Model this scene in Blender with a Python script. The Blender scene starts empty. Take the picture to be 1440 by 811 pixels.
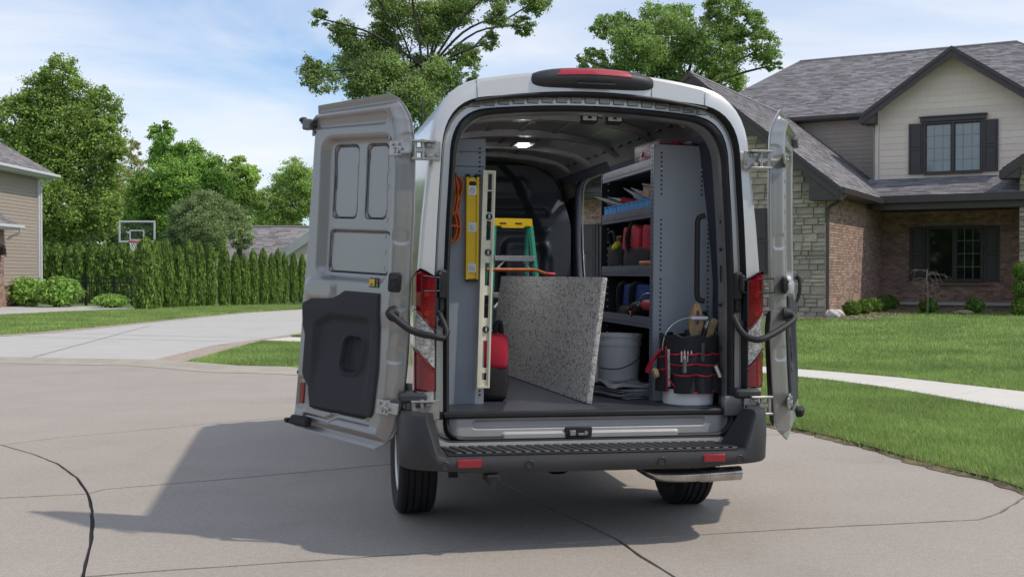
import bpy, bmesh, math, random
import numpy as np
from math import sin, cos, pi, radians, sqrt, atan2, hypot, exp, floor
from mathutils import Vector, Matrix

SC = bpy.context.scene
COL = SC.collection
RND = random.Random(7)

# ------------------------------------------------------------------ camera
CAM_H = 1.4766
FPX = 1580.0 / 1440.0
cd = bpy.data.cameras.new("camera")
cam = bpy.data.objects.new("camera", cd)
COL.objects.link(cam)
cd.sensor_width = 36.0
cd.lens = 36.0 * FPX
cd.clip_start = 0.1
cd.clip_end = 3000
cam.location = (0, 0, CAM_H)
cam.rotation_euler = (pi / 2 - 0.0135, 0, 0)
SC.camera = cam

# ------------------------------------------------------------------ light
SUN_AZ = radians(15.0)          # sun stands to the right, a little behind the camera
SUN_EL = radians(52.0)
sdir = Vector((cos(SUN_AZ) * cos(SUN_EL), -sin(SUN_AZ) * cos(SUN_EL), sin(SUN_EL)))
sl = bpy.data.lights.new("sun", 'SUN')
sl.energy = 2.05
sl.angle = radians(1.2)
sl.color = (1.0, 0.92, 0.80)
sun = bpy.data.objects.new("sun", sl)
COL.objects.link(sun)
sun.rotation_euler = sdir.to_track_quat('Z', 'Y').to_euler()

w = bpy.data.worlds.new("World")
SC.world = w
w.use_nodes = True
nt = w.node_tree
for n in list(nt.nodes):
    nt.nodes.remove(n)
N = nt.nodes.new
L = nt.links.new
out = N('ShaderNodeOutputWorld')
bg = N('ShaderNodeBackground')
bg.inputs['Strength'].default_value = 0.12
sky = N('ShaderNodeTexSky')
sky.sky_type = 'NISHITA'
sky.sun_disc = False
sky.sun_elevation = SUN_EL
sky.sun_rotation = atan2(sdir.x, sdir.y)
sky.air_density = 1.0
sky.dust_density = 0.6
sky.ozone_density = 1.6
tc = N('ShaderNodeTexCoord')
mp = N('ShaderNodeMapping')
mp.inputs['Scale'].default_value = (1.0, 1.0, 4.2)
mp.inputs['Location'].default_value = (0.35, 0.2, 0.12)
mp.inputs['Rotation'].default_value = (0.0, radians(5), 0.0)
L(tc.outputs['Generated'], mp.inputs['Vector'])
nz = N('ShaderNodeTexNoise')
nz.inputs['Scale'].default_value = 2.3
nz.inputs['Detail'].default_value = 7
nz.inputs['Roughness'].default_value = 0.52
nz.inputs['Distortion'].default_value = 0.5
L(mp.outputs['Vector'], nz.inputs['Vector'])
cr = N('ShaderNodeValToRGB')
cr.color_ramp.elements[0].position = 0.32
cr.color_ramp.elements[0].color = (0, 0, 0, 1)
cr.color_ramp.elements[1].position = 0.65
cr.color_ramp.elements[1].color = (1, 1, 1, 1)
L(nz.outputs['Fac'], cr.inputs['Fac'])
mx = N('ShaderNodeMix')
mx.data_type = 'RGBA'
mx.inputs['B'].default_value = (5.8, 5.85, 6.1, 1)
ml = N('ShaderNodeMath')
ml.operation = 'MULTIPLY'
ml.inputs[1].default_value = 0.89
L(cr.outputs['Color'], ml.inputs[0])
L(ml.outputs[0], mx.inputs['Factor'])
tint = N('ShaderNodeMix')
tint.data_type = 'RGBA'
tint.blend_type = 'MULTIPLY'
tint.inputs['Factor'].default_value = 1.0
tint.inputs['B'].default_value = (0.76, 0.88, 1.0, 1)
L(sky.outputs['Color'], tint.inputs['A'])
L(tint.outputs['Result'], mx.inputs['A'])
L(mx.outputs['Result'], bg.inputs['Color'])
L(bg.outputs['Background'], out.inputs['Surface'])

SC.view_settings.view_transform = 'Standard'
SC.view_settings.look = 'None'
SC.view_settings.exposure = 0.5
SC.view_settings.gamma = 1.0

# ------------------------------------------------------------------ materials
MATS = {}


def mat(name, col, rough=0.6, metal=0.0, var=0.12, scale=6.0, bump=0.0, bscale=60.0, coat=0.0,
        trans=0.0, emit=None, spec=0.5, obj_var=0.0, isl_var=0.0, tint2=None, aniso=None, ior=1.45):
    if name in MATS:
        return MATS[name]
    m = bpy.data.materials.new(name)
    m.use_nodes = True
    t = m.node_tree
    b = t.nodes['Principled BSDF']
    b.inputs['Roughness'].default_value = rough
    b.inputs['Metallic'].default_value = metal
    b.inputs['Specular IOR Level'].default_value = spec
    b.inputs['Coat Weight'].default_value = coat
    b.inputs['Coat Roughness'].default_value = 0.06
    b.inputs['Transmission Weight'].default_value = trans
    b.inputs['IOR'].default_value = ior
    if emit:
        b.inputs['Emission Color'].default_value = (*emit[0], 1)
        b.inputs['Emission Strength'].default_value = emit[1]
    tcn = t.nodes.new('ShaderNodeTexCoord')
    vec = tcn.outputs['Object']
    if aniso:
        mpp = t.nodes.new('ShaderNodeMapping')
        mpp.inputs['Scale'].default_value = aniso
        t.links.new(vec, mpp.inputs['Vector'])
        vec = mpp.outputs['Vector']
    nn = t.nodes.new('ShaderNodeTexNoise')
    nn.inputs['Scale'].default_value = scale
    nn.inputs['Detail'].default_value = 6
    nn.inputs['Roughness'].default_value = 0.6
    t.links.new(vec, nn.inputs['Vector'])
    c2 = tint2 if tint2 else tuple(c * (1 - var * 2) for c in col)
    c1 = tuple(min(1, c * (1 + var)) for c in col)
    rp = t.nodes.new('ShaderNodeValToRGB')
    rp.color_ramp.elements[0].position = 0.3
    rp.color_ramp.elements[0].color = (*c2, 1)
    rp.color_ramp.elements[1].position = 0.7
    rp.color_ramp.elements[1].color = (*c1, 1)
    t.links.new(nn.outputs['Fac'], rp.inputs['Fac'])
    src = rp.outputs['Color']
    for amt, kind in ((obj_var, 'o'), (isl_var, 'i')):
        if amt:
            if kind == 'o':
                rn = t.nodes.new('ShaderNodeObjectInfo').outputs['Random']
            else:
                rn = t.nodes.new('ShaderNodeNewGeometry').outputs['Random Per Island']
            mr = t.nodes.new('ShaderNodeMapRange')
            mr.inputs['To Min'].default_value = 1 - amt
            mr.inputs['To Max'].default_value = 1 + amt
            t.links.new(rn, mr.inputs['Value'])
            hs = t.nodes.new('ShaderNodeHueSaturation')
            t.links.new(mr.outputs['Result'], hs.inputs['Value'])
            ms = t.nodes.new('ShaderNodeMapRange')
            ms.inputs['To Min'].default_value = 0.480
            ms.inputs['To Max'].default_value = 0.506
            mm = t.nodes.new('ShaderNodeMath')
            mm.operation = 'FRACT'
            mu = t.nodes.new('ShaderNodeMath')
            mu.operation = 'MULTIPLY'
            mu.inputs[1].default_value = 17.3
            t.links.new(rn, mu.inputs[0])
            t.links.new(mu.outputs[0], mm.inputs[0])
            t.links.new(mm.outputs[0], ms.inputs['Value'])
            t.links.new(ms.outputs['Result'], hs.inputs['Hue'])
            t.links.new(src, hs.inputs['Color'])
            src = hs.outputs['Color']
    t.links.new(src, b.inputs['Base Color'])
    if bump:
        n2 = t.nodes.new('ShaderNodeTexNoise')
        n2.inputs['Scale'].default_value = bscale
        n2.inputs['Detail'].default_value = 5
        t.links.new(vec, n2.inputs['Vector'])
        bp = t.nodes.new('ShaderNodeBump')
        bp.inputs['Strength'].default_value = bump
        bp.inputs['Distance'].default_value = 0.01
        t.links.new(n2.outputs['Fac'], bp.inputs['Height'])
        t.links.new(bp.outputs['Normal'], b.inputs['Normal'])
    m['src'] = name
    MATS[name] = m
    return m


def granite(name):
    m = mat(name, (0.64, 0.62, 0.59), 0.38, var=0.06, scale=20)
    t = m.node_tree
    b = t.nodes['Principled BSDF']
    tcn = t.nodes.new('ShaderNodeTexCoord')
    src = b.inputs['Base Color'].links[0].from_socket
    for sc_, th, c in ((130, 0.22, (0.30, 0.29, 0.28, 1)), (100, 0.25, (0.74, 0.72, 0.69, 1)), (85, 0.10, (0.10, 0.095, 0.09, 1))):
        v = t.nodes.new('ShaderNodeTexVoronoi')
        v.inputs['Scale'].default_value = sc_
        t.links.new(tcn.outputs['Object'], v.inputs['Vector'])
        sp = t.nodes.new('ShaderNodeSeparateColor')
        t.links.new(v.outputs['Color'], sp.inputs['Color'])
        lt = t.nodes.new('ShaderNodeMath')
        lt.operation = 'LESS_THAN'
        lt.inputs[1].default_value = th
        t.links.new(sp.outputs['Red'], lt.inputs[0])
        mxx = t.nodes.new('ShaderNodeMix')
        mxx.data_type = 'RGBA'
        mxx.inputs['B'].default_value = c
        t.links.new(lt.outputs[0], mxx.inputs['Factor'])
        t.links.new(src, mxx.inputs['A'])
        src = mxx.outputs['Result']
    t.links.new(src, b.inputs['Base Color'])
    return m


def concrete(name, col, speck=.16, stain=.5):
    m = mat(name, col, 0.88, var=0.03, scale=1.3, bump=0.35, bscale=170)
    t = m.node_tree
    b = t.nodes['Principled BSDF']
    tcn = t.nodes.new('ShaderNodeTexCoord')
    src = b.inputs['Base Color'].links[0].from_socket

    def layer(src, sc, det, p0, p1, v0, v1, rough=.6, scl=(1, 1, 1)):
        mp_ = t.nodes.new('ShaderNodeMapping')
        mp_.inputs['Scale'].default_value = scl
        t.links.new(tcn.outputs['Object'], mp_.inputs['Vector'])
        n = t.nodes.new('ShaderNodeTexNoise')
        n.inputs['Scale'].default_value = sc
        n.inputs['Detail'].default_value = det
        n.inputs['Roughness'].default_value = rough
        t.links.new(mp_.outputs['Vector'], n.inputs['Vector'])
        r = t.nodes.new('ShaderNodeMapRange')
        r.inputs['From Min'].default_value = p0
        r.inputs['From Max'].default_value = p1
        r.inputs['To Min'].default_value = v0
        r.inputs['To Max'].default_value = v1
        t.links.new(n.outputs['Fac'], r.inputs['Value'])
        h = t.nodes.new('ShaderNodeHueSaturation')
        t.links.new(r.outputs['Result'], h.inputs['Value'])
        t.links.new(src, h.inputs['Color'])
        return h.outputs['Color']
    src = layer(src, 95, 3, .35, .65, 1 - speck, 1 + speck)
    src = layer(src, 26, 4, .35, .65, 1 - speck * .4, 1 + speck * .4)
    src = layer(src, .55, 6, .30, .46, 1 - .22 * stain, 1.0, .7)
    src = layer(src, .9, 5, .60, .78, 1.0, 1 + .14 * stain, .7, (1, .35, 1))
    t.links.new(src, b.inputs['Base Color'])
    return m


def leaf_mat(name, c_dark, c_light, trans=0.35):
    m = bpy.data.materials.new(name)
    m.use_nodes = True
    t = m.node_tree
    b = t.nodes['Principled BSDF']
    b.inputs['Roughness'].default_value = 0.55
    b.inputs['Specular IOR Level'].default_value = 0.25
    g = t.nodes.new('ShaderNodeNewGeometry')
    rp = t.nodes.new('ShaderNodeValToRGB')
    rp.color_ramp.elements[0].color = (*c_dark, 1)
    rp.color_ramp.elements[1].color = (*c_light, 1)
    t.links.new(g.outputs['Random Per Island'], rp.inputs['Fac'])
    tcn = t.nodes.new('ShaderNodeTexCoord')
    nn = t.nodes.new('ShaderNodeTexNoise')
    nn.inputs['Scale'].default_value = 0.7
    nn.inputs['Detail'].default_value = 3
    t.links.new(tcn.outputs['Object'], nn.inputs['Vector'])
    hs = t.nodes.new('ShaderNodeHueSaturation')
    hs.inputs['Saturation'].default_value = 0.93
    mr = t.nodes.new('ShaderNodeMapRange')
    mr.inputs['From Min'].default_value = 0.3
    mr.inputs['From Max'].default_value = 0.7
    mr.inputs['To Min'].default_value = 0.92
    mr.inputs['To Max'].default_value = 1.55
    t.links.new(nn.outputs['Fac'], mr.inputs['Value'])
    t.links.new(mr.outputs['Result'], hs.inputs['Value'])
    t.links.new(rp.outputs['Color'], hs.inputs['Color'])
    t.links.new(hs.outputs['Color'], b.inputs['Base Color'])
    tr = t.nodes.new('ShaderNodeBsdfTranslucent')
    t.links.new(hs.outputs['Color'], tr.inputs['Color'])
    mxs = t.nodes.new('ShaderNodeMixShader')
    mxs.inputs[0].default_value = trans
    o = t.nodes['Material Output']
    t.links.new(b.outputs[0], mxs.inputs[1])
    t.links.new(tr.outputs[0], mxs.inputs[2])
    t.links.new(mxs.outputs[0], o.inputs['Surface'])
    MATS[name] = m
    return m


# ------------------------------------------------------------------ mesh builder
SHIFT = [0.0]
ORD = ['first', 'second', 'third', 'fourth', 'fifth', 'sixth', 'seventh', 'eighth', 'ninth', 'tenth', 'eleventh', 'twelfth', 'thirteenth', 'fourteenth', 'fifteenth', 'sixteenth', 'seventeenth', 'eighteenth', 'nineteenth']


class MB:
    def __init__(self):
        self.v, self.f, self.mi = [], [], []

    def add(self, vs, fs, mi=0, M=None):
        o = len(self.v)
        if M is not None:
            vs = [M @ Vector(p) for p in vs]
        self.v += [tuple(p) for p in vs]
        self.f += [tuple(i + o for i in q) for q in fs]
        self.mi += [mi] * len(fs)
        return self

    def box(self, c, s, mi=0, R=None, bev=0.0):
        hx, hy, hz = s[0] / 2, s[1] / 2, s[2] / 2
        b = min(bev, hx * .9, hy * .9, hz * .9)
        M = Matrix.Translation(Vector(c))
        if R is not None:
            M = M @ (R.to_4x4() if hasattr(R, 'to_4x4') else R)
        if b <= 0:
            vs = [(x, y, z) for x in (-hx, hx) for y in (-hy, hy) for z in (-hz, hz)]
            fs = [(0, 1, 3, 2), (4, 6, 7, 5), (0, 4, 5, 1), (2, 3, 7, 6), (0, 2, 6, 4), (1, 5, 7, 3)]
            return self.add(vs, fs, mi, M)
        vs, idx = [], {}
        for sx in (-1, 1):
            for sy in (-1, 1):
                for sz in (-1, 1):
                    for a in range(3):
                        d = [hx - b, hy - b, hz - b]
                        d[a] += b
                        idx[(sx, sy, sz, a)] = len(vs)
                        vs.append((sx * d[0], sy * d[1], sz * d[2]))
        fs = []
        for a in range(3):
            o = [k for k in range(3) if k != a]
            for s_ in (-1, 1):
                q = []
                for (p, r) in ((-1, -1), (1, -1), (1, 1), (-1, 1)):
                    k = [0, 0, 0]
                    k[a] = s_
                    k[o[0]] = p
                    k[o[1]] = r
                    q.append(idx[(*k, a)])
                if (s_ == 1) == (a == 1):
                    q.reverse()
                fs.append(tuple(q))
        for a in range(3):
            o = [k for k in range(3) if k != a]
            for p in (-1, 1):
                for r in (-1, 1):
                    k1, k2 = [0, 0, 0], [0, 0, 0]
                    k1[a], k2[a] = -1, 1
                    k1[o[0]] = k2[o[0]] = p
                    k1[o[1]] = k2[o[1]] = r
                    q = [idx[(*k1, o[0])], idx[(*k2, o[0])], idx[(*k2, o[1])], idx[(*k1, o[1])]]
                    fs.append(tuple(q))
        for sx in (-1, 1):
            for sy in (-1, 1):
                for sz in (-1, 1):
                    fs.append(tuple(idx[(sx, sy, sz, a)] for a in range(3)))
        return self.add(vs, fs, mi, M)

    def cyl(self, p0, p1, r0, r1=None, n=16, mi=0, caps=True):
        r1 = r0 if r1 is None else r1
        p0, p1 = Vector(p0), Vector(p1)
        q = (p1 - p0).to_track_quat('Z', 'Y').to_matrix()
        vs, fs = [], []
        for (p, r) in ((p0, r0), (p1, r1)):
            for i in range(n):
                a = 2 * pi * i / n
                vs.append(p + q @ Vector((r * cos(a), r * sin(a), 0)))
        for i in range(n):
            j = (i + 1) % n
            fs.append((i, j, n + j, n + i))
        if caps:
            fs.append(tuple(range(n - 1, -1, -1)))
            fs.append(tuple(range(n, 2 * n)))
        return self.add(vs, fs, mi)

    def tube(self, pts, r, n=8, mi=0, caps=True):
        pts = [Vector(p) for p in pts]
        rs = r if isinstance(r, (list, tuple)) else [r] * len(pts)
        vs, fs = [], []
        up = None
        for i, p in enumerate(pts):
            d = (pts[min(i + 1, len(pts) - 1)] - pts[max(i - 1, 0)])
            if d.length < 1e-9:
                d = Vector((0, 0, 1))
            d.normalize()
            if up is None:
                up = Vector((0, 0, 1)) if abs(d.z) < .9 else Vector((1, 0, 0))
            a = d.cross(up)
            if a.length < 1e-6:
                a = d.orthogonal()
            a.normalize()
            up = a.cross(d)
            for k in range(n):
                t = 2 * pi * k / n
                vs.append(p + (a * cos(t) + up * sin(t)) * rs[i])
        for i in range(len(pts) - 1):
            for k in range(n):
                j = (k + 1) % n
                fs.append((i * n + k, i * n + j, (i + 1) * n + j, (i + 1) * n + k))
        if caps:
            fs.append(tuple(range(n - 1, -1, -1)))
            o = (len(pts) - 1) * n
            fs.append(tuple(o + k for k in range(n)))
        return self.add(vs, fs, mi)

    def lathe(self, prof, n=24, M=None, mi=0, caps=True):
        vs, fs = [], []
        for (r, z) in prof:
            for k in range(n):
                a = 2 * pi * k / n
                vs.append((r * cos(a), r * sin(a), z))
        mis = mi if isinstance(mi, (list, tuple)) else [mi] * (len(prof) - 1)
        o0 = len(self.f)
        for i in range(len(prof) - 1):
            for k in range(n):
                j = (k + 1) % n
                fs.append((i * n + k, i * n + j, (i + 1) * n + j, (i + 1) * n + k))
        if caps:
            fs.append(tuple(range(n - 1, -1, -1)))
            fs.append(tuple((len(prof) - 1) * n + k for k in range(n)))
        self.add(vs, fs, 0, M)
        for i in range(len(prof) - 1):
            for k in range(n):
                self.mi[o0 + i * n + k] = mis[i]
        if caps:
            self.mi[-2] = mis[0]
            self.mi[-1] = mis[-1]
        return self

    def prism(self, poly, d0, d1, fn=None, mi=0, bev=0.0):
        """polygon (a, b) extruded from d0 to d1; fn(a, b, d) -> point"""
        fn = fn or (lambda a, b, d: (a, b, d))
        n = len(poly)
        ar = sum(poly[i][0] * poly[(i + 1) % n][1] - poly[(i + 1) % n][0] * poly[i][1] for i in range(n))
        if ar < 0:
            poly = poly[::-1]
        rings = [(poly, d0)]
        if bev > 0:
            ins = inset(poly, bev)
            s = 1 if d1 > d0 else -1
            rings += [(poly, d1 - s * bev), (ins, d1)]
        else:
            rings += [(poly, d1)]
        vs, fs = [], []
        for (p, d) in rings:
            vs += [fn(a, b, d) for a, b in p]
        for r in range(len(rings) - 1):
            for i in range(n):
                j = (i + 1) % n
                fs.append((r * n + i, r * n + j, (r + 1) * n + j, (r + 1) * n + i))
        fs.append(tuple(range(n - 1, -1, -1)))
        fs.append(tuple((len(rings) - 1) * n + i for i in range(n)))
        return self.add(vs, fs, mi)

    def grid(self, fn, nu, nv, mi=0, keep=None):
        vs = [fn(i / nu, j / nv) for j in range(nv + 1) for i in range(nu + 1)]
        fs = []
        for j in range(nv):
            for i in range(nu):
                if keep is None or keep((i + .5) / nu, (j + .5) / nv):
                    a = j * (nu + 1) + i
                    fs.append((a, a + 1, a + nu + 2, a + nu + 1))
        return self.add(vs, fs, mi)

    def loft(self, loops, closed=True, mis=None, skip=None):
        n = len(loops[0])
        vs = [p for l in loops for p in l]
        o = len(self.v)
        self.v += [tuple(p) for p in vs]
        for r in range(len(loops) - 1):
            for i in range(n if closed else n - 1):
                j = (i + 1) % n
                if skip and skip(r, i):
                    continue
                self.f.append((o + r * n + i, o + r * n + j, o + (r + 1) * n + j, o + (r + 1) * n + i))
                self.mi.append(mis[r] if mis else 0)
        return self

    def xf(self, fn):
        self.v = [tuple(fn(Vector(p))) for p in self.v]
        return self

    def mirror(self):
        self.v = [(-x, y, z) for x, y, z in self.v]
        self.f = [q[::-1] for q in self.f]
        return self

    def build(self, name, mats, parent=None, off=(0, 0, 0), ang=38, fix=False):
        me = bpy.data.meshes.new(name)
        ox, oy, oz = off
        if SHIFT[0] and off == (0, 0, 0):
            ox = -SHIFT[0]
        vs = [(x - ox, y - oy, z - oz) for x, y, z in self.v]
        me.from_pydata(vs, [], self.f)
        if not isinstance(mats, (list, tuple)):
            mats = [mats]
        for m in mats:
            me.materials.append(m)
        if len(mats) > 1:
            me.polygons.foreach_set('material_index', self.mi)
        if fix:
            bm = bmesh.new()
            bm.from_mesh(me)
            bmesh.ops.remove_doubles(bm, verts=bm.verts, dist=1e-5)
            bmesh.ops.recalc_face_normals(bm, faces=bm.faces)
            bm.to_mesh(me)
            bm.free()
        if ang:
            me.polygons.foreach_set('use_smooth', [True] * len(me.polygons))
            me.set_sharp_from_angle(angle=radians(ang))
        me.update()
        o = bpy.data.objects.new(name, me)
        COL.objects.link(o)
        if parent is not None:
            o.parent = parent
        return o


def inset(poly, d):
    n = len(poly)
    res = []
    for i in range(n):
        p0, p1, p2 = poly[i - 1], poly[i], poly[(i + 1) % n]
        a = Vector((p1[0] - p0[0], p1[1] - p0[1]))
        b = Vector((p2[0] - p1[0], p2[1] - p1[1]))
        if a.length < 1e-9 or b.length < 1e-9:
            res.append(p1)
            continue
        a.normalize()
        b.normalize()
        na, nb = Vector((-a.y, a.x)), Vector((-b.y, b.x))
        m = na + nb
        if m.length < 1e-6:
            m = na
        m.normalize()
        k = d / max(.35, m.dot(na))
        res.append((p1[0] + m.x * k, p1[1] + m.y * k))
    return res


def tag(o, label=None, cat=None, group=None, kind=None):
    if label:
        o['label'] = label
    if cat:
        o['category'] = cat
    if group:
        o['group'] = group
    if kind:
        o['kind'] = kind
    return o


def thing(name, label, cat, M=None, group=None):
    o = bpy.data.objects.new(name, None)
    o.empty_display_size = .2
    COL.objects.link(o)
    if M is not None:
        o.matrix_basis = M
    return tag(o, label, cat, group)


def cp(o, parent=None, M=None):
    c = o.copy()
    COL.objects.link(c)
    if parent is not None:
        c.parent = parent
    if M is not None:
        c.matrix_basis = M
    return c


def copy_tree(o, parent=None):
    c = cp(o, parent)
    for ch in list(o.children):
        copy_tree(ch, c)
    return c


def sm(x):
    x = max(0., min(1., x))
    return x * x * (3 - 2 * x)


def lerp(a, b, t):
    return a + (b - a) * t


def interp(x, xs, ys):
    return float(np.interp(x, xs, ys))


def rbox(x, z, cx, cz, hx, hz, r):
    dx, dz = abs(x - cx) - hx + r, abs(z - cz) - hz + r
    return hypot(max(dx, 0), max(dz, 0)) + min(max(dx, dz), 0) - r


def rpoly(pts, r, n=5):
    """polygon with rounded corners; r single or list"""
    out_ = []
    m = len(pts)
    for i in range(m):
        p0, p1, p2 = (Vector(pts[i - 1]), Vector(pts[i]), Vector(pts[(i + 1) % m]))
        rr = r[i] if isinstance(r, (list, tuple)) else r
        a, b = p0 - p1, p2 - p1
        k = min(rr, a.length * .49, b.length * .49)
        if k < 1e-5:
            out_.append(tuple(p1))
            continue
        s, e = p1 + a.normalized() * k, p1 + b.normalized() * k
        for j in range(n + 1):
            t = j / n
            q = s * (1 - t) ** 2 + p1 * 2 * t * (1 - t) + e * t * t
            out_.append(tuple(q))
    return out_


def spline(pts, n=8):
    pts = [Vector(p) for p in pts]
    res = []
    for i in range(len(pts) - 1):
        p0, p1, p2, p3 = pts[max(i - 1, 0)], pts[i], pts[i + 1], pts[min(i + 2, len(pts) - 1)]
        for j in range(n):
            t = j / n
            res.append(.5 * ((2 * p1) + (p2 - p0) * t + (2 * p0 - 5 * p1 + 4 * p2 - p3) * t * t + (3 * p1 - p0 - 3 * p2 + p3) * t ** 3))
    res.append(pts[-1])
    return res

# ------------------------------------------------------------------ ground
def smn(x):
    x = np.clip(x, 0, 1)
    return x * x * (3 - 2 * x)


def G(x, y):
    s = (x - 3.83) * .827 + (y - 17.03) * .562
    return 0.045 + 0.24 * sm(s / 11.0) * sm((x + 1.0) / 7.0)


M_CONC = concrete('court_concrete', (0.36, 0.319, 0.279))
M_DRIVE = concrete('drive_concrete', (0.47, 0.455, 0.43), .10, .5)
M_WALK = concrete('walk_concrete', (0.62, 0.585, 0.53), .08, .3)
M_BORDER = mat('aggregate', (0.40, 0.33, 0.27), 0.95, var=0.15, scale=14, bump=0.5, bscale=90)
M_TAR = mat('joint_tar', (0.018, 0.018, 0.02), 0.7, var=0.3, scale=20, bump=0.5, bscale=80)
M_SOIL = mat('turf_soil', (0.13, 0.195, 0.05), 1.0, var=0.3, scale=3, bump=0.6, bscale=60, tint2=(0.11, 0.15, 0.05))
M_GRASSFAR = mat('grass_far', (0.11, 0.18, 0.045), 1.0, var=0.2, scale=0.5)
M_DIRT = mat('edge_dirt', (0.21, 0.165, 0.10), 1.0, var=0.35, scale=12, bump=0.8, bscale=50)
M_MULCH = mat('mulch', (0.26, 0.21, 0.17), 1.0, var=0.45, scale=22, bump=1.0, bscale=30)


def poly_sheet(name, pts, z, m, parent=None, depth=0.06, kind='structure', off=(0, 0, 0)):
    b = MB()
    b.prism([tuple(p[:2]) for p in pts], z - depth, z)
    o = b.build(name, m, parent, ang=0, off=off)
    if kind and parent is None:
        o['kind'] = kind
    return o


def resamp(pts, n):
    pts = [Vector((p[0], p[1])) for p in pts]
    d = [0]
    for i in range(1, len(pts)):
        d.append(d[-1] + (pts[i] - pts[i - 1]).length)
    r = []
    for k in range(n):
        s = d[-1] * k / (n - 1)
        r.append((float(np.interp(s, d, [p.x for p in pts])), float(np.interp(s, d, [p.y for p in pts]))))
    return r


# far ground to the horizon
b = MB()
R_ = 1500
b.add([(-R_, -R_, -.05), (R_, -R_, -.05), (R_, R_, -.05), (-R_, R_, -.05)], [(0, 1, 2, 3)])
tag(b.build('ground', M_GRASSFAR, ang=0), kind='structure')

CURVE = [(-9.5, 11.0), (-6.2, 10.5), (-4.9, 9.98), (-4.4, 9.66), (-3.92, 9.17), (-3.54, 8.72), (-3.15, 8.11), (-2.84, 7.51), (-2.62, 6.99), (-2.45, 6.54), (-2.3, 6.11), (-2.18, 5.73), (-2.09, 5.45), (-1.95, 4.4), (-1.9, 2.5), (-2.0, -8)]
J1 = [(-4.4, 9.66), (-4.06, 10.1), (-3.47, 10.59), (-2.93, 11.05), (-2.25, 11.57), (-0.6, 12.7), (0.9, 12.83)]
J2 = [(-2.84, 7.51), (-2.79, 7.67), (-2.09, 8.03), (-1.29, 8.48), (-0.99, 8.66), (-.3, 9.0), (1.2, 9.75), (2.7, 10.42)]
J3 = [(-2.09, 5.45), (-1.69, 5.58), (-0.88, 5.8), (-0.08, 6.04), (0.59, 6.22), (1.29, 6.39), (1.89, 6.54), (2.8, 6.72), (3.0, 6.9), (3.46, 7.5)]
DG = [(-.3, 9.0), (-0.15, 8.09), (0.18, 7.23), (0.59, 6.22), (0.67, 5.86), (0.79, 5.45), (1.6, 3.0), (4.0, -8)]
EDGE = [(16, -8), (9, -1), (5.2, 4.4), (3.9, 6.4), (3.46, 7.5), (3.4, 8.0), (3.16, 8.59), (3.05, 9.24), (2.88, 9.87), (2.7, 10.42), (1.9, 11.7), (0.9, 12.83), (-0.6, 14.6), (-1.9, 15.95), (-3.17, 16.91), (-4.24, 17.16), (-5.44, 18.09)]
CURB = [(-5.44, 18.09), (-6.04, 18.45), (-7.33, 18.67), (-8.65, 18.97), (-14, 19.6), (-24, 20.5), (-40, 22)]
cut = lambda pl, a, b_: pl[pl.index(a):pl.index(b_) + 1]
rev = lambda pl: pl[::-1]
slabs = [
    # beyond the first joint
    cut(CURVE, CURVE[0], (-4.4, 9.66)) + J1[1:] + cut(EDGE, (0.9, 12.83), (-5.44, 18.09))[1:] + CURB[1:] + [(-40, 11.0)],
    # between the joints
    J1 + rev(cut(EDGE, (2.7, 10.42), (0.9, 12.83)))[1:] + rev(J2)[1:] + rev(cut(CURVE, (-4.4, 9.66), (-2.84, 7.51)))[1:-1],
    cut(J2, J2[0], (-.3, 9.0)) + cut(DG, DG[0], (0.59, 6.22))[1:] + rev(cut(J3, J3[0], (0.59, 6.22)))[1:] + rev(cut(CURVE, (-2.84, 7.51), (-2.09, 5.45)))[1:-1],
    cut(J2, (-.3, 9.0), J2[-1]) + rev(cut(EDGE, (3.46, 7.5), (2.7, 10.42)))[1:] + rev(cut(J3, (0.59, 6.22), J3[-1]))[1:] + rev(cut(DG, DG[0], (0.59, 6.22)))[1:-1],
    cut(J3, J3[0], (0.59, 6.22)) + cut(DG, (0.59, 6.22), DG[-1])[1:] + rev(cut(CURVE, (-2.09, 5.45), CURVE[-1]))[:-1],
    cut(J3, (0.59, 6.22), J3[-1]) + rev(cut(EDGE, EDGE[0], (3.46, 7.5)))[1:] + rev(cut(DG, (0.59, 6.22), DG[-1]))[:-1],
    [(-40, 11.0)] + cut(CURVE, CURVE[0], (-2.84, 7.51)) + [(-3.37, 7.37), (-6.5, 5.9), (-14, 2.2), (-40, -8)],
    [(-40, -8), (-14, 2.2), (-6.5, 5.9), (-3.37, 7.37)] + cut(CURVE, (-2.84, 7.51), CURVE[-1]),
]
court = poly_sheet('concrete_court', [(-40, -8), (16, -8)] + EDGE[1:] + CURB[1:], -.016, M_TAR, depth=.03)
for pl in slabs:
    q = []
    for p in pl:
        if not q or (Vector(p) - Vector(q[-1])).length > 1e-4:
            q.append(p)
    if (Vector(q[0]) - Vector(q[-1])).length < 1e-4:
        q.pop()
    ar = sum(q[i][0] * q[(i + 1) % len(q)][1] - q[(i + 1) % len(q)][0] * q[i][1] for i in range(len(q)))
    if ar < 0:
        q = q[::-1]
    # a slightly ragged sawn joint
    fine = []
    for i in range(len(q)):
        a, c = Vector(q[i]), Vector(q[(i + 1) % len(q)])
        n = max(1, min(60, int((c - a).length / .12))) if max(abs(a.x), abs(a.y - 8)) < 9 else 1
        for k in range(n):
            fine.append(tuple(a.lerp(c, k / n)))
    fine = inset(fine, .0105)
    fine = [(x + RND.uniform(-.0035, .0035), y + RND.uniform(-.0035, .0035)) for x, y in fine]
    poly_sheet('concrete_slab', fine, 0.0, M_CONC, parent=court, depth=.014)

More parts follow.
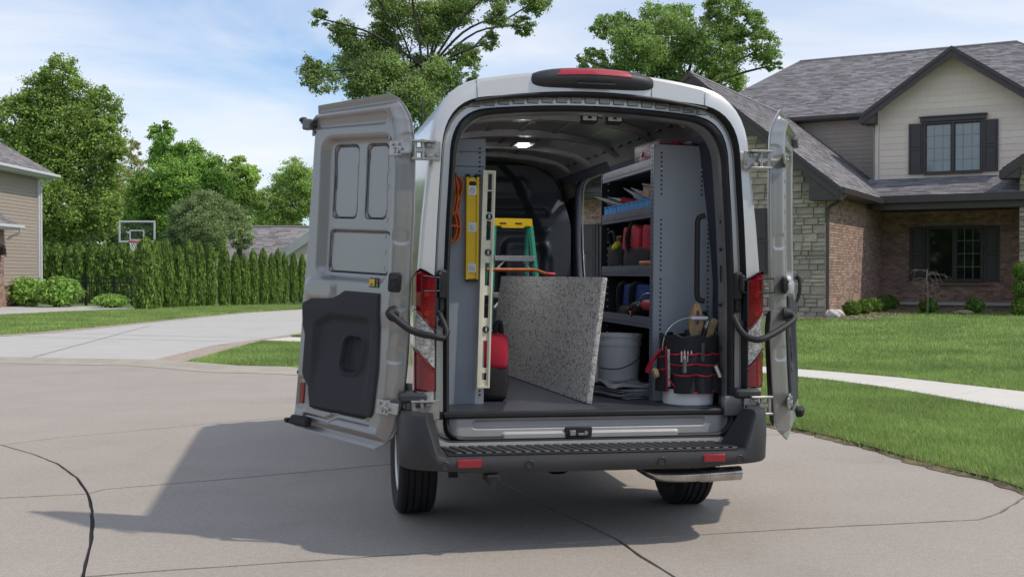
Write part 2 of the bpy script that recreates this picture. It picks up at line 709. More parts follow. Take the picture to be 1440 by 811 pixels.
# gutter lip along the far rim of the court
b = MB()
rim = EDGE[11:] + CURB[1:5]
rs = resamp(rim, 90)
loops = []
for i, (x, y) in enumerate(rs):
    x2, y2 = rs[min(i + 1, 89)]
    x1, y1 = rs[max(i - 1, 0)]
    d = Vector((x2 - x1, y2 - y1)).normalized()
    nrm = Vector((-d.y, d.x)) * -1
    if nrm.y < 0:
        nrm = -nrm
    loops.append([(x - nrm.x * .5, y - nrm.y * .5, .004), (x - nrm.x * .18, y - nrm.y * .18, .012), (x, y, .05), (x + nrm.x * .16, y + nrm.y * .16, .055), (x + nrm.x * .17, y + nrm.y * .17, -.03)])
b.loft(loops, closed=False)
tag(b.build('curb', mat('curb_concrete', (0.38, 0.345, 0.285), 0.9, var=0.08, scale=2.5, bump=0.25, bscale=120)), kind='structure')

# driveway leading back, with a darker aggregate edge
drive_pl = [(-16, 19.9), (-8.65, 19.1), (-7.33, 18.82), (-6.04, 18.6), (-5.55, 18.3), (-5.58, 20.47), (-5.55, 22.45), (-4.9, 25.5), (-2.6, 45.5), (-8.54, 44.98), (-9.87, 41.02), (-10.47, 35.96), (-11.1, 29.2), (-11.35, 27.16), (-11.83, 25.95), (-17, 25.2)]
poly_sheet('driveway', drive_pl, .03, M_DRIVE, depth=.08)
b = MB()
for p0, p1 in (((-5.55, 18.45), (-5.58, 22.6)), ((-5.55, 22.6), (-4.95, 25.4)), ((-4.95, 25.4), (-2.6, 45.5))):
    a, c = Vector((*p0, .036)), Vector((*p1, .036))
    d = (c - a).normalized()
    n_ = Vector((d.y, -d.x, 0)) * .42
    b.add([a - n_, a + n_, c + n_, c - n_], [(0, 1, 2, 3)])
dl = [(-11.83, 25.95), (-11.35, 27.16), (-11.1, 29.2), (-10.47, 35.96), (-9.87, 41.02), (-8.54, 44.98)]
for p0, p1 in zip(dl[:-1], dl[1:]):
    a, c = Vector((*p0, .036)), Vector((*p1, .036))
    d = (c - a).normalized()
    n_ = Vector((d.y, -d.x, 0)) * .3
    b.add([a - n_, a + n_ * .6, c + n_ * .6, c - n_], [(0, 1, 2, 3)])
tag(b.build('driveway_edging', M_BORDER, ang=0), kind='structure')
b = MB()
for (p0, p1, wd) in (((-11.9, 25.9), (-5.4, 23.6), .012), ((-12, 27.5), (-5.2, 24.9), .012), ((-10.6, 35), (-3.8, 34.2), .015), ((-10, 31), (-8.2, 19), .012)):
    a, c = Vector((*p0, .0335)), Vector((*p1, .0335))
    d = (c - a).normalized()
    n_ = Vector((-d.y, d.x, 0)) * wd
    b.add([a - n_, a + n_, c + n_, c - n_][::-1], [(0, 1, 2, 3)])
tag(b.build('driveway_joints', mat('joint_dirt', (0.16, 0.15, 0.13), 0.95), ang=0), kind='structure')
poly_sheet('neighbour_driveway', [(-40, 37.2), (-17.76, 38.6), (-15.7, 44.5), (-15.4, 46.2), (-17.5, 49.0), (-24.8, 52.0), (-45, 53.0)], .03, M_DRIVE, depth=.08)

# sidewalk, flag by flag
SW_N = [(11, 1.4), (9.4, 4.0), (7, 8.3), (5.29, 11.6), (5.06, 12.5), (4.69, 13.9), (4.25, 14.95), (3.59, 15.98), (1.0, 18.5), (-1.6, 21.0), (-4.38, 23.3), (-5.3, 23.75)]
SW_F = [(12.4, 2.3), (10.6, 5.0), (8.1, 9.4), (6.3, 13.15), (5.85, 14.1), (5.3, 15.25), (4.7, 16.1), (3.9, 17.03), (1.6, 19.6), (-1, 22.2), (-3.9, 24.5), (-4.9, 25.0)]
walk = tag(bpy.data.objects.new('sidewalk', None), kind='structure')
COL.objects.link(walk)
A_, B_ = resamp(SW_N, 145), resamp(SW_F, 145)
for k in range(24):
    i0, i1 = k * 6, k * 6 + 6
    q = [A_[i] for i in range(i0, i1 + 1)] + [B_[i] for i in range(i1, i0 - 1, -1)]
    ar = sum(q[i][0] * q[(i + 1) % len(q)][1] - q[(i + 1) % len(q)][0] * q[i][1] for i in range(len(q)))
    if ar < 0:
        q = q[::-1]
    poly_sheet('walk_flag', inset(q, .004), .062, M_WALK, parent=walk, depth=.1)


def ruled_sheet(name, A, B, nu, nv, zf, m):
    a, c = resamp(A, nu + 1), resamp(B, nu + 1)
    mb = MB()

    def fn(u, v):
        i = int(round(u * nu))
        x, y = lerp(a[i][0], c[i][0], v), lerp(a[i][1], c[i][1], v)
        return (x, y, zf(x, y))
    mb.grid(fn, nu, nv)
    o = mb.build(name, m, ang=60)
    o['kind'] = 'structure'
    return a, c


LAWN_FAR = [(60, -30), (70, 10), (70, 40), (60, 75), (35, 90), (18, 90), (6, 90), (0, 90), (-1.5, 60), (-2.2, 45), (-3.5, 35), (-4.2, 25.6)]
verge = ruled_sheet('verge_lawn', EDGE[1:15] + [(-5.3, 18.3)], SW_N[1:], 60, 8, lambda x, y: .03, M_SOIL)
lawn = ruled_sheet('front_lawn', SW_F, LAWN_FAR, 90, 40, G, M_SOIL)
STRIP_T = [(-45, 36.5), (-17.47, 38.3), (-16.39, 41.75), (-14.81, 44.13), (-12.96, 48.74), (-9.53, 50.86)]
STRIP_B = [(-45, 25.0), (-11.9, 26.0), (-11.2, 29.2), (-10.55, 35.96), (-9.95, 41.02), (-8.6, 44.98)]
strip = ruled_sheet('strip_lawn', STRIP_B, STRIP_T, 50, 6, lambda x, y: .035, M_SOIL)

# worn soil line where the verge meets the concrete
b = MB()
rs = resamp(EDGE[2:12], 120)
lo = []
for i, (x, y) in enumerate(rs):
    x2, y2 = rs[min(i + 1, 119)]
    x1, y1 = rs[max(i - 1, 0)]
    d = Vector((x2 - x1, y2 - y1)).normalized()
    nrm = Vector((d.y, -d.x))
    w0 = RND.uniform(.01, .075)
    lo.append([(x - nrm.x * w0, y - nrm.y * w0, .004), (x + nrm.x * .02, y + nrm.y * .02, .03), (x + nrm.x * .10, y + nrm.y * .10, .034)])
b.loft(lo, closed=False)
tag(b.build('soil_edge', M_DIRT), kind='structure')


def tri_mesh(name, V, F, m, parent=None, smooth=False):
    me = bpy.data.meshes.new(name)
    V = np.asarray(V, dtype=np.float32)
    F = np.asarray(F, dtype=np.int32)
    k = F.shape[1]
    me.vertices.add(len(V))
    me.vertices.foreach_set('co', V.ravel())
    me.loops.add(F.size)
    me.loops.foreach_set('vertex_index', F.ravel())
    me.polygons.add(len(F))
    me.polygons.foreach_set('loop_start', np.arange(0, F.size, k, dtype=np.int32))
    me.materials.append(m)
    me.update(calc_edges=True)
    o = bpy.data.objects.new(name, me)
    COL.objects.link(o)
    if parent is not None:
        o.parent = parent
    return o


NR = np.random.default_rng(5)
M_BLADE = leaf_mat('grass_blades', (0.11, 0.195, 0.04), (0.36, 0.47, 0.125), 0.3)


def blades(P, h, wd):
    """one tapered triangle per blade; P is n x 3"""
    n = len(P)
    a = NR.uniform(0, 2 * pi, n)
    hh = h * NR.uniform(.55, 1.25, n)
    ww = wd * NR.uniform(.7, 1.3, n)
    t = NR.normal(0, .45, (n, 2)) * hh[:, None]
    dx, dy = np.cos(a) * ww / 2, np.sin(a) * ww / 2
    V = np.empty((n, 3, 3), np.float32)
    V[:, 0] = P + np.stack([dx, dy, np.full(n, -.01)], 1)
    V[:, 1] = P - np.stack([dx, dy, np.full(n, .01)], 1)
    V[:, 2] = P + np.stack([t[:, 0], t[:, 1], hh], 1)
    return V


def ruled_points(ac, n, u0, u1, vpow=1.0, v1=1.0, zf=None):
    a, c = (np.array(k) for k in ac)
    u = NR.uniform(u0, u1, n) * (len(a) - 1)
    i = np.minimum(u.astype(int), len(a) - 2)
    f = (u - i)[:, None]
    A = a[i] * (1 - f) + a[i + 1] * f
    C = c[i] * (1 - f) + c[i + 1] * f
    v = (NR.uniform(0, 1, n) ** vpow * v1)[:, None]
    P = A * (1 - v) + C * v
    z = np.array([zf(x, y) for x, y in P]) if zf else np.full(n, .03)
    return np.column_stack([P, z])


def grass(name, V):
    n = len(V)
    o = tri_mesh(name, V.reshape(-1, 3), np.arange(n * 3).reshape(n, 3), M_BLADE)
    o['kind'] = 'stuff'
    return o


def in_view(P, m=.04):
    y = np.maximum(P[:, 1], .1)
    r = P[:, 0] / y
    m = m + 2.2 / y
    return (P[:, 1] > 3) & (r > -.4557 - m) & (r < .4557 + m)


P = ruled_points(verge, 420000, .0, 1.0)
P = P[in_view(P)]
ds = np.hypot(P[:, 0], P[:, 1])
grass('verge_grass', blades(P, .05, np.clip(ds / 1580 * .9, .006, .02)))
e_ = np.array(resamp(EDGE[1:12], 400))
k_ = NR.integers(0, 400, 9000)
P = np.column_stack([e_[k_] + NR.normal(0, .028, (9000, 2)) + np.array([.03, .015]), np.full(9000, .012)])
P = P[in_view(P)]
grass('edge_grass', blades(P, .045, np.full(len(P), .007)))
P = ruled_points(lawn, 1400000, .0, 1.0, 1.6, .55)
P = P[in_view(P)]
ds = np.hypot(P[:, 0], P[:, 1])
P = P[(ds < 55) & (NR.uniform(0, 1, len(P)) < np.clip(22 / ds, .2, 1))]
s_ = (P[:, 0] - 3.83) * .827 + (P[:, 1] - 17.03) * .562
P[:, 2] = 0.045 + 0.24 * smn(s_ / 11.0) * smn((P[:, 0] + 1.0) / 7.0)
ds = np.hypot(P[:, 0], P[:, 1])
grass('lawn_grass', blades(P, .06, np.clip(ds / 1580 * 1.0, .008, .05)))
P = ruled_points(strip, 260000, .2, 1.0)
P = P[in_view(P)]
ds = np.hypot(P[:, 0], P[:, 1])
grass('strip_grass', blades(P, .07, np.clip(ds / 1580 * .9, .01, .05)))

# ------------------------------------------------------------------ house on the right
M_BRICK = mat('brick', (0.37, 0.255, 0.20), 0.9, var=0.15, scale=9, bump=0.4, bscale=60, obj_var=0.33)
M_BRICK_I = mat('brick_joined', (0.37, 0.255, 0.20), 0.9, var=0.15, scale=9, bump=0.4, bscale=60, isl_var=0.33)
M_MORTAR = mat('mortar', (0.34, 0.29, 0.25), 0.95, var=0.1, scale=10)
M_STONE = mat('stone', (0.40, 0.355, 0.285), 0.9, var=0.15, scale=5, bump=1.0, bscale=14, obj_var=0.26)
M_STONE_I = mat('stone_joined', (0.40, 0.355, 0.285), 0.9, var=0.15, scale=5, bump=1.0, bscale=14, isl_var=0.26)
M_SMORTAR = mat('stone_mortar', (0.22, 0.21, 0.18), 0.95)
M_SHAKE = mat('shake_siding', (0.80, 0.71, 0.595), 0.75, var=0.04, scale=5, bump=0.25, bscale=40, obj_var=0.03, aniso=(6, 6, .6))
M_TAUPE = mat('taupe_siding', (0.43, 0.38, 0.33), 0.7, var=0.04, scale=3, obj_var=0.03)
M_TRIM = mat('dark_trim', (0.068, 0.060, 0.060), 0.55, var=0.06, scale=4)
M_LTRIM = mat('light_trim', (0.72, 0.67, 0.59), 0.6, var=0.04)
M_SHUT = mat('shutter_paint', (0.060, 0.055, 0.058), 0.5, var=0.05)
M_SHING = mat('shingle', (0.25, 0.237, 0.246), 0.95, var=0.15, scale=25, bump=0.6, bscale=120, isl_var=0.34)
M_GLASS_UP = mat('glass_blind', (0.16, 0.20, 0.21), 0.04, var=0.05, spec=0.9, coat=1.0)
M_GLASS_DK = mat('glass_dark', (0.010, 0.012, 0.012), 0.03, var=0.05, spec=0.5, coat=0.3)
M_CAP = mat('cap_stone', (0.52, 0.51, 0.49), 0.85, var=0.06, scale=3)
M_WHITE = mat('white_paint', (0.58, 0.59, 0.61), 0.5, var=0.03)
M_MUNT = mat('muntin', (0.24, 0.25, 0.25), 0.5)

HA = radians(29.0)
HM = Matrix.Translation((8.36, 30.0, 0)) @ Matrix.Rotation(-HA, 4, 'Z')
house = thing('brick_house', 'large two storey brick and stone house with dark hipped shingle roof and beige gable', 'house', HM)


def part(mb, name, m, parent, **k):
    return mb.build(name, m, parent, **k)


# shared brick meshes
def brick_mesh(name, l, h, dp, m):
    q = MB().box((0, 0, 0), (l, dp, h), bev=.006)
    o = q.build(name, m, ang=0)
    me = o.data
    bpy.data.objects.remove(o)
    return me


BR_F = brick_mesh('brick', .200, .066, .03, M_BRICK)
BR_H = brick_mesh('half_brick', .095, .066, .03, M_BRICK)


def brick_wall(wall, frame, u0, u1, z0, z1, holes=(), keep=None, first=300, key=None):
    """frame(u, z) -> Matrix at the wall face; bricks stand 8 mm proud of the mortar"""
    cells = []
    r = 0
    z = z0 + .04
    while z < z1 - .03:
        u = u0 + (0 if r % 2 else -.105)
        while u < u1 - .02:
            l, r0 = u + .005, u + .205
            u += .21
            if l < u0:
                l = u0
            if r0 > u1:
                r0 = u1
            c = (l + r0) / 2
            if r0 - l < .05:
                continue
            if any(h[0] - .02 < c < h[1] + .02 and h[2] - .02 < z < h[3] + .02 for h in holes):
                continue
            if keep and not keep(c, z):
                continue
            cells.append((c, z, r0 - l))
        z += .076
        r += 1
    if key:
        cells.sort(key=key)
    rest = MB()
    for k, (c, z, l) in enumerate(cells):
        M = frame(c, z)
        if k < first:
            o = bpy.data.objects.new('brick', BR_F if l > .15 else BR_H)
            COL.objects.link(o)
            o.parent = wall
            o.matrix_basis = M
        else:
            rest.add([M @ Vector(p) for p in [(-l / 2, -.015, -.033), (l / 2, -.015, -.033), (l / 2, -.015, .033), (-l / 2, -.015, .033), (-l / 2, .01, -.033), (l / 2, .01, -.033), (l / 2, .01, .033), (-l / 2, .01, .033)]], [(0, 1, 2, 3), (0, 4, 5, 1), (3, 2, 6, 7), (0, 3, 7, 4), (1, 5, 6, 2)])
    if rest.f:
        tag(rest.build('brick_courses', M_BRICK_I, wall, ang=0), kind='stuff')


def stones(wall, frame, u0, u1, z0, z1, keep, limit=300, seed=1, key=None):
    rr = random.Random(seed)
    cells = []
    z = z0
    while z < z1:
        h = rr.choice((.10, .13, .16, .19, .23))
        u = u0
        while u < u1 - .02:
            l = rr.uniform(.18, .52)
            if u1 - (u + l) < .15:
                l = u1 - u
            split = h > .18 and rr.random() < .35
            for (zz, hh) in (((z, h / 2), (z + h / 2, h / 2)) if split else ((z, h),)):
                if keep(u + l / 2, zz + hh / 2):
                    cells.append((u + l / 2, zz + hh / 2, l, hh))
            u += l
        z += h
    if key:
        cells.sort(key=key)
    rest = MB()
    for k, (c, zz, l, hh) in enumerate(cells):
        M = frame(c, zz)
        mb = rest if k >= limit else MB()
        bx, bz = l / 2 - .006, hh / 2 - .005
        d = rr.uniform(.012, .045)
        n = 12
        ring = []
        for j in range(n):
            t = 2 * pi * (j + .5) / n
            ex = max(-1, min(1, 1.28 * cos(t) * (1 + .12 * abs(sin(2 * t)))))
            ez = max(-1, min(1, 1.28 * sin(t) * (1 + .12 * abs(sin(2 * t)))))
            ring.append((ex * bx * rr.uniform(.96, 1.0), ez * bz * rr.uniform(.94, 1.0)))
        vs = [(x, .03, zq) for x, zq in ring] + [(x, -d * .6, zq) for x, zq in ring] + [(x * .93, -d * rr.uniform(.8, 1.25), zq * .88) for x, zq in ring]
        fs = []
        for r in range(2):
            for j in range(n):
                q = (j + 1) % n
                fs.append((r * n + j, (r + 1) * n + j, (r + 1) * n + q, r * n + q)[::-1])
        fs.append(tuple(2 * n + j for j in range(n)))
        if k >= limit:
            mb.add(vs, fs, 0, M)
        else:
            mb.add(vs, fs)
            o = mb.build('stone', M_STONE, wall, ang=0)
            o.matrix_basis = M
    if rest.f:
        tag(rest.build('stone_courses', M_STONE_I, wall, ang=0), kind='stuff')


def planks(wall, frame, u0, u1, z0, z1, h, m, lo=None, hi=None, holes=(), name='siding_board', thick=.018):
    """lapped boards, each an object; lo(z), hi(z) give sloping ends"""
    z = z0
    while z < z1 - .02:
        zt = min(z + h, z1)
        segs = [(lo(z + h * .5) if lo else u0, hi(z + h * .5) if hi else u1)]
        tops = [(lo(zt) if lo else u0, hi(zt) if hi else u1)]
        pieces = []
        for (a, c), (a2, c2) in zip(segs, tops):
            cutl = [(a, c, a, c)]
            if lo or hi:
                cutl = [(lo(z) if lo else u0, hi(z) if hi else u1, a2, c2)]
            for hl in holes:
                if hl[2] < z + h * .6 and hl[3] > z + h * .4:
                    nx = []
                    for (p, q, p2, q2) in cutl:
                        if hl[0] < q and hl[1] > p:
                            nx += [(p, hl[0], p2, hl[0]), (hl[1], q, hl[1], q2)]
                        else:
                            nx.append((p, q, p2, q2))
                    cutl = nx
            pieces += cutl
        for (p, q, p2, q2) in pieces:
            if q - p < .05:
                continue
            p2, q2 = min(p2, q2 - .01), q2
            vs = [(p, -thick, z), (q, -thick, z), (q2, -.004, zt), (p2, -.004, zt), (p, .01, z), (q, .01, z), (q2, .01, zt), (p2, .01, zt)]
            mb = MB().add([frame @ Vector(v) for v in vs], [(0, 1, 2, 3), (1, 0, 4, 5), (3, 2, 6, 7), (0, 3, 7, 4), (2, 1, 5, 6)])
            mb.build(name, m, wall, ang=0)
        z += h


def roof_plane(name, parent, el, er, rl, rr_, m=None, course=.145, tab=.30, seed=3, th=.012):
    """shingle courses between eave (el, er) and ridge (rl, rr_) as one stuff part: every tab its own lip"""
    rd = random.Random(seed)
    el, er, rl, rr_ = Vector(el), Vector(er), Vector(rl), Vector(rr_)
    nrm = (er - el).cross(rl - el)
    if nrm.length < 1e-6:
        nrm = (er - el).cross(rr_ - er)
    nrm.normalize()
    if nrm.z < 0:
        nrm = -nrm
    sl_ = max((rl - el).length, (rr_ - er).length)
    n = max(2, int(sl_ / course))
    mb = MB()
    for i in range(n):
        t0, t1 = i / n, (i + 1) / n
        a0, c0, a1, c1 = el.lerp(rl, t0), er.lerp(rr_, t0), el.lerp(rl, t1), er.lerp(rr_, t1)
        wd = (c0 - a0).length
        k = max(1, int(wd / tab))
        cuts = [0.0] + sorted(min(.999, max(.001, (j + rd.uniform(-.35, .35) + (.5 if i % 2 else 0)) / k)) for j in range(1, k)) + [1.0]
        for s0, s1 in zip(cuts[:-1], cuts[1:]):
            h = th * rd.uniform(.7, 1.6)
            p0, p1 = a0.lerp(c0, s0), a0.lerp(c0, s1)
            q0, q1 = a1.lerp(c1, s0), a1.lerp(c1, s1)
            up = nrm * h
            mb.add([p0, p1, p0 + up, p1 + up, q0 + nrm * .001, q1 + nrm * .001], [(0, 1, 3, 2), (2, 3, 5, 4)])
    o = mb.build('shingles', m or M_SHING, parent, ang=0)
    tag(o, kind='stuff')
    return o


def solid_roof(name, parent, quads, m=M_SHING, t=.1):
    mb = MB()
    for q in quads:
        vs = [Vector(p) for p in q]
        dn = Vector((0, 0, -t))
        n = len(vs)
        vv = [v + Vector((0, 0, -.01)) for v in vs] + [v + dn for v in vs]
        mb.add(vv, [tuple(range(n)), tuple(range(2 * n - 1, n - 1, -1))] + [(i, i + n, (i + 1) % n + n, (i + 1) % n) for i in range(n)])
    return mb.build(name, m, parent, ang=0, fix=False)


FR_FRONT = lambda bb: (lambda u, z: Matrix.Translation((u, bb, z)))
RZ90 = Matrix.Rotation(radians(90), 4, 'Z')
FR_SIDE = lambda aa: (lambda u, z: Matrix.Translation((aa, u, z)) @ RZ90)

# --- garage block, stone gable front
gw = part(MB().prism([(-5.9, 0.05), (0, .05), (0, 3.75), (-3.64, 6.85), (-5.9, 4.95)], 0, .25, lambda a, z, d: (a, .03 + d, z)), 'gable_wall', M_SMORTAR, house, ang=0)
top_front = lambda a: 3.62 + .80 * (-a) if a > -3.64 else 6.53 - .8 * (-3.64 - a)
SHUT0 = (-2.25, -1.55, 1.45, 3.27)
stones(gw, FR_FRONT(.03), -3.75, 0.0, .12, 6.6, lambda a, z: z < top_front(a) - .05 and not (-2.95 < a < -1.48 and 1.42 < z < 3.28), 300, 3, key=lambda c: (c[0] < -2.6, -c[0] + .2 * c[1]))
stones(gw, FR_FRONT(.03), -5.9, -3.75, .12, 6.6, lambda a, z: z < top_front(a) - .05, 0, 4)
sw_ = part(MB().box((-.1, 3.95, 1.85), (.16, 7.6, 3.6)), 'side_wall', M_MORTAR, house, ang=0)
brick_wall(sw_, FR_SIDE(-.006), .12, 7.66, .12, 3.62, first=300, key=lambda c: c[0] + .1 * abs(c[1] - 1.8))
pw = part(MB().box((3.0, 7.84, 1.9), (6.1, .2, 3.8)), 'porch_wall', M_MORTAR, house, ang=0)
PWIN = (1.3, 3.15, 1.17, 3.02)
brick_wall(pw, FR_FRONT(7.735), 0.0, 5.0, .56, 3.45, holes=(PWIN,), first=300, key=lambda c: c[0] + abs(c[1] - 1.5))
pl_ = part(MB().box((2.5, 7.62, .25), (5.0, .3, .44)), 'porch_plinth', M_MORTAR, house, ang=0)
brick_wall(pl_, FR_FRONT(7.465), 0.0, 4.9, .06, .46, first=60, key=lambda c: c[0])
part(MB().box((2.5, 7.58, .515), (5.0, .42, .10), bev=.012), 'porch_cap', M_CAP, house)
part(MB().box((2.3, 7.70, 1.13), (2.0, .12, .07), bev=.008), 'window_sill', M_BRICK, house)

# left brick wing seen through the van's side doorway
wg = part(MB().box((-8.5, .55, 1.95), (5.2, .1, 3.8)), 'wing_wall', M_MORTAR, house, ang=0)
brick_wall(wg, FR_FRONT(.495), -11.05, -5.9, .3, 3.75, holes=((-7.42, -6.0, 1.1, 3.0),), first=120, key=lambda c: -c[0])
solid_roof('wing_roof', house, [[(-11.5, .02, 3.86), (-5.2, .02, 3.86), (-5.2, 5.5, 7.3), (-11.5, 5.5, 7.3)]])
roof_plane('r', house, (-11.5, .02, 3.87), (-5.25, .02, 3.87), (-11.5, 5.5, 7.31), (-5.25, 5.5, 7.31), seed=11)
part(MB().box((-8.4, .0, 3.80), (6.2, .12, .14), bev=.02), 'gutter', M_TRIM, house)
part(MB().box((-8.4, .2, 3.72), (6.2, .5, .05)), 'soffit', M_TRIM, house)


# --- windows and shutters
def shutter(a0, a1, z0, z1, bb, parent):
    mb = MB()
    wd, h = a1 - a0, z1 - z0
    mb.box(((a0 + a1) / 2, bb - .012, (z0 + z1) / 2), (wd, .024, h), bev=.004)
    sh = mb.build('shutter', M_SHUT, parent, ang=30)
    for (p, q) in ((.05, .47), (.53, .95)):
        MB().prism([(a0 + wd * .16, z0 + h * p), (a1 - wd * .16, z0 + h * p), (a1 - wd * .16, z0 + h * q), (a0 + wd * .16, z0 + h * q)], 0, .014, lambda a, z, d: (a, bb - .025 - d, z), bev=.012).build('shutter_panel', M_SHUT, sh, ang=20)
    mb = MB()
    for (c, s) in (((a0 + wd * .07, 0), 0), ((a1 - wd * .07, 0), 0)):
        mb.box((c[0], bb - .032, (z0 + z1) / 2), (wd * .13, .018, h), bev=.004)
    for zc in (z0 + h * .03, z0 + h * .5, z1 - h * .03):
        mb.box(((a0 + a1) / 2, bb - .031, zc), (wd * .72, .016, h * .055), bev=.004)
    mb.build('shutter_rail', M_SHUT, sh, ang=30)


def window(a0, a1, z0, z1, bb, glass, parent, cols=3, rows=4, munt=(True, True)):
    mb = MB()
    f = .06
    mid = (a0 + a1) / 2
    mb.box(((a0 + a1) / 2, bb - .02, z1 - f / 2), (a1 - a0, .10, f), bev=.006)
    mb.box(((a0 + a1) / 2, bb - .02, z0 + f / 2), (a1 - a0, .10, f), bev=.006)
    for c in (a0 + f / 2, mid, a1 - f / 2):
        mb.box((c, bb - .018, (z0 + z1) / 2), (f if c != mid else f * 1.3, .096, z1 - z0 - 2 * f - .002), bev=.006)
    wn = mb.build('window', M_TRIM, parent, ang=30)
    for k, (p, q) in enumerate(((a0 + f, mid - f * .65), (mid + f * .65, a1 - f))):
        MB().box(((p + q) / 2, bb + .015, (z0 + z1) / 2), (q - p, .012, z1 - z0 - 2 * f)).build('pane', glass[k], wn, ang=0)
        sb = MB()
        s = .035
        sb.box(((p + q) / 2, bb + .0, z0 + f + s / 2), (q - p, .03, s))
        sb.box(((p + q) / 2, bb + .0, z1 - f - s / 2), (q - p, .03, s))
        for c in (p + s / 2, q - s / 2):
            sb.box((c, bb + .001, (z0 + z1) / 2), (s, .03, z1 - z0 - 2 * f - 2 * s - .002))
        sb.build('sash', M_TRIM, wn, ang=0)
        if munt[k]:
            mm = MB()
            for i in range(1, cols):
                mm.box((lerp(p, q, i / cols), bb + .006, (z0 + z1) / 2), (.018, .012, z1 - z0 - 2 * f - .07))
            for j in range(1, rows):
                mm.box(((p + q) / 2, bb + .0075, lerp(z0 + f, z1 - f, j / rows)), (q - p - .07, .012, .018))
            mm.build('muntin', M_MUNT, wn, ang=0)
    return wn


window(1.38, 3.08, 1.21, 2.98, 7.70, (M_GLASS_DK, M_GLASS_DK), house, munt=(False, True))
shutter(.87, 1.36, 1.23, 2.96, 7.705, house)
shutter(3.10, 3.54, 1.23, 2.96, 7.705, house)
GB = 7.60
window(1.3, 3.06, 4.62, 6.28, GB - .03, (M_GLASS_UP, M_GLASS_UP), house)
shutter(.84, 1.28, 4.65, 6.26, GB - .025, house)
shutter(3.08, 3.50, 4.65, 6.26, GB - .025, house)
part(MB().box((2.18, GB - .07, 6.36), (1.96, .12, .14), bev=.01).box((2.18, GB - .09, 6.445), (2.04, .16, .03), bev=.006), 'window_head', M_TRIM, house)
shutter(-2.02, -1.52, 1.48, 3.24, 0.0, house)
window(-2.95, -2.04, 1.46, 3.26, -.01, (M_GLASS_DK, M_GLASS_DK), house)
shutter(-7.40, -6.95, 1.15, 2.95, .475, house)
window(-6.9, -6.02, 1.12, 2.98, .465, (M_GLASS_UP, M_GLASS_UP), house)

# --- beige gable and taupe recess upstairs
PK = (2.2, 8.52)
sl1 = .70
gwall = part(MB().prism([(-.2, 4.3), (4.6, 4.3), (4.6, 6.8), (2.2, 8.44), (-.2, 6.8)], 0, .3, lambda a, z, d: (a, GB + .02 + d, z)), 'upper_gable_wall', M_LTRIM, house, ang=0)
glo = lambda z: -.08 if z < 6.8 else 2.2 - (8.40 - z) / sl1
ghi = lambda z: 4.5 if z < 6.8 else 2.2 + (8.40 - z) / sl1
planks(gwall, Matrix.Translation((0, GB + .02, 0)), -.1, 4.5, 4.45, 8.36, .205, M_SHAKE, lo=glo, hi=ghi, holes=((1.32, 3.04, 4.64, 6.42),), name='siding_shake')
part(MB().box((-.15, GB + .0, 5.66), (.11, .12, 2.45), bev=.005), 'corner_trim', M_LTRIM, house)
rec = part(MB().box((-3.2, 9.86, 5.6), (6.0, .2, 3.0)), 'recess_wall', M_TAUPE, house, ang=0)
planks(rec, Matrix.Translation((0, 9.755, 0)), -6.0, -.2, 4.55, 6.95, .15, M_TAUPE)
part(MB().box((-.23, 8.8, 5.7), (.12, 2.2, 2.9)), 'gable_cheek', M_TAUPE, house)
# body of the house behind what is seen
part(MB().box((0, 14.0, 3.4), (14.2, 8.2, 6.8)), 'rear_walls', M_TAUPE, house, ang=0)

# main hipped roof
E0, E1 = (-7.7, 9.3, 6.98), (7.6, 9.3, 6.98)
K0, K1 = (-4.28, 13.7, 9.74), (3.5, 13.7, 9.74)
B0, B1 = (-7.7, 18.2, 6.98), (7.6, 18.2, 6.98)
solid_roof('main_roof', house, [[E0, E1, K1, K0], [B1, B0, K0, K1], [B0, E0, K0], [E1, B1, K1]])
roof_plane('r', house, E0, E1, K0, K1, seed=21)
roof_plane('r', house, E1, B1, K1, K1, seed=22)
roof_plane('r', house, B0, E0, K0, K0, seed=23)
part(MB().tube([Vector(K0) + Vector((0, 0, .01)), Vector(K1) + Vector((0, 0, .01))], .05, 6), 'ridge_cap', M_SHING, house)
part(MB().tube([Vector(E0), Vector(K0)], .04, 6), 'ridge_cap', M_SHING, house)
part(MB().tube([Vector(E1), Vector(K1)], .04, 6), 'ridge_cap', M_SHING, house)
part(MB().box((-4.0, 9.28, 6.90), (7.4, .14, .16), bev=.03), 'gutter', M_TRIM, house)
part(MB().box((-4.0, 9.55, 6.83), (7.4, .5, .05)), 'soffit', M_TRIM, house)

# front upstairs gable roof
gb0 = 7.05
lt, rt_, pk = (-.52, 6.60), (4.92, 6.60), (2.2, 8.52)
for s, (e, k) in enumerate(((lt, pk), (rt_, pk))):
    q = [(e[0], gb0, e[1]), (k[0], gb0, k[1]), (k[0], 13.3, k[1]), (e[0], 9.6, e[1])]
    solid_roof('gable_roof', house, [q if s else q[::-1]])
    roof_plane('r', house, (e[0], gb0, e[1] + .01), (e[0], 9.6, e[1] + .01), (k[0], gb0, k[1] + .01), (k[0], 13.3, k[1] + .01), seed=31 + s)


def rake(p0, p1, bb, wd, th, name='rake_board', m=M_TRIM, dz=0.0):
    """fascia board along a gable edge in the plane b = bb"""
    a0, z0 = p0
    a1, z1 = p1
    MB().prism([(a0, z0 - wd + dz), (a1, z1 - wd + dz), (a1, z1 + dz), (a0, z0 + dz)], 0, th, lambda a, z, d: (a, bb - d, z)).build(name, m, house, ang=0)


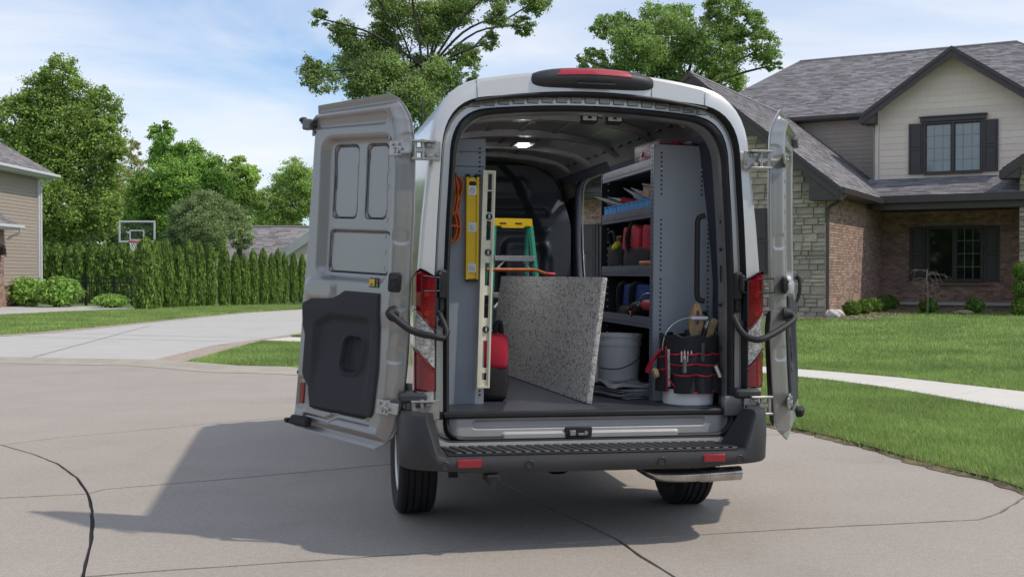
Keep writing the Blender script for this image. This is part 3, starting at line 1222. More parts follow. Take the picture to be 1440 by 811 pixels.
for e in (lt, rt_):
    rake(e, pk, gb0 - .012, .30, .04)
    rake(e, pk, gb0 - .055, .13, .03, dz=.03, name='drip_edge')
    MB().prism([(e[0], e[1] - .12), (pk[0], pk[1] - .12), (pk[0], pk[1] - .16), (e[0], e[1] - .16)], 0, .5, lambda a, z, d: (a, gb0 + d, z)).build('soffit', M_TRIM, house, ang=0)
# boxed return at the left eave
part(MB().prism([(-.60, 6.30), (-.12, 6.30), (-.12, 6.86), (-.60, 6.52)], 0, .62, lambda a, z, d: (a, gb0 - .02 + d, z)), 'eave_return', M_TRIM, house, ang=0)
part(MB().tube(spline([(-.55, 7.4, 6.33), (-.45, 7.5, 6.26), (-.28, 7.56, 6.22), (-.245, 7.62, 6.0), (-.245, 7.64, 5.0), (-.245, 7.64, 4.4)], 5), .035, 8), 'downspout', M_TAUPE, house)

# garage roof
GE = (.47, 3.74)
GP = (-3.64, 7.03)
solid_roof('garage_roof', house, [[(GE[0], -.45, GE[1]), (GE[0], 9.7, GE[1]), (GP[0], 9.7, GP[1]), (GP[0], -.45, GP[1])], [(GP[0], -.45, GP[1]), (GP[0], 9.7, GP[1]), (-7.8, 9.7, 3.74), (-7.8, -.45, 3.74)]], t=.12)
roof_plane('r', house, (GE[0], -.45, GE[1] + .01), (GE[0], 9.7, GE[1] + .01), (GP[0], -.45, GP[1] + .01), (GP[0], 9.7, GP[1] + .01), seed=41)
roof_plane('r', house, (-7.8, 9.7, 3.75), (-7.8, -.45, 3.75), (GP[0], 9.7, GP[1] + .01), (GP[0], -.45, GP[1] + .01), seed=42)
for e in ((GE[0], GE[1]), (-7.8, 3.74)):
    rake(e, GP, -.462, .32, .04)
    rake(e, GP, -.505, .13, .03, dz=.03, name='drip_edge')
    MB().prism([(e[0], e[1] - .13), (GP[0], GP[1] - .13), (GP[0], GP[1] - .17), (e[0], e[1] - .17)], 0, .46, lambda a, z, d: (a, -.45 + d, z)).build('soffit', M_TRIM, house, ang=0)
part(MB().prism([(-.32, 3.40), (.47, 3.40), (.55, 3.62), (.47, 3.76), (-.32, 4.32)], 0, .50, lambda a, z, d: (a, -.47 + d, z)), 'eave_return', M_TRIM, house, ang=0)
part(MB().tube([(GP[0], -.48, GP[1] + .02), (GP[0], 9.7, GP[1] + .02)], .05, 6), 'ridge_cap', M_SHING, house)
# gutters along the side eave and round the porch
part(MB().prism([(.45, 3.56), (.56, 3.58), (.60, 3.72), (.45, 3.72)], 0, 5.5, lambda a, z, d: (a, -.4 + d, z)), 'gutter', M_TRIM, house, ang=0)
part(MB().box((.22, 2.4, 3.60), (.5, 5.4, .06)), 'soffit', M_TRIM, house)
part(MB().prism([(4.98, 3.60), (5.10, 3.60), (5.12, 3.80), (4.98, 3.82)], 0, 4.6, lambda bb, z, d: (.46 + d, bb, z)), 'gutter', M_TRIM, house, ang=0)
part(MB().box((2.8, 5.25, 3.52), (5.2, .24, .26), bev=.01), 'porch_beam', M_TRIM, house)
part(MB().box((2.8, 6.5, 3.48), (5.5, 2.6, .05)), 'porch_ceiling', M_TRIM, house)
solid_roof('porch_roof', house, [[(-.4, 5.05, 3.80), (6.2, 5.05, 3.80), (6.2, 7.9, 4.60), (-.4, 7.9, 4.60)]], t=.08)
roof_plane('r', house, (-.4, 5.05, 3.81), (6.2, 5.05, 3.81), (-.4, 7.9, 4.61), (6.2, 7.9, 4.61), seed=51)
# corner downspout
part(MB().tube(spline([(.50, .1, 3.60), (.48, .05, 3.50), (.30, .02, 3.34), (.10, -.02, 3.22), (.07, -.02, 3.0), (.07, -.02, 1.0), (.07, -.02, .38), (.10, -.12, .28)], 5), .045, 8), 'downspout', M_TRIM, house)

# entry bay at the right edge
eb = part(MB().prism([(4.30, .2), (8.2, .2), (8.2, 4.9), (6.3, 6.2), (4.30, 4.78)], 0, .3, lambda a, z, d: (a, 5.23 + d, z)), 'entry_wall', M_SMORTAR, house, ang=0)
stones(eb, FR_FRONT(5.21), 4.30, 5.9, .15, 4.7, lambda a, z: True, 120, 8, key=lambda c: c[0])
part(MB().box((4.36, 5.4, 2.5), (.1, .3, 4.5)), 'entry_cheek', M_STONE, house, ang=0)
ek, el_ = (6.4, 6.25), (3.88, 4.48)
solid_roof('entry_roof', house, [[(el_[0], 4.8, el_[1]), (el_[0], 9.0, el_[1]), (ek[0], 9.0, ek[1]), (ek[0], 4.8, ek[1])], [(ek[0], 4.8, ek[1]), (ek[0], 9, ek[1]), (8.9, 9, 4.48), (8.9, 4.8, 4.48)]])
roof_plane('r', house, (el_[0], 4.8, el_[1] + .01), (el_[0], 9.0, el_[1] + .01), (ek[0], 4.8, ek[1] + .01), (ek[0], 9.0, ek[1] + .01), seed=61)
rake(el_, ek, 4.79, .30, .04)
part(MB().prism([(3.80, 4.20), (4.34, 4.20), (4.34, 4.75), (3.80, 4.42)], 0, .6, lambda a, z, d: (a, 4.78 + d, z)), 'eave_return', M_TRIM, house, ang=0)

# mulch bed along the foot of the house
hb = MB()
hb.prism([tuple((HM @ Vector((a, bb_, 0))).xy) for a, bb_ in [(-6, -1.2), (-2, -1.3), (0.2, -1.3), (1.2, -.4), (1.5, 2), (1.7, 5.2), (3.2, 5.6), (5.5, 4.2), (8, 4), (8, 7.6), (0, 7.6), (0, 0), (-6, 0)]], .2, .305)
tag(hb.build('mulch_bed', M_MULCH, ang=0), kind='structure')
tag(tri_mesh('mulch_chips', *(lambda n: ((lambda V: (V.reshape(-1, 3), np.arange(n * 3).reshape(n, 3)))((lambda c, o: c[:, None, :] + o)(
    np.array([tuple(HM @ Vector((NR.uniform(.1, 1.4), NR.uniform(-1.0, 7), .31))) for _ in range(n // 2)] + [tuple(HM @ Vector((NR.uniform(-3.5, 1.0), NR.uniform(-1.2, -.1), .31))) for _ in range(n - n // 2)]),
    NR.uniform(-.05, .05, (n, 3, 3)) * np.array([1, 1, .5])))))(5000), mat('chips', (0.33, 0.26, 0.21), 1.0, isl_var=.5)), kind='stuff')

# ------------------------------------------------------------------ house on the left
lh = thing('siding_house', 'beige two storey house with white gutters beyond the neighbour driveway', 'house', Matrix.Translation((-21.9, 52.0, 0)))
M_BEIGE = mat('beige_siding', (0.37, 0.312, 0.26), 0.7, var=0.03, obj_var=0.03)
lw = part(MB().box((-3.0, -5.5, 3.0), (5.9, 11, 6.0)), 'wall', M_BEIGE, lh, ang=0)
FRL = Matrix.Translation((-.045, 0, 0)) @ RZ90
planks(lw, FRL, -11, 0, .95, 6.0, .155, M_BEIGE)
lb = part(MB().box((-.06, -5.5, .42), (.08, 11, .86)), 'brick_base', M_MORTAR, lh, ang=0)
brick_wall(lb, lambda u, z: Matrix.Translation((-.012, u, z)) @ RZ90, -4.6, 0, .05, .85, first=200)
part(MB().box((-.03, -5.5, .90), (.12, 11, .10)), 'base_band', mat('band_paint', (.16, .10, .08), .8), lh, ang=0)
part(MB().box((.01, -.03, 3.4), (.12, .14, 5.2), bev=.01), 'corner_board', M_WHITE, lh)
le = .62
q0, q1, q2, q3 = (le, .7, 6.05), (le, -12, 6.05), (-5.4, -12, 10.4), (-5.4, -5.3, 10.4)
solid_roof('roof', lh, [[q0, q1, q2, q3][::-1], [(le, .7, 6.05), (-5.4, -5.3, 10.4), (-11.5, .7, 6.05)]])
roof_plane('r', lh, q1, q0, q2, q3, seed=71, course=.16)
part(MB().box((le + .05, -5.6, 6.0), (.14, 12.8, .14), bev=.03), 'gutter', M_WHITE, lh)
part(MB().box((.3, -5.6, 5.9), (.6, 12.6, .06)), 'soffit', M_WHITE, lh)
part(MB().tube(spline([(.62, .3, 5.95), (.45, .3, 5.8), (.12, .06, 5.55), (.10, .06, 5.2), (.10, .06, 3), (.10, .06, .3)], 5), .055, 8), 'downspout', M_WHITE, lh)
# low wing nearer the camera, its side wall almost in line with the house wall
lwg = part(MB().box((-2.42, -7.5, 1.72), (5.14, 7.2, 3.44)), 'wing_wall', M_MORTAR, lh, ang=0)
brick_wall(lwg, lambda u, z: Matrix.Translation((.158, u, z)) @ RZ90, -5.5, -3.9, .1, 3.3, first=250, key=lambda c: -c[0])
brick_wall(lwg, lambda u, z: Matrix.Translation((.158, u, z)) @ RZ90, -11.1, -5.5, .1, 3.3, first=0)
solid_roof('wing_roof', lh, [[(.78, -11.5, 3.50), (.78, -3.5, 3.50), (-2.4, -6.4, 5.9), (-2.4, -11.5, 5.9)], [(.78, -3.5, 3.50), (-5.4, -3.5, 3.5), (-2.4, -6.4, 5.9)]])
roof_plane('r', lh, (.78, -11.5, 3.51), (.78, -3.5, 3.51), (-2.4, -11.5, 5.91), (-2.4, -6.4, 5.91), seed=72)
part(MB().box((.83, -7.5, 3.46), (.13, 8.1, .14), bev=.03), 'gutter', M_WHITE, lh)
part(MB().box((.46, -7.5, 3.36), (.66, 7.9, .06)), 'soffit', M_WHITE, lh)
part(MB().tube(spline([(.82, -3.8, 3.42), (.76, -3.75, 3.2), (.45, -3.8, 3.05), (.28, -3.85, 2.9)], 5), .055, 8), 'downspout', M_WHITE, lh)
M_BLACK = mat('black_metal', (0.018, 0.018, 0.02), 0.45, var=0.1)
lamp = part(MB().box((.19, -4.35, 2.35), (.05, .12, .2), bev=.01).box((.32, -4.35, 2.40), (.2, .2, .3), bev=.03).lathe([(.0, .14), (.14, 0)], 8, Matrix.Translation((.32, -4.35, 2.56))), 'wall_lantern', M_BLACK, lh)

# ------------------------------------------------------------------ grey roofed house far back
fh = thing('grey_roof_house', 'low house behind the hedge showing a grey roof and white gable edge', 'house', Matrix.Translation((-18.2, 78.0, 0)))
z_r, z_e = 4.85, 2.0
part(MB().box((1.9, 4.0, 1.0), (7.4, 8.4, 2.0)), 'wall', M_BEIGE, fh, ang=0)
solid_roof('roof', fh, [[(-2.2, -.6, z_e), (5.2, -.6, z_e), (5.2, 4.2, z_r), (-2.2, 4.2, z_r)], [(5.2, 9, z_e), (-2.2, 9, z_e), (-2.2, 4.2, z_r), (5.2, 4.2, z_r)]], t=.15)
roof_plane('r', fh, (-2.2, -.6, z_e + .01), (5.2, -.6, z_e + .01), (-2.2, 4.2, z_r + .01), (5.2, 4.2, z_r + .01), seed=81, course=.25, tab=.5)
part(MB().tube([(-2.2, 4.2, z_r + .02), (5.2, 4.2, z_r + .02)], .1, 6), 'ridge_cap', M_SHING, fh)
# cross gable with a white rake
cgx = 5.6
gwl = part(MB().prism([(1.9, 2.0), (6.4, 2.0), (6.4, 5.0)], 0, .2, lambda a, z, d: (a, -1.6 + d, z)), 'gable_wall', M_LTRIM, fh, ang=0)
planks(gwl, Matrix.Translation((0, -1.62, 0)), 2.0, 6.4, 2.0, 4.9, .22, M_SHAKE, lo=lambda z: 1.95 + (z - 2.0) * 1.5, name='siding_board')
MB().prism([(1.35, 1.55), (1.35, 2.22), (6.6, 5.78), (6.6, 5.10)], 0, .12, lambda a, z, d: (a, -1.8 - d, z)).build('rake_board', M_WHITE, fh, ang=0)
solid_roof('roof', fh, [[(1.35, -1.7, 2.10), (6.6, -1.7, 5.63), (6.6, 4, 5.63), (1.35, 4, 2.10)]])

# ------------------------------------------------------------------ vegetation
M_BARK = mat('bark', (0.10, 0.085, 0.068), 0.95, var=0.3, scale=6, bump=1.0, bscale=20, aniso=(3, 3, .6))
LEAF = {
    'maple': leaf_mat('leaf_maple', (0.067, 0.134, 0.025), (0.409, 0.559, 0.112), 0.45),
    'ash': leaf_mat('leaf_ash', (0.072, 0.125, 0.036), (0.401, 0.530, 0.155), 0.45),
    'oak': leaf_mat('leaf_oak', (0.077, 0.143, 0.035), (0.377, 0.529, 0.135), 0.45),
    'mid': leaf_mat('leaf_mid', (0.090, 0.185, 0.031), (0.409, 0.636, 0.117), 0.45),
    'grey': leaf_mat('leaf_grey', (0.113, 0.168, 0.067), (0.362, 0.454, 0.190), 0.40),
    'pale': leaf_mat('leaf_pale', (0.192, 0.228, 0.090), (0.624, 0.605, 0.266), 0.45),
    'light': leaf_mat('leaf_light', (0.134, 0.228, 0.048), (0.525, 0.697, 0.177), 0.50),
    'dark': leaf_mat('leaf_dark', (0.041, 0.086, 0.024), (0.153, 0.258, 0.061), 0.35),
    'cedar': leaf_mat('leaf_cedar', (0.05, 0.112, 0.017), (0.27, 0.41, 0.065), 0.35),
    'box': leaf_mat('leaf_box', (0.053, 0.118, 0.013), (0.207, 0.347, 0.039), 0.35),
    'red': leaf_mat('leaf_red', (0.075, 0.018, 0.021), (0.247, 0.067, 0.067), 0.3),
}


def leaf_quads(P, size, flat=.6, up=None, asp=.62, out_=None):
    n = len(P)
    nr = NR.normal(0, 1, (n, 3))
    nr[:, 2] += flat
    if out_ is not None:
        nr += out_
    nr /= np.linalg.norm(nr, axis=1)[:, None]
    t = NR.normal(0, 1, (n, 3)) if up is None else np.tile(np.array(up, float), (n, 1)) + NR.normal(0, .35, (n, 3))
    t -= nr * np.sum(t * nr, 1)[:, None]
    t /= np.maximum(np.linalg.norm(t, axis=1), 1e-6)[:, None]
    bt = np.cross(nr, t)
    s = (size * NR.uniform(.6, 1.35, n))[:, None]
    V = np.empty((n, 4, 3))
    V[:, 0] = P - t * s * .5
    V[:, 1] = P + bt * s * asp * .5 + t * s * .05
    V[:, 2] = P + t * s * .5
    V[:, 3] = P - bt * s * asp * .5 + t * s * .05
    return V


def leaf_obj(name, V, m, parent):
    n = len(V)
    return tri_mesh(name, V.reshape(-1, 3), np.arange(n * 4).reshape(n, 4), m, parent)


def at(px, py, D):
    return ((px - 720) / 1580 * D, D, (384 - py) / 1580 * D + CAM_H)


def tree(name, label, trunk_px, D, lobes, leafm, seed, n=26000, size=.26, group=None, trunk_r=.28, depth=.55, limbs=None, clump=.27, fork=.35, cat='tree', shell=.45):
    rd = np.random.default_rng(seed)
    rr = random.Random(seed)
    bx = (trunk_px - 720) / 1580 * D
    gz = G(bx, D) - .02
    root = thing(name, label, cat, Matrix.Translation((bx, D, gz)), group)
    base = Vector((bx, D, gz))
    L_ = []
    span = max(abs((l[0] - trunk_px) / 1580 * D) for l in lobes) * depth
    for (px, py, rp) in lobes:
        x, _, z = at(px, py, D)
        L_.append((Vector((x, D + rr.uniform(-1, 1) * span, z)), rp / 1580 * D))
    zlow = min(c.z - r for c, r in L_)
    ztop = max(c.z for c, r in L_)
    # trunk and limbs
    tb = MB()
    fz = lerp(zlow, ztop, fork)
    pts = [base + Vector((0, 0, -.2))]
    for k in range(1, 7):
        pts.append(base + Vector((rr.uniform(-.12, .12), rr.uniform(-.12, .12), (fz - gz) * k / 6)))
    tb.tube(spline(pts, 3), [trunk_r * (1.25 - .55 * i / 18) for i in range(19)], 9)
    for c, r in L_:
        st = pts[rr.choice((4, 5, 6, 6, 6))]
        mid = st.lerp(c, .5) + Vector((rr.uniform(-.1, .1) * r, 0, rr.uniform(.0, .35) * abs(c.z - st.z)))
        path = spline([st, mid, c, c + (c - mid).normalized() * r * .35 + Vector((0, 0, r * .3))], 5)
        m_ = len(path)
        tb.tube(path, [max(.02, trunk_r * .26 * (1 - i / m_) ** .8) for i in range(m_)], 6)
        for q in range(6):
            s = path[rr.randrange(m_ // 3, m_ - 1)]
            dv = Vector((rr.uniform(-1, 1), rr.uniform(-1, 1), rr.uniform(-.3, 1))).normalized() * r * rr.uniform(.4, .75)
            tb.tube(spline([s, s + dv * .5 + Vector((0, 0, .1 * r)), s + dv], 3), [.03, .028, .025, .02, .017, .014, .01][:7], 4)
    tb.build('trunk', M_BARK, root, off=base, ang=60)
    # leaves in clumps
    vol = np.array([r ** 2.2 for c, r in L_])
    vol /= vol.sum()
    P = []
    per = 70
    for k in range(max(1, int(n * 3.0) // per)):
        c, r = L_[rd.choice(len(L_), p=vol)]
        d = rd.normal(0, 1, 3)
        d /= np.linalg.norm(d)
        rad = r * rd.uniform(shell, 1.0) ** .8
        cc = np.array(c) + d * rad
        cr_ = r * clump * rd.uniform(.5, 1.25)
        q = rd.normal(0, .5, (per, 3)) * np.array([cr_, cr_, cr_ * .62])
        P.append(cc + q)
    P = np.concatenate(P) - np.array(base)
    leaf_obj('crown', leaf_quads(P, size * .56), leafm, root)
    return root


tree('maple_tree', 'tall broad bright green maple behind the beige house at left', 82, 62,
     [(92, 112, 30), (62, 140, 38), (122, 150, 36), (25, 175, 40), (85, 185, 50), (140, 195, 34), (165, 215, 22), (50, 235, 52), (120, 250, 48), (8, 245, 44), (90, 300, 50), (145, 300, 34), (30, 310, 40)],
     LEAF['maple'], 11, n=46000, size=.27, trunk_r=.42)
tree('ash_tree', 'tall loose leafed tree with bare limbs rising behind the van roof', 602, 68,
     [(452, 28, 13), (478, 42, 20), (500, 80, 34), (448, 112, 20), (470, 128, 22), (545, 108, 34), (520, 125, 30), (532, 55, 30), (545, 10, 30), (600, 30, 36), (640, 15, 26), (595, 95, 30), (625, 120, 30), (655, 85, 22), (570, -30, 40), (640, -45, 44), (702, 40, 18), (735, 25, 16), (690, 75, 14), (668, 112, 14), (515, -25, 26), (700, -15, 30), (755, -12, 22), (590, 150, 34), (560, 170, 30), (620, 175, 34), (600, 210, 36), (555, 215, 28), (650, 205, 28), (590, 250, 26), (630, 245, 24)],
     LEAF['ash'], 12, n=62000, size=.27, trunk_r=.36, clump=.38, fork=.55, shell=.3)
tree('round_tree', 'rounded leafy tree rising behind the garage roof', 955, 64,
     [(848, 48, 22), (880, 38, 26), (925, 22, 26), (965, 14, 26), (1005, 28, 28), (1038, 46, 26), (1062, 78, 24), (1076, 100, 12), (838, 82, 24), (890, 80, 36), (945, 60, 40), (1000, 80, 40), (862, 110, 24), (930, 115, 36), (1030, 110, 30), (985, 130, 36), (812, 98, 9), (900, 150, 40), (960, 180, 40)],
     LEAF['oak'], 13, n=42000, size=.24, trunk_r=.4)
tree('linden_tree', 'bright green tree with a pointed top behind the hoop', 252, 70,
     [(236, 192, 18), (232, 222, 26), (262, 228, 30), (288, 240, 26), (250, 262, 40), (212, 272, 30), (300, 265, 28), (280, 300, 34), (230, 310, 36), (195, 305, 26)],
     LEAF['mid'], 14, n=34000, size=.27, trunk_r=.3)
tree('young_tree', 'slim light green tree right of the pointed tree', 338, 74,
     [(335, 232, 16), (350, 252, 20), (322, 252, 18), (338, 280, 26), (362, 282, 14), (330, 312, 24)],
     LEAF['light'], 15, n=14000, size=.27, trunk_r=.2)
tree('willow_tree', 'pale thin leafed tree between the maple and the pointed tree', 186, 78,
     [(186, 208, 16), (190, 240, 22), (176, 262, 20), (202, 262, 20), (185, 290, 30), (165, 305, 24)],
     LEAF['pale'], 16, n=9000, size=.22, trunk_r=.2)
tree('olive_tree', 'low greyish green bushy tree behind the hedge beside the grey roof', 290, 60,
     [(290, 292, 26), (262, 305, 26), (318, 308, 26), (292, 325, 34), (335, 330, 20), (250, 335, 24)],
     LEAF['grey'], 17, n=22000, size=.16, trunk_r=.14)
tree('elm_tree', 'light green open tree at the edge of the open left van door', 412, 86,
     [(416, 240, 18), (398, 262, 20), (430, 258, 22), (382, 280, 16), (412, 285, 26), (440, 285, 26), (372, 298, 16), (395, 305, 22)],
     LEAF['light'], 18, n=14000, size=.25, trunk_r=.25, clump=.4)
for i, (px, top, D, kk) in enumerate(((15, 290, 92, 'dark'), (110, 300, 92, 'dark'), (150, 288, 96, 'grey'), (205, 300, 92, 'dark'), (250, 315, 90, 'dark'), (330, 318, 98, 'mid'), (375, 296, 100, 'mid'), (425, 305, 100, 'dark'), (480, 300, 100, 'dark'), (560, 300, 100, 'mid'), (60, 310, 90, 'dark'))):
    r = 30
    tree('woodland_tree', 'woodland tree ' + ('at the far left behind the beige house', 'under the left flank of the tall maple', 'under the right flank of the tall maple', 'right behind the basketball backboard', 'below the pointed bright tree', 'behind the greyish bushy tree', 'just left of the open van door above the grey roof', 'hidden by the open left van door', 'hidden behind the left side of the van', 'hidden behind the van roof', 'low under the crown of the tall maple')[i], px, D,
         [(px, top + 10, r * .7), (px - 22, top + 32, r), (px + 22, top + 30, r), (px, top + 58, r), (px - 30, top + 70, r * .9), (px + 28, top + 75, r * .9)],
         LEAF[kk], 60 + i, n=4500, size=.42, trunk_r=.25, group='woodland trees behind the hedge')


# --- clipped cedar columns
def cedar_mesh(seed, n=4200):
    rd = np.random.default_rng(seed)
    h = rd.uniform(.02, 1.0, n)
    a = rd.uniform(0, 2 * pi, n)
    prof = np.interp(h, [0, .06, .3, .6, .85, .95, 1.0], [.36, .46, .5, .49, .38, .22, .03])
    rip = 1 + .16 * np.sin(a * 5 + seed + h * 5) * np.sin(h * 11 + seed) + rd.normal(0, .07, n)
    r = prof * rip * rd.uniform(.72, 1.0, n)
    P = np.stack([r * np.cos(a), r * np.sin(a), h * 1.0], 1)
    out_ = np.stack([np.cos(a), np.sin(a), np.zeros(n)], 1) * 1.6
    sc = np.array([1, 1, 2.6])
    P = P * sc
    V = leaf_quads(P, .15, 0.1, up=(0, 0, 1), asp=.45, out_=out_)
    V[:, 2] += np.array([0, 0, .05])
    o = leaf_obj('foliage', V, LEAF['cedar'], None)
    me = o.data
    bpy.data.objects.remove(o)
    return me


CED = [cedar_mesh(s) for s in (1, 2, 3, 4, 5)]
TRK = MB().tube([(0, 0, -.1), (0, 0, .5), (0, 0, 2.2)], [.06, .05, .02], 7)
_t = TRK.build('trunk', M_BARK)
TRKM = _t.data
bpy.data.objects.remove(_t)


def cedar(px, top, D, width_px, label, group, k):
    x = (px - 720) / 1580 * D
    h = (384 - top) / 1580 * D + CAM_H
    r = thing('cedar_tree', label, 'tree', Matrix.Translation((x, D, 0)) @ Matrix.Rotation(k * 1.9, 4, 'Z') @ Matrix.Diagonal((width_px / 1580 * D, width_px / 1580 * D, h / 2.6, 1)), group)
    for nm, me in (('foliage', CED[k % 5]), ('trunk', TRKM)):
        o = bpy.data.objects.new(nm, me)
        COL.objects.link(o)
        o.parent = r


front = [(197, 337, 42), (219, 341, 24), (235, 339, 23), (252, 347, 23), (266, 340, 21), (280, 343, 21), (296, 344, 20), (315, 341, 21), (331, 355, 19), (343, 361, 18), (356, 353, 20), (370, 351, 18), (382, 356, 16), (391, 353, 15), (400, 355, 15), (413, 357, 15), (425, 358, 15), (438, 360, 15), (450, 361, 15)]
for i, (px, top, wd) in enumerate(front):
    D = 44.5 + (px - 197) / 230 * 12
    if i == 0:
        lb_ = 'broad cedar at the left end of the front hedge row by the driveway'
    else:
        lb_ = ORD[i] + ' cedar from the left end of the front hedge row, narrow and clipped'
    cedar(px + (8 if i == 0 else 0), top + RND.uniform(-3, 3), D, wd * (.80 if i == 0 else .82 + RND.uniform(-.05, .08)), lb_, 'cedars of the front hedge row', i)
for i, (px, top) in enumerate(((64, 346), (82, 344), (100, 347), (112, 342), (132, 344), (146, 346), (159, 345), (172, 343), (184, 348))):
    cedar(px, top, 58, 26, ORD[i] + ' cedar from the left in the rear row behind the black fence', 'cedars behind the black fence', i + 2)


def bush(name, label, px, py_base, py_top, wpx, D, leafm, n=2600, size=.10, group=None, cat='shrub', z=None, shell=.6, stem=True):
    x = (px - 720) / 1580 * D
    gz = G(x, D) if z is None else z
    rx = wpx / 2 / 1580 * D
    h = (py_base - py_top) / 1580 * D
    r = thing(name, label, cat, Matrix.Translation((x, D, gz)), group)
    rd = NR
    d = rd.normal(0, 1, (n, 3))
    d /= np.linalg.norm(d, axis=1)[:, None]
    rad = rd.uniform(shell, 1.0, n) * (1 + .10 * np.sin(d[:, 0] * 7 + px) * np.sin(d[:, 2] * 6 + px) + rd.normal(0, .04, n))
    P = d * rad[:, None] * np.array([rx, rx, h / 2]) + np.array([0, 0, h * .5])
    P[:, 2] = np.maximum(P[:, 2], .02)
    leaf_obj('foliage', leaf_quads(P, size, .2, out_=d * 1.2), leafm, r)
    if stem:
        sb = MB()
        for q in range(5):
            sb.tube([(0, 0, -.05), (RND.uniform(-.1, .1) * rx, RND.uniform(-.1, .1) * rx, h * .25), (RND.uniform(-.5, .5) * rx, RND.uniform(-.5, .5) * rx, h * .7)], [.025, .02, .008], 5)
        sb.build('stems', M_BARK, r)
    return r


bush('rhododendron', 'loose bush half hidden at the corner of the beige house', 38, 428, 388, 62, 49.5, LEAF['mid'], 3200, .16, shell=.4)
bush('rhododendron', 'wide rounded bush in front of the black fence', 84, 428, 386, 66, 48.5, LEAF['mid'], 3800, .16, shell=.4)
bush('rhododendron', 'low bush against the brick base of the beige house', 14, 428, 398, 40, 50.5, LEAF['dark'], 2000, .16, shell=.4)
bush('juniper', 'low spreading green shrub between the fence and the first cedar', 156, 430, 411, 50, 47.5, LEAF['mid'], 2600, .12, shell=.45)
for i, (px, pb) in enumerate(((1198, 445), (1215, 444), (1229, 443), (1241, 443), (1252, 442))):
    D = 31.0 + i * 1.3
    bush('boxwood', ['round clipped boxwood nearest the white boulder', 'second boxwood from the boulder along the brick wall', 'middle boxwood of the row along the brick wall', 'fourth boxwood from the boulder along the brick wall', 'boxwood at the porch end of the row by the wall'][i], px, pb, pb - 23 + i * .5, 25 - i * .7, D, LEAF['box'], 2600, .065, 'clipped boxwoods beside the brick wall')
bush('boxwood', 'round boxwood under the bare weeping tree', 1306, 443, 421, 26, 33.4, LEAF['box'], 2600, .07)
bush('boxwood', 'round boxwood alone before the porch ledge', 1372, 443, 421, 27, 33.0, LEAF['box'], 2600, .07)
bush('barberry', 'small dark red shrub at the foot of the stone wall', 1126, 446, 427, 24, 30.6, LEAF['red'], 1300, .05)

# topiary with three balls
D = 31.4
tx = (1437 - 720) / 1580 * D
tp = thing('topiary', 'topiary of three clipped green balls on one stem beside the stone column', 'shrub', Matrix.Translation((tx, D, G(tx, D))))
tz = lambda py: (384 - py) / 1580 * D + CAM_H - G(tx, D)
MB().tube([(0, 0, -.05), (0.01, 0, .7), (0, 0, tz(378))], .03, 7).build('stem', M_BARK, tp)
for py, rp in ((380, 12.5), (405, 13.5), (432, 14.5)):
    r_ = rp / 1580 * D
    d = NR.normal(0, 1, (2200, 3))
    d /= np.linalg.norm(d, axis=1)[:, None]
    leaf_obj('ball', leaf_quads(d * r_ * NR.uniform(.75, 1.03, 2200)[:, None] + np.array([0, 0, tz(py)]), .06, .2, out_=d * 1.2), LEAF['box'], tp)

# bare weeping tree
D = 32.9
bx_ = (1304 - 720) / 1580 * D
wt = thing('bare_tree', 'small leafless weeping tree in front of the porch', 'tree', Matrix.Translation((bx_, D, G(bx_, D))))
M_TWIG = mat('twig', (0.30, 0.24, 0.20), 0.9, var=0.15, scale=8)
tb = MB()
tb.tube(spline([(0, 0, -.05), (.02, 0, .5), (-.02, 0, 1.0), (.0, 0, 1.28)], 4), .022, 7)
for k in range(16):
    a = RND.uniform(0, 2 * pi)
    z0 = RND.uniform(.6, 1.28)
    r_ = RND.uniform(.25, .75)
    p = [(0, 0, z0), (cos(a) * r_ * .4, sin(a) * r_ * .4, z0 + RND.uniform(.02, .12)), (cos(a) * r_ * .8, sin(a) * r_ * .8, z0 - .02), (cos(a) * r_, sin(a) * r_, z0 - RND.uniform(.12, .5))]
    sp = spline(p, 4)
    tb.tube(sp, [.012 - .009 * i / 12 for i in range(13)], 5)
    for q in range(3):
        s = sp[RND.randrange(4, 12)]
        a2 = a + RND.uniform(-1, 1)
        tb.tube([s, s + Vector((cos(a2) * .12, sin(a2) * .12, .02)), s + Vector((cos(a2) * .2, sin(a2) * .2, -.1))], [.006, .005, .003], 4)
tb.build('branches', M_TWIG, wt)


def boulder(name, label, px, py, wpx, hpx, D, m, seed):
    x = (px - 720) / 1580 * D
    s = D / 1580
    r_ = random.Random(seed)
    mb = MB()
    off = [r_.uniform(0, 6) for _ in range(6)]

    def fn(u, v):
        a, e = u * 2 * pi, (v - .5) * pi
        k = 1 + .10 * sin(3 * a + off[0]) * cos(e) + .08 * sin(5 * a + 4 * e + off[1]) + .06 * sin(9 * a - 7 * e + off[2])
        sx, sz = wpx * s / 2, hpx * s
        return (sx * k * cos(e) ** .8 * cos(a), sx * .75 * k * cos(e) ** .8 * sin(a), sz * .5 * k * sin(e) + sz * .42)
    mb.grid(fn, 28, 16)
    o = mb.build(name, m, None, ang=30, fix=True)
    o.matrix_basis = Matrix.Translation((x, D, G(x, D)))
    tag(o, label, 'rock')


boulder('boulder', 'pale rounded boulder at the garage corner downspout', 1173, 447, 26, 14, 29.6, mat('pale_rock', (0.55, 0.52, 0.47), .9, var=.1, scale=4, bump=.6, bscale=12), 3)
boulder('flat_rock', 'flat tan rock on the mulch before the porch', 1355, 442, 26, 7, 32.4, mat('tan_rock', (0.36, 0.29, 0.21), .9, var=.15, scale=4, bump=.6, bscale=12), 5)

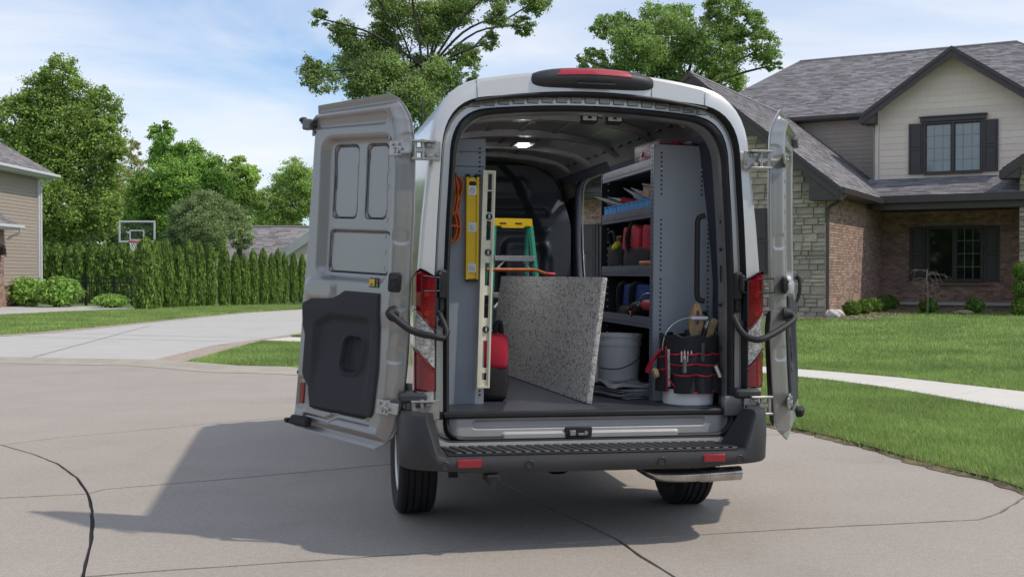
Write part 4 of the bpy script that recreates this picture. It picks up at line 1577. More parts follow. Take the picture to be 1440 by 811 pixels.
# woods across the street behind the camera, seen only as reflections in glass and paint
n_ = 16000
a_ = NR.uniform(radians(188), radians(352), n_)
rr_ = NR.uniform(48, 66, n_)
hmax = 9 + 3.0 * np.sin(a_ * 9) + 2.0 * np.sin(a_ * 23 + 1) + NR.normal(0, .7, n_)
P_ = np.stack([rr_ * np.cos(a_), rr_ * np.sin(a_), np.maximum(.2, hmax * NR.uniform(0, 1, n_) ** .7)], 1)
n2_ = 12000
a_ = NR.uniform(radians(40), radians(140), n2_)
rr_ = NR.uniform(125, 150, n2_)
hmax = 7.5 + 1.6 * np.sin(a_ * 21) + 1.2 * np.sin(a_ * 53 + 1) + NR.normal(0, .5, n2_)
P2_ = np.stack([rr_ * np.cos(a_), rr_ * np.sin(a_), np.maximum(.2, hmax * NR.uniform(0, 1, n2_) ** .7)], 1)
tag(leaf_obj('distant_woods', leaf_quads(P2_, 1.1), LEAF['mid'], None), kind='stuff')
wd_ = leaf_obj('far_woods', leaf_quads(P_, 1.6), LEAF['dark'], None)
wd_['kind'] = 'stuff'

# ------------------------------------------------------------------ basketball hoop
D = 51.0
hx = (193 - 720) / 1580 * D
hp = thing('basketball_hoop', 'basketball hoop with clear white framed backboard above the hedge', 'basketball hoop', Matrix.Translation((hx, D, 0)))
zc, s = (384 - 325.5) / 1580 * D + CAM_H, D / 1580
bw, bh = 49 * s, 28 * s
MB().box((0, 0, zc), (bw, .012, bh)).build('backboard', mat('acrylic', (0.55, 0.60, 0.60), .05, trans=.97, var=.02, ior=1.05), hp, ang=0)
fb = MB()
for sx in (-1, 1):
    fb.box((sx * bw / 2, 0, zc), (.08, .05, bh), bev=.01)
for sz in (-1, 1):
    fb.box((0, 0, zc + sz * bh / 2), (bw + .08, .052, .08), bev=.01)
fb.build('board_frame', M_WHITE, hp)
tb = MB()
for sx in (-1, 1):
    tb.box((sx * 9.5 * s, -.012, zc - 5 * s), (.055, .014, 13 * s))
for dz in (1.5, -11.5):
    tb.box((0, -.0125, zc + dz * s), (19 * s + .055, .014, .055))
tb.build('target_square', M_WHITE, hp, ang=0)
zr = (384 - 340) / 1580 * D + CAM_H
M_RED = mat('red_paint', (0.45, 0.03, 0.04), .45)
ring = [(.235 * cos(t), -.36 + .235 * sin(t), zr) for t in np.linspace(0, 2 * pi, 25)]
MB().tube(ring, .032, 8).box((0, -.08, zr - .03), (.18, .14, .10), bev=.01).build('rim', M_RED, hp)
nb = MB()
for k in range(12):
    for sg in (1, -1):
        pts = []
        for j in range(6):
            t = k / 12 * 2 * pi + sg * j * .2618
            rr_ = .23 - .10 * (j / 5) ** .8
            pts.append((rr_ * cos(t), -.36 + rr_ * sin(t), zr - .42 * j / 5))
        nb.tube(pts, .009, 4)
nb.build('net', mat('net_cord', (.75, .75, .74), .8), hp)
MB().box((0, 1.0, 1.45), (.15, .15, 2.9), bev=.02).tube([(0, 1.0, 2.7), (0, .5, zc - .2), (0, .04, zc - .1)], .06, 8).tube([(0, 1.0, 2.3), (0, .5, zc - .7), (0, .04, zc - .42)], .05, 8).build('pole', M_BLACK, hp)

# ------------------------------------------------------------------ black fence
D = 51.5
f0, f1 = (92 - 720) / 1580 * D, (186 - 720) / 1580 * D
fn_ = thing('metal_fence', 'black metal picket fence between the bushes and the hedge', 'fence', Matrix.Translation((f0, D, 0)))
fl = f1 - f0
hf = 1.28
posts = [0, (121 - 92) / 94 * fl, (160 - 92) / 94 * fl, fl]
for p in posts:
    MB().box((p, 0, hf / 2 + .03), (.10, .10, hf + .06), bev=.01).box((p, 0, hf + .075), (.13, .13, .03), bev=.01).build('post', M_BLACK, fn_)
for z in (.15, hf - .25, hf - .04):
    MB().box((fl / 2, 0, z), (fl, .035, .04)).build('rail', M_BLACK, fn_, ang=0)
pk_ = None
x = .11
while x < fl:
    if min(abs(x - p) for p in posts) > .06:
        if pk_ is None:
            pk_ = MB().box((0, 0, hf / 2), (.02, .02, hf - .06)).build('picket', M_BLACK, fn_, ang=0)
            pk_.location.x = x
        else:
            c = cp(pk_, fn_)
            c.location.x = x
    x += .11

# ------------------------------------------------------------------ the van
VM = Matrix(((0.982194, -0.187710, 0.007737, 0.41993), (0.187702, 0.982225, 0.001737, 6.17691), (-0.007926, -0.000254, 0.999969, 0.0), (0, 0, 0, 1)))
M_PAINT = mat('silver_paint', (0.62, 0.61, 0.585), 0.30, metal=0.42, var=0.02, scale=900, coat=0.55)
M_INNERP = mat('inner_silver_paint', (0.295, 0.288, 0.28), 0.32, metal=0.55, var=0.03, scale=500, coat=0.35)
M_SHELL = mat('bare_inner_metal', (0.22, 0.22, 0.225), 0.38, metal=0.55, var=0.1, scale=3)
M_NAVY = mat('navy_liner', (0.040, 0.045, 0.072), 0.5, var=0.08, scale=3)
M_BULK = mat('moulded_bulkhead', (0.030, 0.035, 0.046), 0.42, var=0.08, scale=3, bump=.1, bscale=200)
M_PLAST = mat('bumper_plastic', (0.034, 0.034, 0.037), 0.5, var=0.06, scale=8, bump=0.12, bscale=320)
M_RUB = mat('rubber_seal', (0.014, 0.014, 0.016), 0.6, var=0.1)
M_TRIMP = mat('door_trim_plastic', (0.020, 0.021, 0.027), 0.62, var=0.05, bump=0.15, bscale=420)
M_FLOOR = mat('floor_mat', (0.030, 0.033, 0.048), 0.5, var=0.12, scale=5, bump=.15, bscale=80)
M_TYRE = mat('tyre_rubber', (0.022, 0.022, 0.023), 0.8, var=0.12, scale=10)
M_RIM = mat('wheel_silver', (0.48, 0.48, 0.48), 0.35, metal=.8, var=.04)
M_STEEL = mat('zinc_steel', (0.42, 0.41, 0.395), 0.34, metal=0.75, var=0.12, scale=30)
M_CHROME = mat('exhaust_steel', (0.50, 0.47, 0.43), 0.24, metal=1.0, var=0.15, scale=10)
M_REDL = mat('red_lens', (0.17, 0.0, 0.008), 0.10, var=0.25, scale=14, aniso=(1, 1, 14), coat=1.0)
M_REDD = mat('deep_red_lens', (0.24, 0.006, 0.010), 0.12, var=0.1, scale=40, coat=1.0)
M_CLEAR = mat('clear_lens', (0.50, 0.48, 0.46), 0.1, metal=.35, var=0.4, scale=70, bump=.6, bscale=90, coat=1.0)
M_LED = mat('led_lens', (0.9, 0.9, 0.95), 0.3, emit=((0.97, 0.98, 1.0), 220.0))
M_GLASSV = mat('van_glass', (0.012, 0.014, 0.016), 0.04, coat=1.0)
M_UNDER = mat('underbody', (0.02, 0.02, 0.02), 0.8)

SHIFT[0] = .03
van = thing('cargo_van', 'silver cargo van seen from behind with both rear doors swung wide open', 'van', VM)
LEAN = lambda z: .03 * (z - .75)


def vloop(hwb, hwm, hwt, z0, zts, ztc, rb, rt, Y, n=(6, 5, 12, 9, 9), lean=True, ins=0.0, zmap=None):
    """closed symmetric outline of the body; ins shrinks it"""
    hwb, hwm, hwt, z0, zts, ztc = hwb - ins, hwm - ins, hwt - ins, z0 + ins, zts - ins, ztc - ins
    h = []
    for i in range(n[0]):
        h.append((lerp(0, hwb - rb, i / n[0]), z0))
    p0, p1, p2 = (hwb - rb, z0), (hwb, z0), (hwb, z0 + rb)
    for i in range(n[1]):
        t = i / n[1]
        h.append(tuple((1 - t) ** 2 * p0[k] + 2 * t * (1 - t) * p1[k] + t * t * p2[k] for k in (0, 1)))
    for i in range(n[2]):
        z = lerp(z0 + rb, zts - rt, i / n[2])
        h.append((interp(z, [z0 + rb, 1.40, 1.75, zts - rt], [hwb, hwm, lerp(hwm, hwt, .38), hwt]), z))
    q = (hwt - rt * 1.02, zts + (ztc - zts) * .48)
    p0, p1, p2 = (hwt, zts - rt), (hwt - .018, zts + .01), q
    for i in range(n[3]):
        t = i / n[3]
        h.append(tuple((1 - t) ** 2 * p0[k] + 2 * t * (1 - t) * p1[k] + t * t * p2[k] for k in (0, 1)))
    for i in range(n[4] + 1):
        x = lerp(q[0], 0, i / n[4])
        h.append((x, ztc - (ztc - q[1]) * (x / q[0]) ** 2))
    full = h + [(-x, z) for x, z in h[-2:0:-1]]
    if zmap:
        full = [zmap(x, z) for x, z in full]
    return [(x, Y + (LEAN(z) if lean else 0), z) for x, z in full]


OUT = dict(hwb=.985, hwm=.985, hwt=.915, z0=.45, zts=2.50, ztc=2.60, rb=.06, rt=.33)
AX = .95
WB = 3.75


def arch(Y):
    z = 0
    for c in (AX, AX + WB):
        if abs(Y - c) < .43:
            z = max(z, .34 + sqrt(.43 ** 2 - (Y - c) ** 2))
    return z


def body_loop(Y):
    a = arch(Y)
    top = interp(Y, [4.1, 4.45, 5.05, 5.2, 5.55, 5.75], [2.60, 2.50, 1.55, 1.30, 1.15, .88])
    wd = interp(Y, [4.6, 5.4, 5.75], [1, .97, .78])

    def zm(x, z):
        if abs(x) > .62 and z < max(a, .45):
            z = max(z, a)
        if top < 2.6:
            z = .45 + (z - .45) * (top - .45) / (2.6 - .45) if z > .45 else z
        return x * wd, z
    return vloop(Y=Y, zmap=zm, lean=Y < .5, **OUT) if Y >= .5 else vloop(Y=Y, zmap=zm, **OUT)


NL = len(vloop(Y=0, **OUT))
SHZ = (.60, 2.16)
SHY = (2.34, 4.02)
Ys = sorted([.045, .08, .14, .25, .40] + [AX + k * .43 * sin(pi / 2 * s) for s in (.33, .62, .82, .94, 1.0) for k in (-1, 1)] + [AX] + [1.6, 2.0, 2.34, 2.8, 3.3, 3.7, 4.02, 4.1] + [AX + WB + k * .43 * sin(pi / 2 * s) for s in (.33, .62, .82, .94, 1.0) for k in (-1, 1)] + [AX + WB, 4.32, 5.2, 5.35, 5.55, 5.7, 5.75])
loops = [body_loop(y) for y in Ys]


def side_hole(r, i):
    y = (Ys[r] + Ys[r + 1]) / 2
    p = loops[r][i]
    q = loops[r][(i + 1) % NL]
    return SHY[0] < y < SHY[1] and p[0] > .5 and min(p[2], q[2]) > SHZ[0] - .05 and max(p[2], q[2]) < 2.37 and q[0] > .5


bm_ = MB()
bm_.loft(loops, skip=side_hole)
e = loops[-1]
bm_.add(e, [tuple(range(NL))])
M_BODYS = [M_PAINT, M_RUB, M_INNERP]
# rear face: rounded pillar, black step, inner channel
IN1 = dict(hwb=.892, hwm=.892, hwt=.852, z0=.56, zts=2.405, ztc=2.466, rb=.10, rt=.25)
IN2 = dict(hwb=.830, hwm=.832, hwt=.795, z0=.56, zts=2.345, ztc=2.408, rb=.10, rt=.20)
rear = [vloop(Y=.045, **OUT), vloop(Y=.014, ins=.006, **OUT), vloop(Y=.0, ins=.022, **OUT), vloop(Y=-.002, **IN1), vloop(Y=.006, ins=.006, **IN1), vloop(Y=.062, ins=.012, **IN1), vloop(Y=.064, ins=.022, **IN1), vloop(Y=.060, **IN2)]
# keep the floor of the tail clear: pieces run only above the bumper line
bm_.loft(rear, mis=[0, 0, 0, 1, 1, 2, 0])
bm_.build('body', M_BODYS, van, ang=32)

sb = MB()
sb.loft([vloop(Y=.064, ins=-.004, **IN2), vloop(Y=.035, ins=.0, **IN2), vloop(Y=.022, ins=.012, **IN2), vloop(Y=.030, ins=.026, **IN2), vloop(Y=.075, ins=.03, **IN2)])
sb.build('door_seal', M_RUB, van, ang=60)
fb = MB()
fb.loft([vloop(Y=.075, ins=.030, **IN2), vloop(Y=.10, ins=.036, **IN2), vloop(Y=.20, ins=.034, **IN2), vloop(Y=.21, ins=-.02, **IN2)])
fb.build('opening_flange', M_INNERP, van, ang=50)
SHIFT[0] = 0.0
# lining of the load bay
INN = dict(hwb=.88, hwm=.885, hwt=.80, z0=.60, zts=2.40, ztc=2.515, rb=.02, rt=.25)
IY = [.2, 1.0, 1.6, 2.34, 2.8, 3.3, 4.02, 4.15]
il = [vloop(Y=y, lean=False, **INN) for y in IY]


def in_skip(r, i):
    y = (IY[r] + IY[r + 1]) / 2
    p, q = il[r][i], il[r][(i + 1) % NL]
    return SHY[0] < y < SHY[1] and p[0] > .5 and q[0] > .5 and min(p[2], q[2]) > .6 and max(p[2], q[2]) < 2.37


ib = MB()
ib.loft(il, skip=in_skip)
for k, f in enumerate(ib.f):
    zc = sum(ib.v[i][2] for i in f) / 4
    ib.mi[k] = 0 if zc > 2.30 else 1
ib.build('inner_lining', [M_SHELL, M_NAVY], van, ang=40)
fl = MB()
fl.box((0, 2.08, .70), (1.72, 4.08, .04), bev=.006)
fl.build('load_floor', M_FLOOR, van)
MB().box((0, .035, .704), (1.62, .05, .036), bev=.010).build('floor_edge', M_RUB, van)

SHIFT[0] = .02
# stamped sill panel below the floor edge
sg = MB()


def sill(u, v):
    x, z = lerp(-.805, .805, u), lerp(.570, .688, v)
    d = rbox(x, z, 0, .650, .66, .020, .018)
    h = .018 * (1 - sm((d + .008) / .016))
    d2 = rbox(x, z, 0, .585, .50, .018, .012)
    h -= .012 * (1 - sm((d2 + .006) / .012))
    k = .02 * sm((abs(x) - .74) / .06)
    return (x, .030 + h + k - .012 * sm((z - .680) / .008), z)


sg.grid(sill, 240, 34)
sg.build('sill_panel', mat('sill_paint', (0.38, 0.375, 0.365), .48, metal=.25, var=.03), van, ang=60)
st = MB().box((-.075, .022, .602), (.155, .016, .058), bev=.006)
so = st.build('striker_plate', M_RUB, van)
MB().box((-.11, .010, .598), (.035, .012, .03), bev=.003).box((-.055, .012, .590), (.05, .012, .014), bev=.003).cyl((-.035, .016, .60), (-.035, .0, .60), .010, n=10).build('striker', M_STEEL, so)

# inner side channel details: bolts and slots on the right flange
bb = MB()
for z in (.79, .92, 1.05, 1.30, 1.62, 1.78, 1.98):
    bb.cyl((.800, .15, z), (.788, .15, z), .011, n=10)
bb.box((.794, .15, 1.48), (.008, .012, .10), bev=.003)
bb.build('flange_bolts', M_RUB, van)
gr = MB().tube(spline([(.74, .26, 1.82), (.70, .27, 1.80), (.695, .27, 1.7), (.695, .27, 1.45), (.70, .27, 1.34), (.74, .26, 1.32)], 5), .016, 10)
gr.build('grab_handle', M_RUB, van)

# ticks along the roof header channel
tk = MB()
for k in range(-9, 10):
    x = k * .082
    z = 2.440 - .055 * (x / .75) ** 2
    tk.box((x, .058 + LEAN(2.43), z), (.062, .008, .034), bev=.003)
tk.build('header_pads', M_INNERP, van, ang=30)
hb_ = MB()
hb_.tube([(x, -.006 + LEAN(2.46), 2.470 - .075 * (x / .72) ** 2) for x in np.linspace(-.66, .66, 25)], .010, 6)
hb_.build('header_seal', M_RUB, van)
# roof drip seams on the header
for x in (-.655, .655, .34):
    pts = []
    for t in np.linspace(0, 1, 6):
        z = lerp(2.60 - .06 * abs(x) ** 2 - .022, 2.475 - .07 * (x / .72) ** 2, t)
        pts.append((x * (1 - .01 * t), -.004 + LEAN(z) + .03 * (1 - t) ** 4, z))
    MB().tube(pts[1:], .0014, 5).build('header_seam', M_RUB, van)

# high brake light pod
hp_ = MB()


def pod(u, v):
    x = lerp(-.36, .36, u)
    e = abs(x) / .36
    k = max(0, 1 - e ** 6) ** .5
    a = v * pi
    zc = 2.547 - .035 * (x / .5) ** 2
    return (x, .02 + LEAN(2.55) - .085 * sin(a) * k * (1 - .25 * e), zc + (-.060 * cos(a)) * k ** .6 * (1 - .2 * e * e) + .006)


hp_.grid(pod, 48, 16)
pod_o = hp_.build('brake_light_pod', M_PLAST, van, ang=60)


def pod2(u, v):
    x = lerp(-.215, .215, u)
    x *= lerp(1.0, .87, v)
    a = lerp(1.75, 2.42, v)
    e = abs(x) / .36
    k = max(0, 1 - e ** 6) ** .5
    zc = 2.547 - .035 * (x / .5) ** 2
    return (x, .02 + LEAN(2.55) - (.0885 * sin(a) * k * (1 - .25 * e)), zc + (-.0635 * cos(a)) * k ** .6 * (1 - .2 * e * e) + .006)


MB().grid(pod2, 30, 5).build('brake_light', mat('brake_lens', (0.40, 0.02, 0.03), .2, var=.08, scale=60, coat=.8), pod_o, ang=60)
MB().box((0, -.062 + LEAN(2.5), 2.512), (.22, .012, .014), bev=.005).build('licence_recess', M_RUB, pod_o)

# roof aerial and ribs
MB().tube([(-.56, 3.4, 2.56), (-.57, 3.5, 2.98)], .004, 5).tube([(-.60, 3.1, 2.54), (-.61, 3.2, 2.88)], .003, 5).build('roof_aerial', M_RUB, van)

SHIFT[0] = .03
# ---- tail lights
TL_X = [(.884, -.012), (.905, -.020), (.94, -.021), (.968, -.012), (.988, .012), (.997, .06), (.998, .11), (.995, .165)]


def tail(sx):
    f = [0, .12, .38, .60, .76, .88, .95, 1.0]

    def zb(i):
        return [.838 + .0 * i, .838][0]

    def zt(i):
        return interp(f[i], [0, .5, .66, 1], [1.447, 1.488, 1.492, 1.43])

    def z1(i):
        return interp(f[i], [0, .66, 1], [.945, 1.045, 1.08])

    def z2(i):
        return interp(f[i], [0, .66, 1], [1.165, 1.265, 1.29])
    root = None
    specs = (('tail_light', lambda i: zb(i), lambda i: z1(i), M_REDL), ('reverse_lens', lambda i: z1(i) + .004, lambda i: z2(i) - .004, M_CLEAR), ('brake_lens', lambda i: z2(i), lambda i: zt(i), M_REDL))
    hs = MB()
    lo = [[(x * 1.0, y + .022, lerp(zb(i) - .004, zt(i) + .006, t)) for i, (x, y) in enumerate(TL_X)] for t in np.linspace(0, 1, 8)]
    lo = [[(x * .998, y, z) for x, y, z in l] for l in lo]
    hs.loft(lo, closed=False)
    hs.add([(x, y + .022, zt(i) + .006) for i, (x, y) in enumerate(TL_X)] + [(x, y - .002, zt(i) + .006) for i, (x, y) in enumerate(TL_X)], [(i, i + 1, i + 9, i + 8) for i in range(7)])
    hs.box((.886, .02, 1.14), (.012, .07, .60), bev=.003)
    if sx < 0:
        hs.mirror()
    root = hs.build('tail_lamp', M_RUB, van)
    for nm, a, c, m in specs:
        mb = MB()
        nz_ = 22
        lo = []
        for j in range(nz_ + 1):
            t = j / nz_
            ring = []
            for i, (x, y) in enumerate(TL_X):
                z = lerp(a(i), c(i), t)
                e = min(t, 1 - t) * nz_
                ins_ = .012 if e < .5 else 0.0
                wob = 0
                ring.append((x, y + ins_ + wob, z))
            lo.append(ring)
        mb.loft(lo, closed=False)
        if sx < 0:
            mb.mirror()
        o = mb.build(nm, m, root, ang=50 if nm == 'tail_light' else 20)
    dv = MB()
    for fz in (z1, z2):
        dv.tube([(x, y - .003, fz(i)) for i, (x, y) in enumerate(TL_X)], .004, 5)
    if sx < 0:
        dv.mirror()
    dv.build('lens_divider', M_REDD, root)
    # reflector bowls behind the lens read as darker rounds
    for z in (1.36, 1.255):
        rb_ = MB().cyl((.935, -.0225, z), (.935, -.0262, z), .016, n=14)
        if sx < 0:
            rb_.mirror()
        rb_.build('bulb_cap', M_REDD, root)


tail(1)
tail(-1)

# black jamb pieces by the lamps: latch, check-strap bracket, buffers
for sx in (-1, 1):
    mb = MB()
    mb.box((.845, .035, 1.41), (.055, .03, .16), bev=.012)
    mb.box((.862, .02, 1.425), (.03, .05, .10), bev=.01)
    mb.cyl((.845, .04, 1.20), (.845, .0, 1.20), .022, n=14)
    mb.box((.848, .045, 1.31), (.03, .02, .10), bev=.006)
    if sx < 0:
        mb.mirror()
    mb.build('jamb_bracket', M_RUB, van)
    mb = MB()
    mb.tube([(.862, .0, 1.445), (1.03 if sx > 0 else .955, -.035, 1.455), (1.035 if sx > 0 else .955, -.035, 1.375), (.862, .0, 1.375)], .0055, 6)
    if sx < 0:
        mb.mirror()
    mb.build('latch_loop', M_RUB, van)

SHIFT[0] = -.03
# ---- bumper
path = []
for t in np.linspace(0, 1, 70):
    s = lerp(-1, 1, t)
    a = abs(s)
    if a < .72:
        x = a / .72 * .80
        y = -.270
        nx, ny = 0, -1
    elif a < .88:
        th = (a - .72) / .16 * pi / 2
        x = .80 + .222 * sin(th)
        y = -.065 - .205 * cos(th)
        nx, ny = sin(th), -cos(th)
    else:
        x = 1.022 - .012 * (a - .88) / .12
        y = -.065 + (a - .88) / .12 * .57
        nx, ny = 1, 0
    path.append((x * (1 if s >= 0 else -1), y, nx * (1 if s >= 0 else -1), ny, a))
bl = []
for (x, y, nx, ny, a) in path:
    hi = sm((abs(x) - .835) / .05)
    zt = lerp(.530, .742, hi)
    zb_ = .432 + .40 * sm((a - .885) / .13) ** 1.3 + .018 * sm((abs(x) - .5) / .4)
    inx, iny = (0, -1) if abs(x) < .8 else (nx, ny)
    dpt = lerp(.262, .10, hi)
    bl.append([
        (x - nx * dpt - (0 if hi < .5 else 0), min(.06, y - ny * dpt) if abs(nx) < .99 else y, zt),
        (x - nx * .03, y - ny * .03, zt),
        (x - nx * .008, y - ny * .008, zt - .008),
        (x, y, zt - .03),
        (x + nx * .004, y + ny * .004, lerp(zt, zb_, .5)),
        (x, y, zb_ + .02),
        (x - nx * .012, y - ny * .012, zb_ + .004),
        (x - nx * .04, y - ny * .04, zb_),
        (x - nx * .16, y - ny * .16, zb_ + .01)])
bmp = MB().loft(bl, closed=False)
bump = bmp.build('rear_bumper', M_PLAST, van, ang=35)
# inner faces of the raised ends
for sx in (-1, 1):
    # pad below each tail lamp
    MB().box((sx * .945, .03, .806), (.150, .15, .052), bev=.014).build('lamp_pad', M_PLAST, van)
    MB().box((sx * .90, .03, .735), (.16, .06, .11), bev=.006).build('hinge_pillar', M_INNERP, van)
# step pad with slanted ribs
stp = MB().box((0, -.118, .531), (1.58, .27, .012), bev=.004)
pad = stp.build('step_pad', M_RUB, bump)
rb2 = MB()
for k in range(30):
    x = -.755 + k * .052
    rb2.box((x, -.125, .5395), (.037, .25, .010), R=Matrix.Rotation(radians(24 if x < 0 else -24) * 0 + radians(14), 3, 'Z'), bev=.004)
rb2.build('step_tread', M_PLAST, pad, ang=30)
M_REFL = mat('reflector_red', (0.28, 0.004, 0.014), .25, var=.15, scale=120, coat=.8)
for x in (-.675, .655):
    MB().box((x, -.276, .492), (.128, .016, .044), bev=.008).build('reflector', M_REFL, bump)
for x in (-.80, -.36, .06 + .30, .80):
    y = -.274 if abs(x) < .79 else -.268
    MB().lathe([(0.022, 0), (.022, .004), (.019, .007), (.017, .003), (0, .003)], 20, Matrix.Translation((x, y, .482)) @ Matrix.Rotation(radians(90), 4, 'X')).build('parking_sensor', M_PLAST, bump)
MB().box((-.55, -.20, .405), (.07, .14, .05), bev=.01).cyl((-.55, -.28, .392), (-.55, -.18, .392), .018, n=12).build('tow_eye', M_UNDER, bump)

SHIFT[0] = 0.0
# ---- exhaust
ex = MB().tube(spline([(.30, .60, .43), (.32, .20, .40), (.36, -.02, .372), (.44, -.085, .364), (.60, -.09, .366), (.80, -.085, .372)], 6), .034, 16, caps=False)
exo = ex.build('exhaust_pipe', M_CHROME, van, ang=70)
MB().tube([(.60, -.09, .366), (.62, -.09, .366), (.845, -.085, .373), (.85, -.085, .373)], [.034, .0385, .0395, .037], 18, caps=False).tube([(.66, -.089, .367), (.668, -.089, .367)], .042, 18).cyl((.80, -.086, .372), (.81, -.086, .372), .036, n=16).build('exhaust_tip', M_CHROME, exo, ang=70)

# ---- underbody
ub = MB().box((0, 2.6, .46), (1.5, 5.4, .10), bev=.02).box((0, AX, .36), (1.5, .12, .12), bev=.03)
ub.lathe([(.10, -.12), (.16, 0), (.10, .12)], 14, Matrix.Translation((.05, AX, .36)) @ Matrix.Rotation(radians(90), 4, 'X'))
for sx in (-1, 1):
    ub.box((sx * .55, .9, .40), (.07, 1.5, .02)).cyl((sx * .62, 1.05, .35), (sx * .60, .85, .60), .03, n=10).box((sx * .72, .25, .40), (.05, .05, .14))
ub.build('chassis', M_UNDER, van)
tor = [(.16, -.09), (.24, -.11), (.33, -.10), (.355, -.05), (.355, .05), (.33, .10), (.24, .11), (.16, .09)]
MB().lathe(tor, 36, Matrix.Translation((.02, .45, .53)), caps=False).build('spare_tyre', M_TYRE, van, ang=50)


# ---- wheels
def wheel(x, y, sx):
    M = Matrix.Translation((x, y, .352)) @ Matrix.Rotation(radians(90) * sx, 4, 'Y')
    prof = [(.225, -.095), (.27, -.112), (.315, -.116), (.336, -.108), (.348, -.095), (.352, -.088)]
    zz = -.088
    for g in (-.060, -.022, .022, .060):
        prof += [(.3535, g - .0055), (.344, g - .0045), (.344, g + .0045), (.3535, g + .0055)]
    prof += [(.352, .088), (.348, .095), (.336, .108), (.315, .116), (.27, .112), (.225, .095)]
    wh = MB().lathe(prof, 64, M, caps=False)
    tyre = wh.build('wheel', M_TYRE, van, ang=32)
    # tread blocks as fine sipes
    sp = MB()
    for k in range(72):
        a = 2 * pi * k / 72
        for (g0, g1, tw) in ((-.090, -.066, .25), (-.054, -.028, -.2), (-.016, .016, .2), (.028, .054, -.2), (.066, .090, .25)):
            gm = (g0 + g1) / 2
            R3 = Matrix.Rotation(a, 4, 'Z') @ Matrix.Translation((.3532, 0, gm)) @ Matrix.Rotation(tw, 4, 'X')
            sp.box((0, 0, 0), (.003, .021, (g1 - g0) * .92), R=None)
            sp.v[-8:] = [tuple(M @ R3 @ Vector(p)) for p in sp.v[-8:]]
    sp.build('tread_block', M_TYRE, tyre, ang=0)
    rm = MB().lathe([(.226, -.09), (.222, -.03), (.20, .03), (.205, .085), (.226, .095)], 40, M, caps=False)
    rm.lathe([(0, .085), (.05, .088), (.07, .075), (.075, .05)], 24, M, caps=False)
    for k in range(5):
        a = 2 * pi * k / 5
        R3 = M @ Matrix.Rotation(a, 4, 'Z')
        for o in (-.022, .022):
            rm.prism([(.05, o - .016), (.215, o * 2.0 - .020), (.215, o * 2.0 + .020), (.05, o + .016)], .035, .078, lambda a_, b_, d: R3 @ Vector((a_, b_, d + .012 * sin(a_ * 14))), bev=.008)
    rm.lathe([(0, .02), (.21, .025)], 32, M, caps=False)
    rm.build('rim', M_RIM, tyre, ang=40)


for y in (AX, AX + WB):
    for sx in (-1, 1):
        wheel(sx * .872, y, sx)
# dark wheel housings
for sx in (-1, 1):
    for y in (AX, AX + WB):
        mb = MB()
        lo = []
        for k in range(13):
            a = pi * k / 12
            p = (y + .44 * cos(a), .34 + .44 * sin(a))
            lo.append([(sx * .60, *p), (sx * .975, *p)])
        mb.loft(lo, closed=False)
        mb.build('wheel_housing', M_UNDER, van, ang=60)

# ---- sliding doorway frame and the door slid back
fr = MB()
fpts = [(2.36, .62), (2.36, 1.4), (2.36, 2.15), (2.46, 2.30), (2.7, 2.34), (3.4, 2.34), (3.70, 2.31), (3.80, 2.18), (3.80, 1.8), (3.72, 1.45), (3.58, 1.15), (3.54, .9), (3.54, .62)]
fpts = [(y + (.18 if y > 3 else 0), z) for y, z in fpts]
pth = spline([(.93, y, z) for y, z in fpts], 5)
fr.tube(pth, .030, 8)
fr.build('doorway_frame', M_NAVY, van, ang=60)
MB().tube(spline([(.975, y - .015, z - .01) for y, z in fpts], 5), .005, 6).build('doorway_edge', M_INNERP, van, ang=60)
MB().add([(.90, 3.74, .62), (.90, 4.06, .62), (.90, 4.06, 2.3), (.90, 3.99, 1.8), (.90, 3.91, 1.45), (.90, 3.77, 1.15)], [(0, 1, 2, 3, 4, 5)]).build('corner_panel', M_NAVY, van, ang=0)
MB().box((.93, 3.0, 2.42), (.10, 1.7, .10), bev=.03).build('doorway_header', M_NAVY, van)
MB().box((.95, 3.07, .62), (.12, 1.5, .08), bev=.02).build('doorway_sill', M_PLAST, van)
sd = MB()
sd.loft([[(1.03 + .02 * k, y, z) for (y, z) in ((.72, .60), (2.16, .60), (2.16, 2.2), (.72, 2.2))] for k in (0, 1)])
sd.add([(1.05, y, z) for (y, z) in ((.72, .60), (2.16, .60), (2.16, 2.2), (.72, 2.2))], [(0, 1, 2, 3)])
sd.add([(1.03, y, z) for (y, z) in ((.72, .60), (2.16, .60), (2.16, 2.2), (.72, 2.2))], [(3, 2, 1, 0)])
sld = sd.build('sliding_door', M_PAINT, van, ang=40)
MB().box((1.062, 2.0, 1.25), (.03, .18, .05), bev=.012).build('handle', M_PLAST, sld)
# cab glass and mirrors
for sx in (-1, 1):
    mb = MB().prism([(4.0, 1.50), (5.0, 1.50), (4.45, 2.18), (4.0, 2.2)], 0, .012, lambda y, z, d: (sx * (.945 + .03 * (1.9 - z) + d), y, z))
    mb.build('cab_window', M_GLASSV, van, ang=0)
    MB().box((sx * 1.12, 4.75, 1.55), (.16, .12, .30), bev=.04).box((sx * 1.0, 4.78, 1.47), (.16, .05, .05), bev=.01).build('wing_mirror', M_PLAST, van)

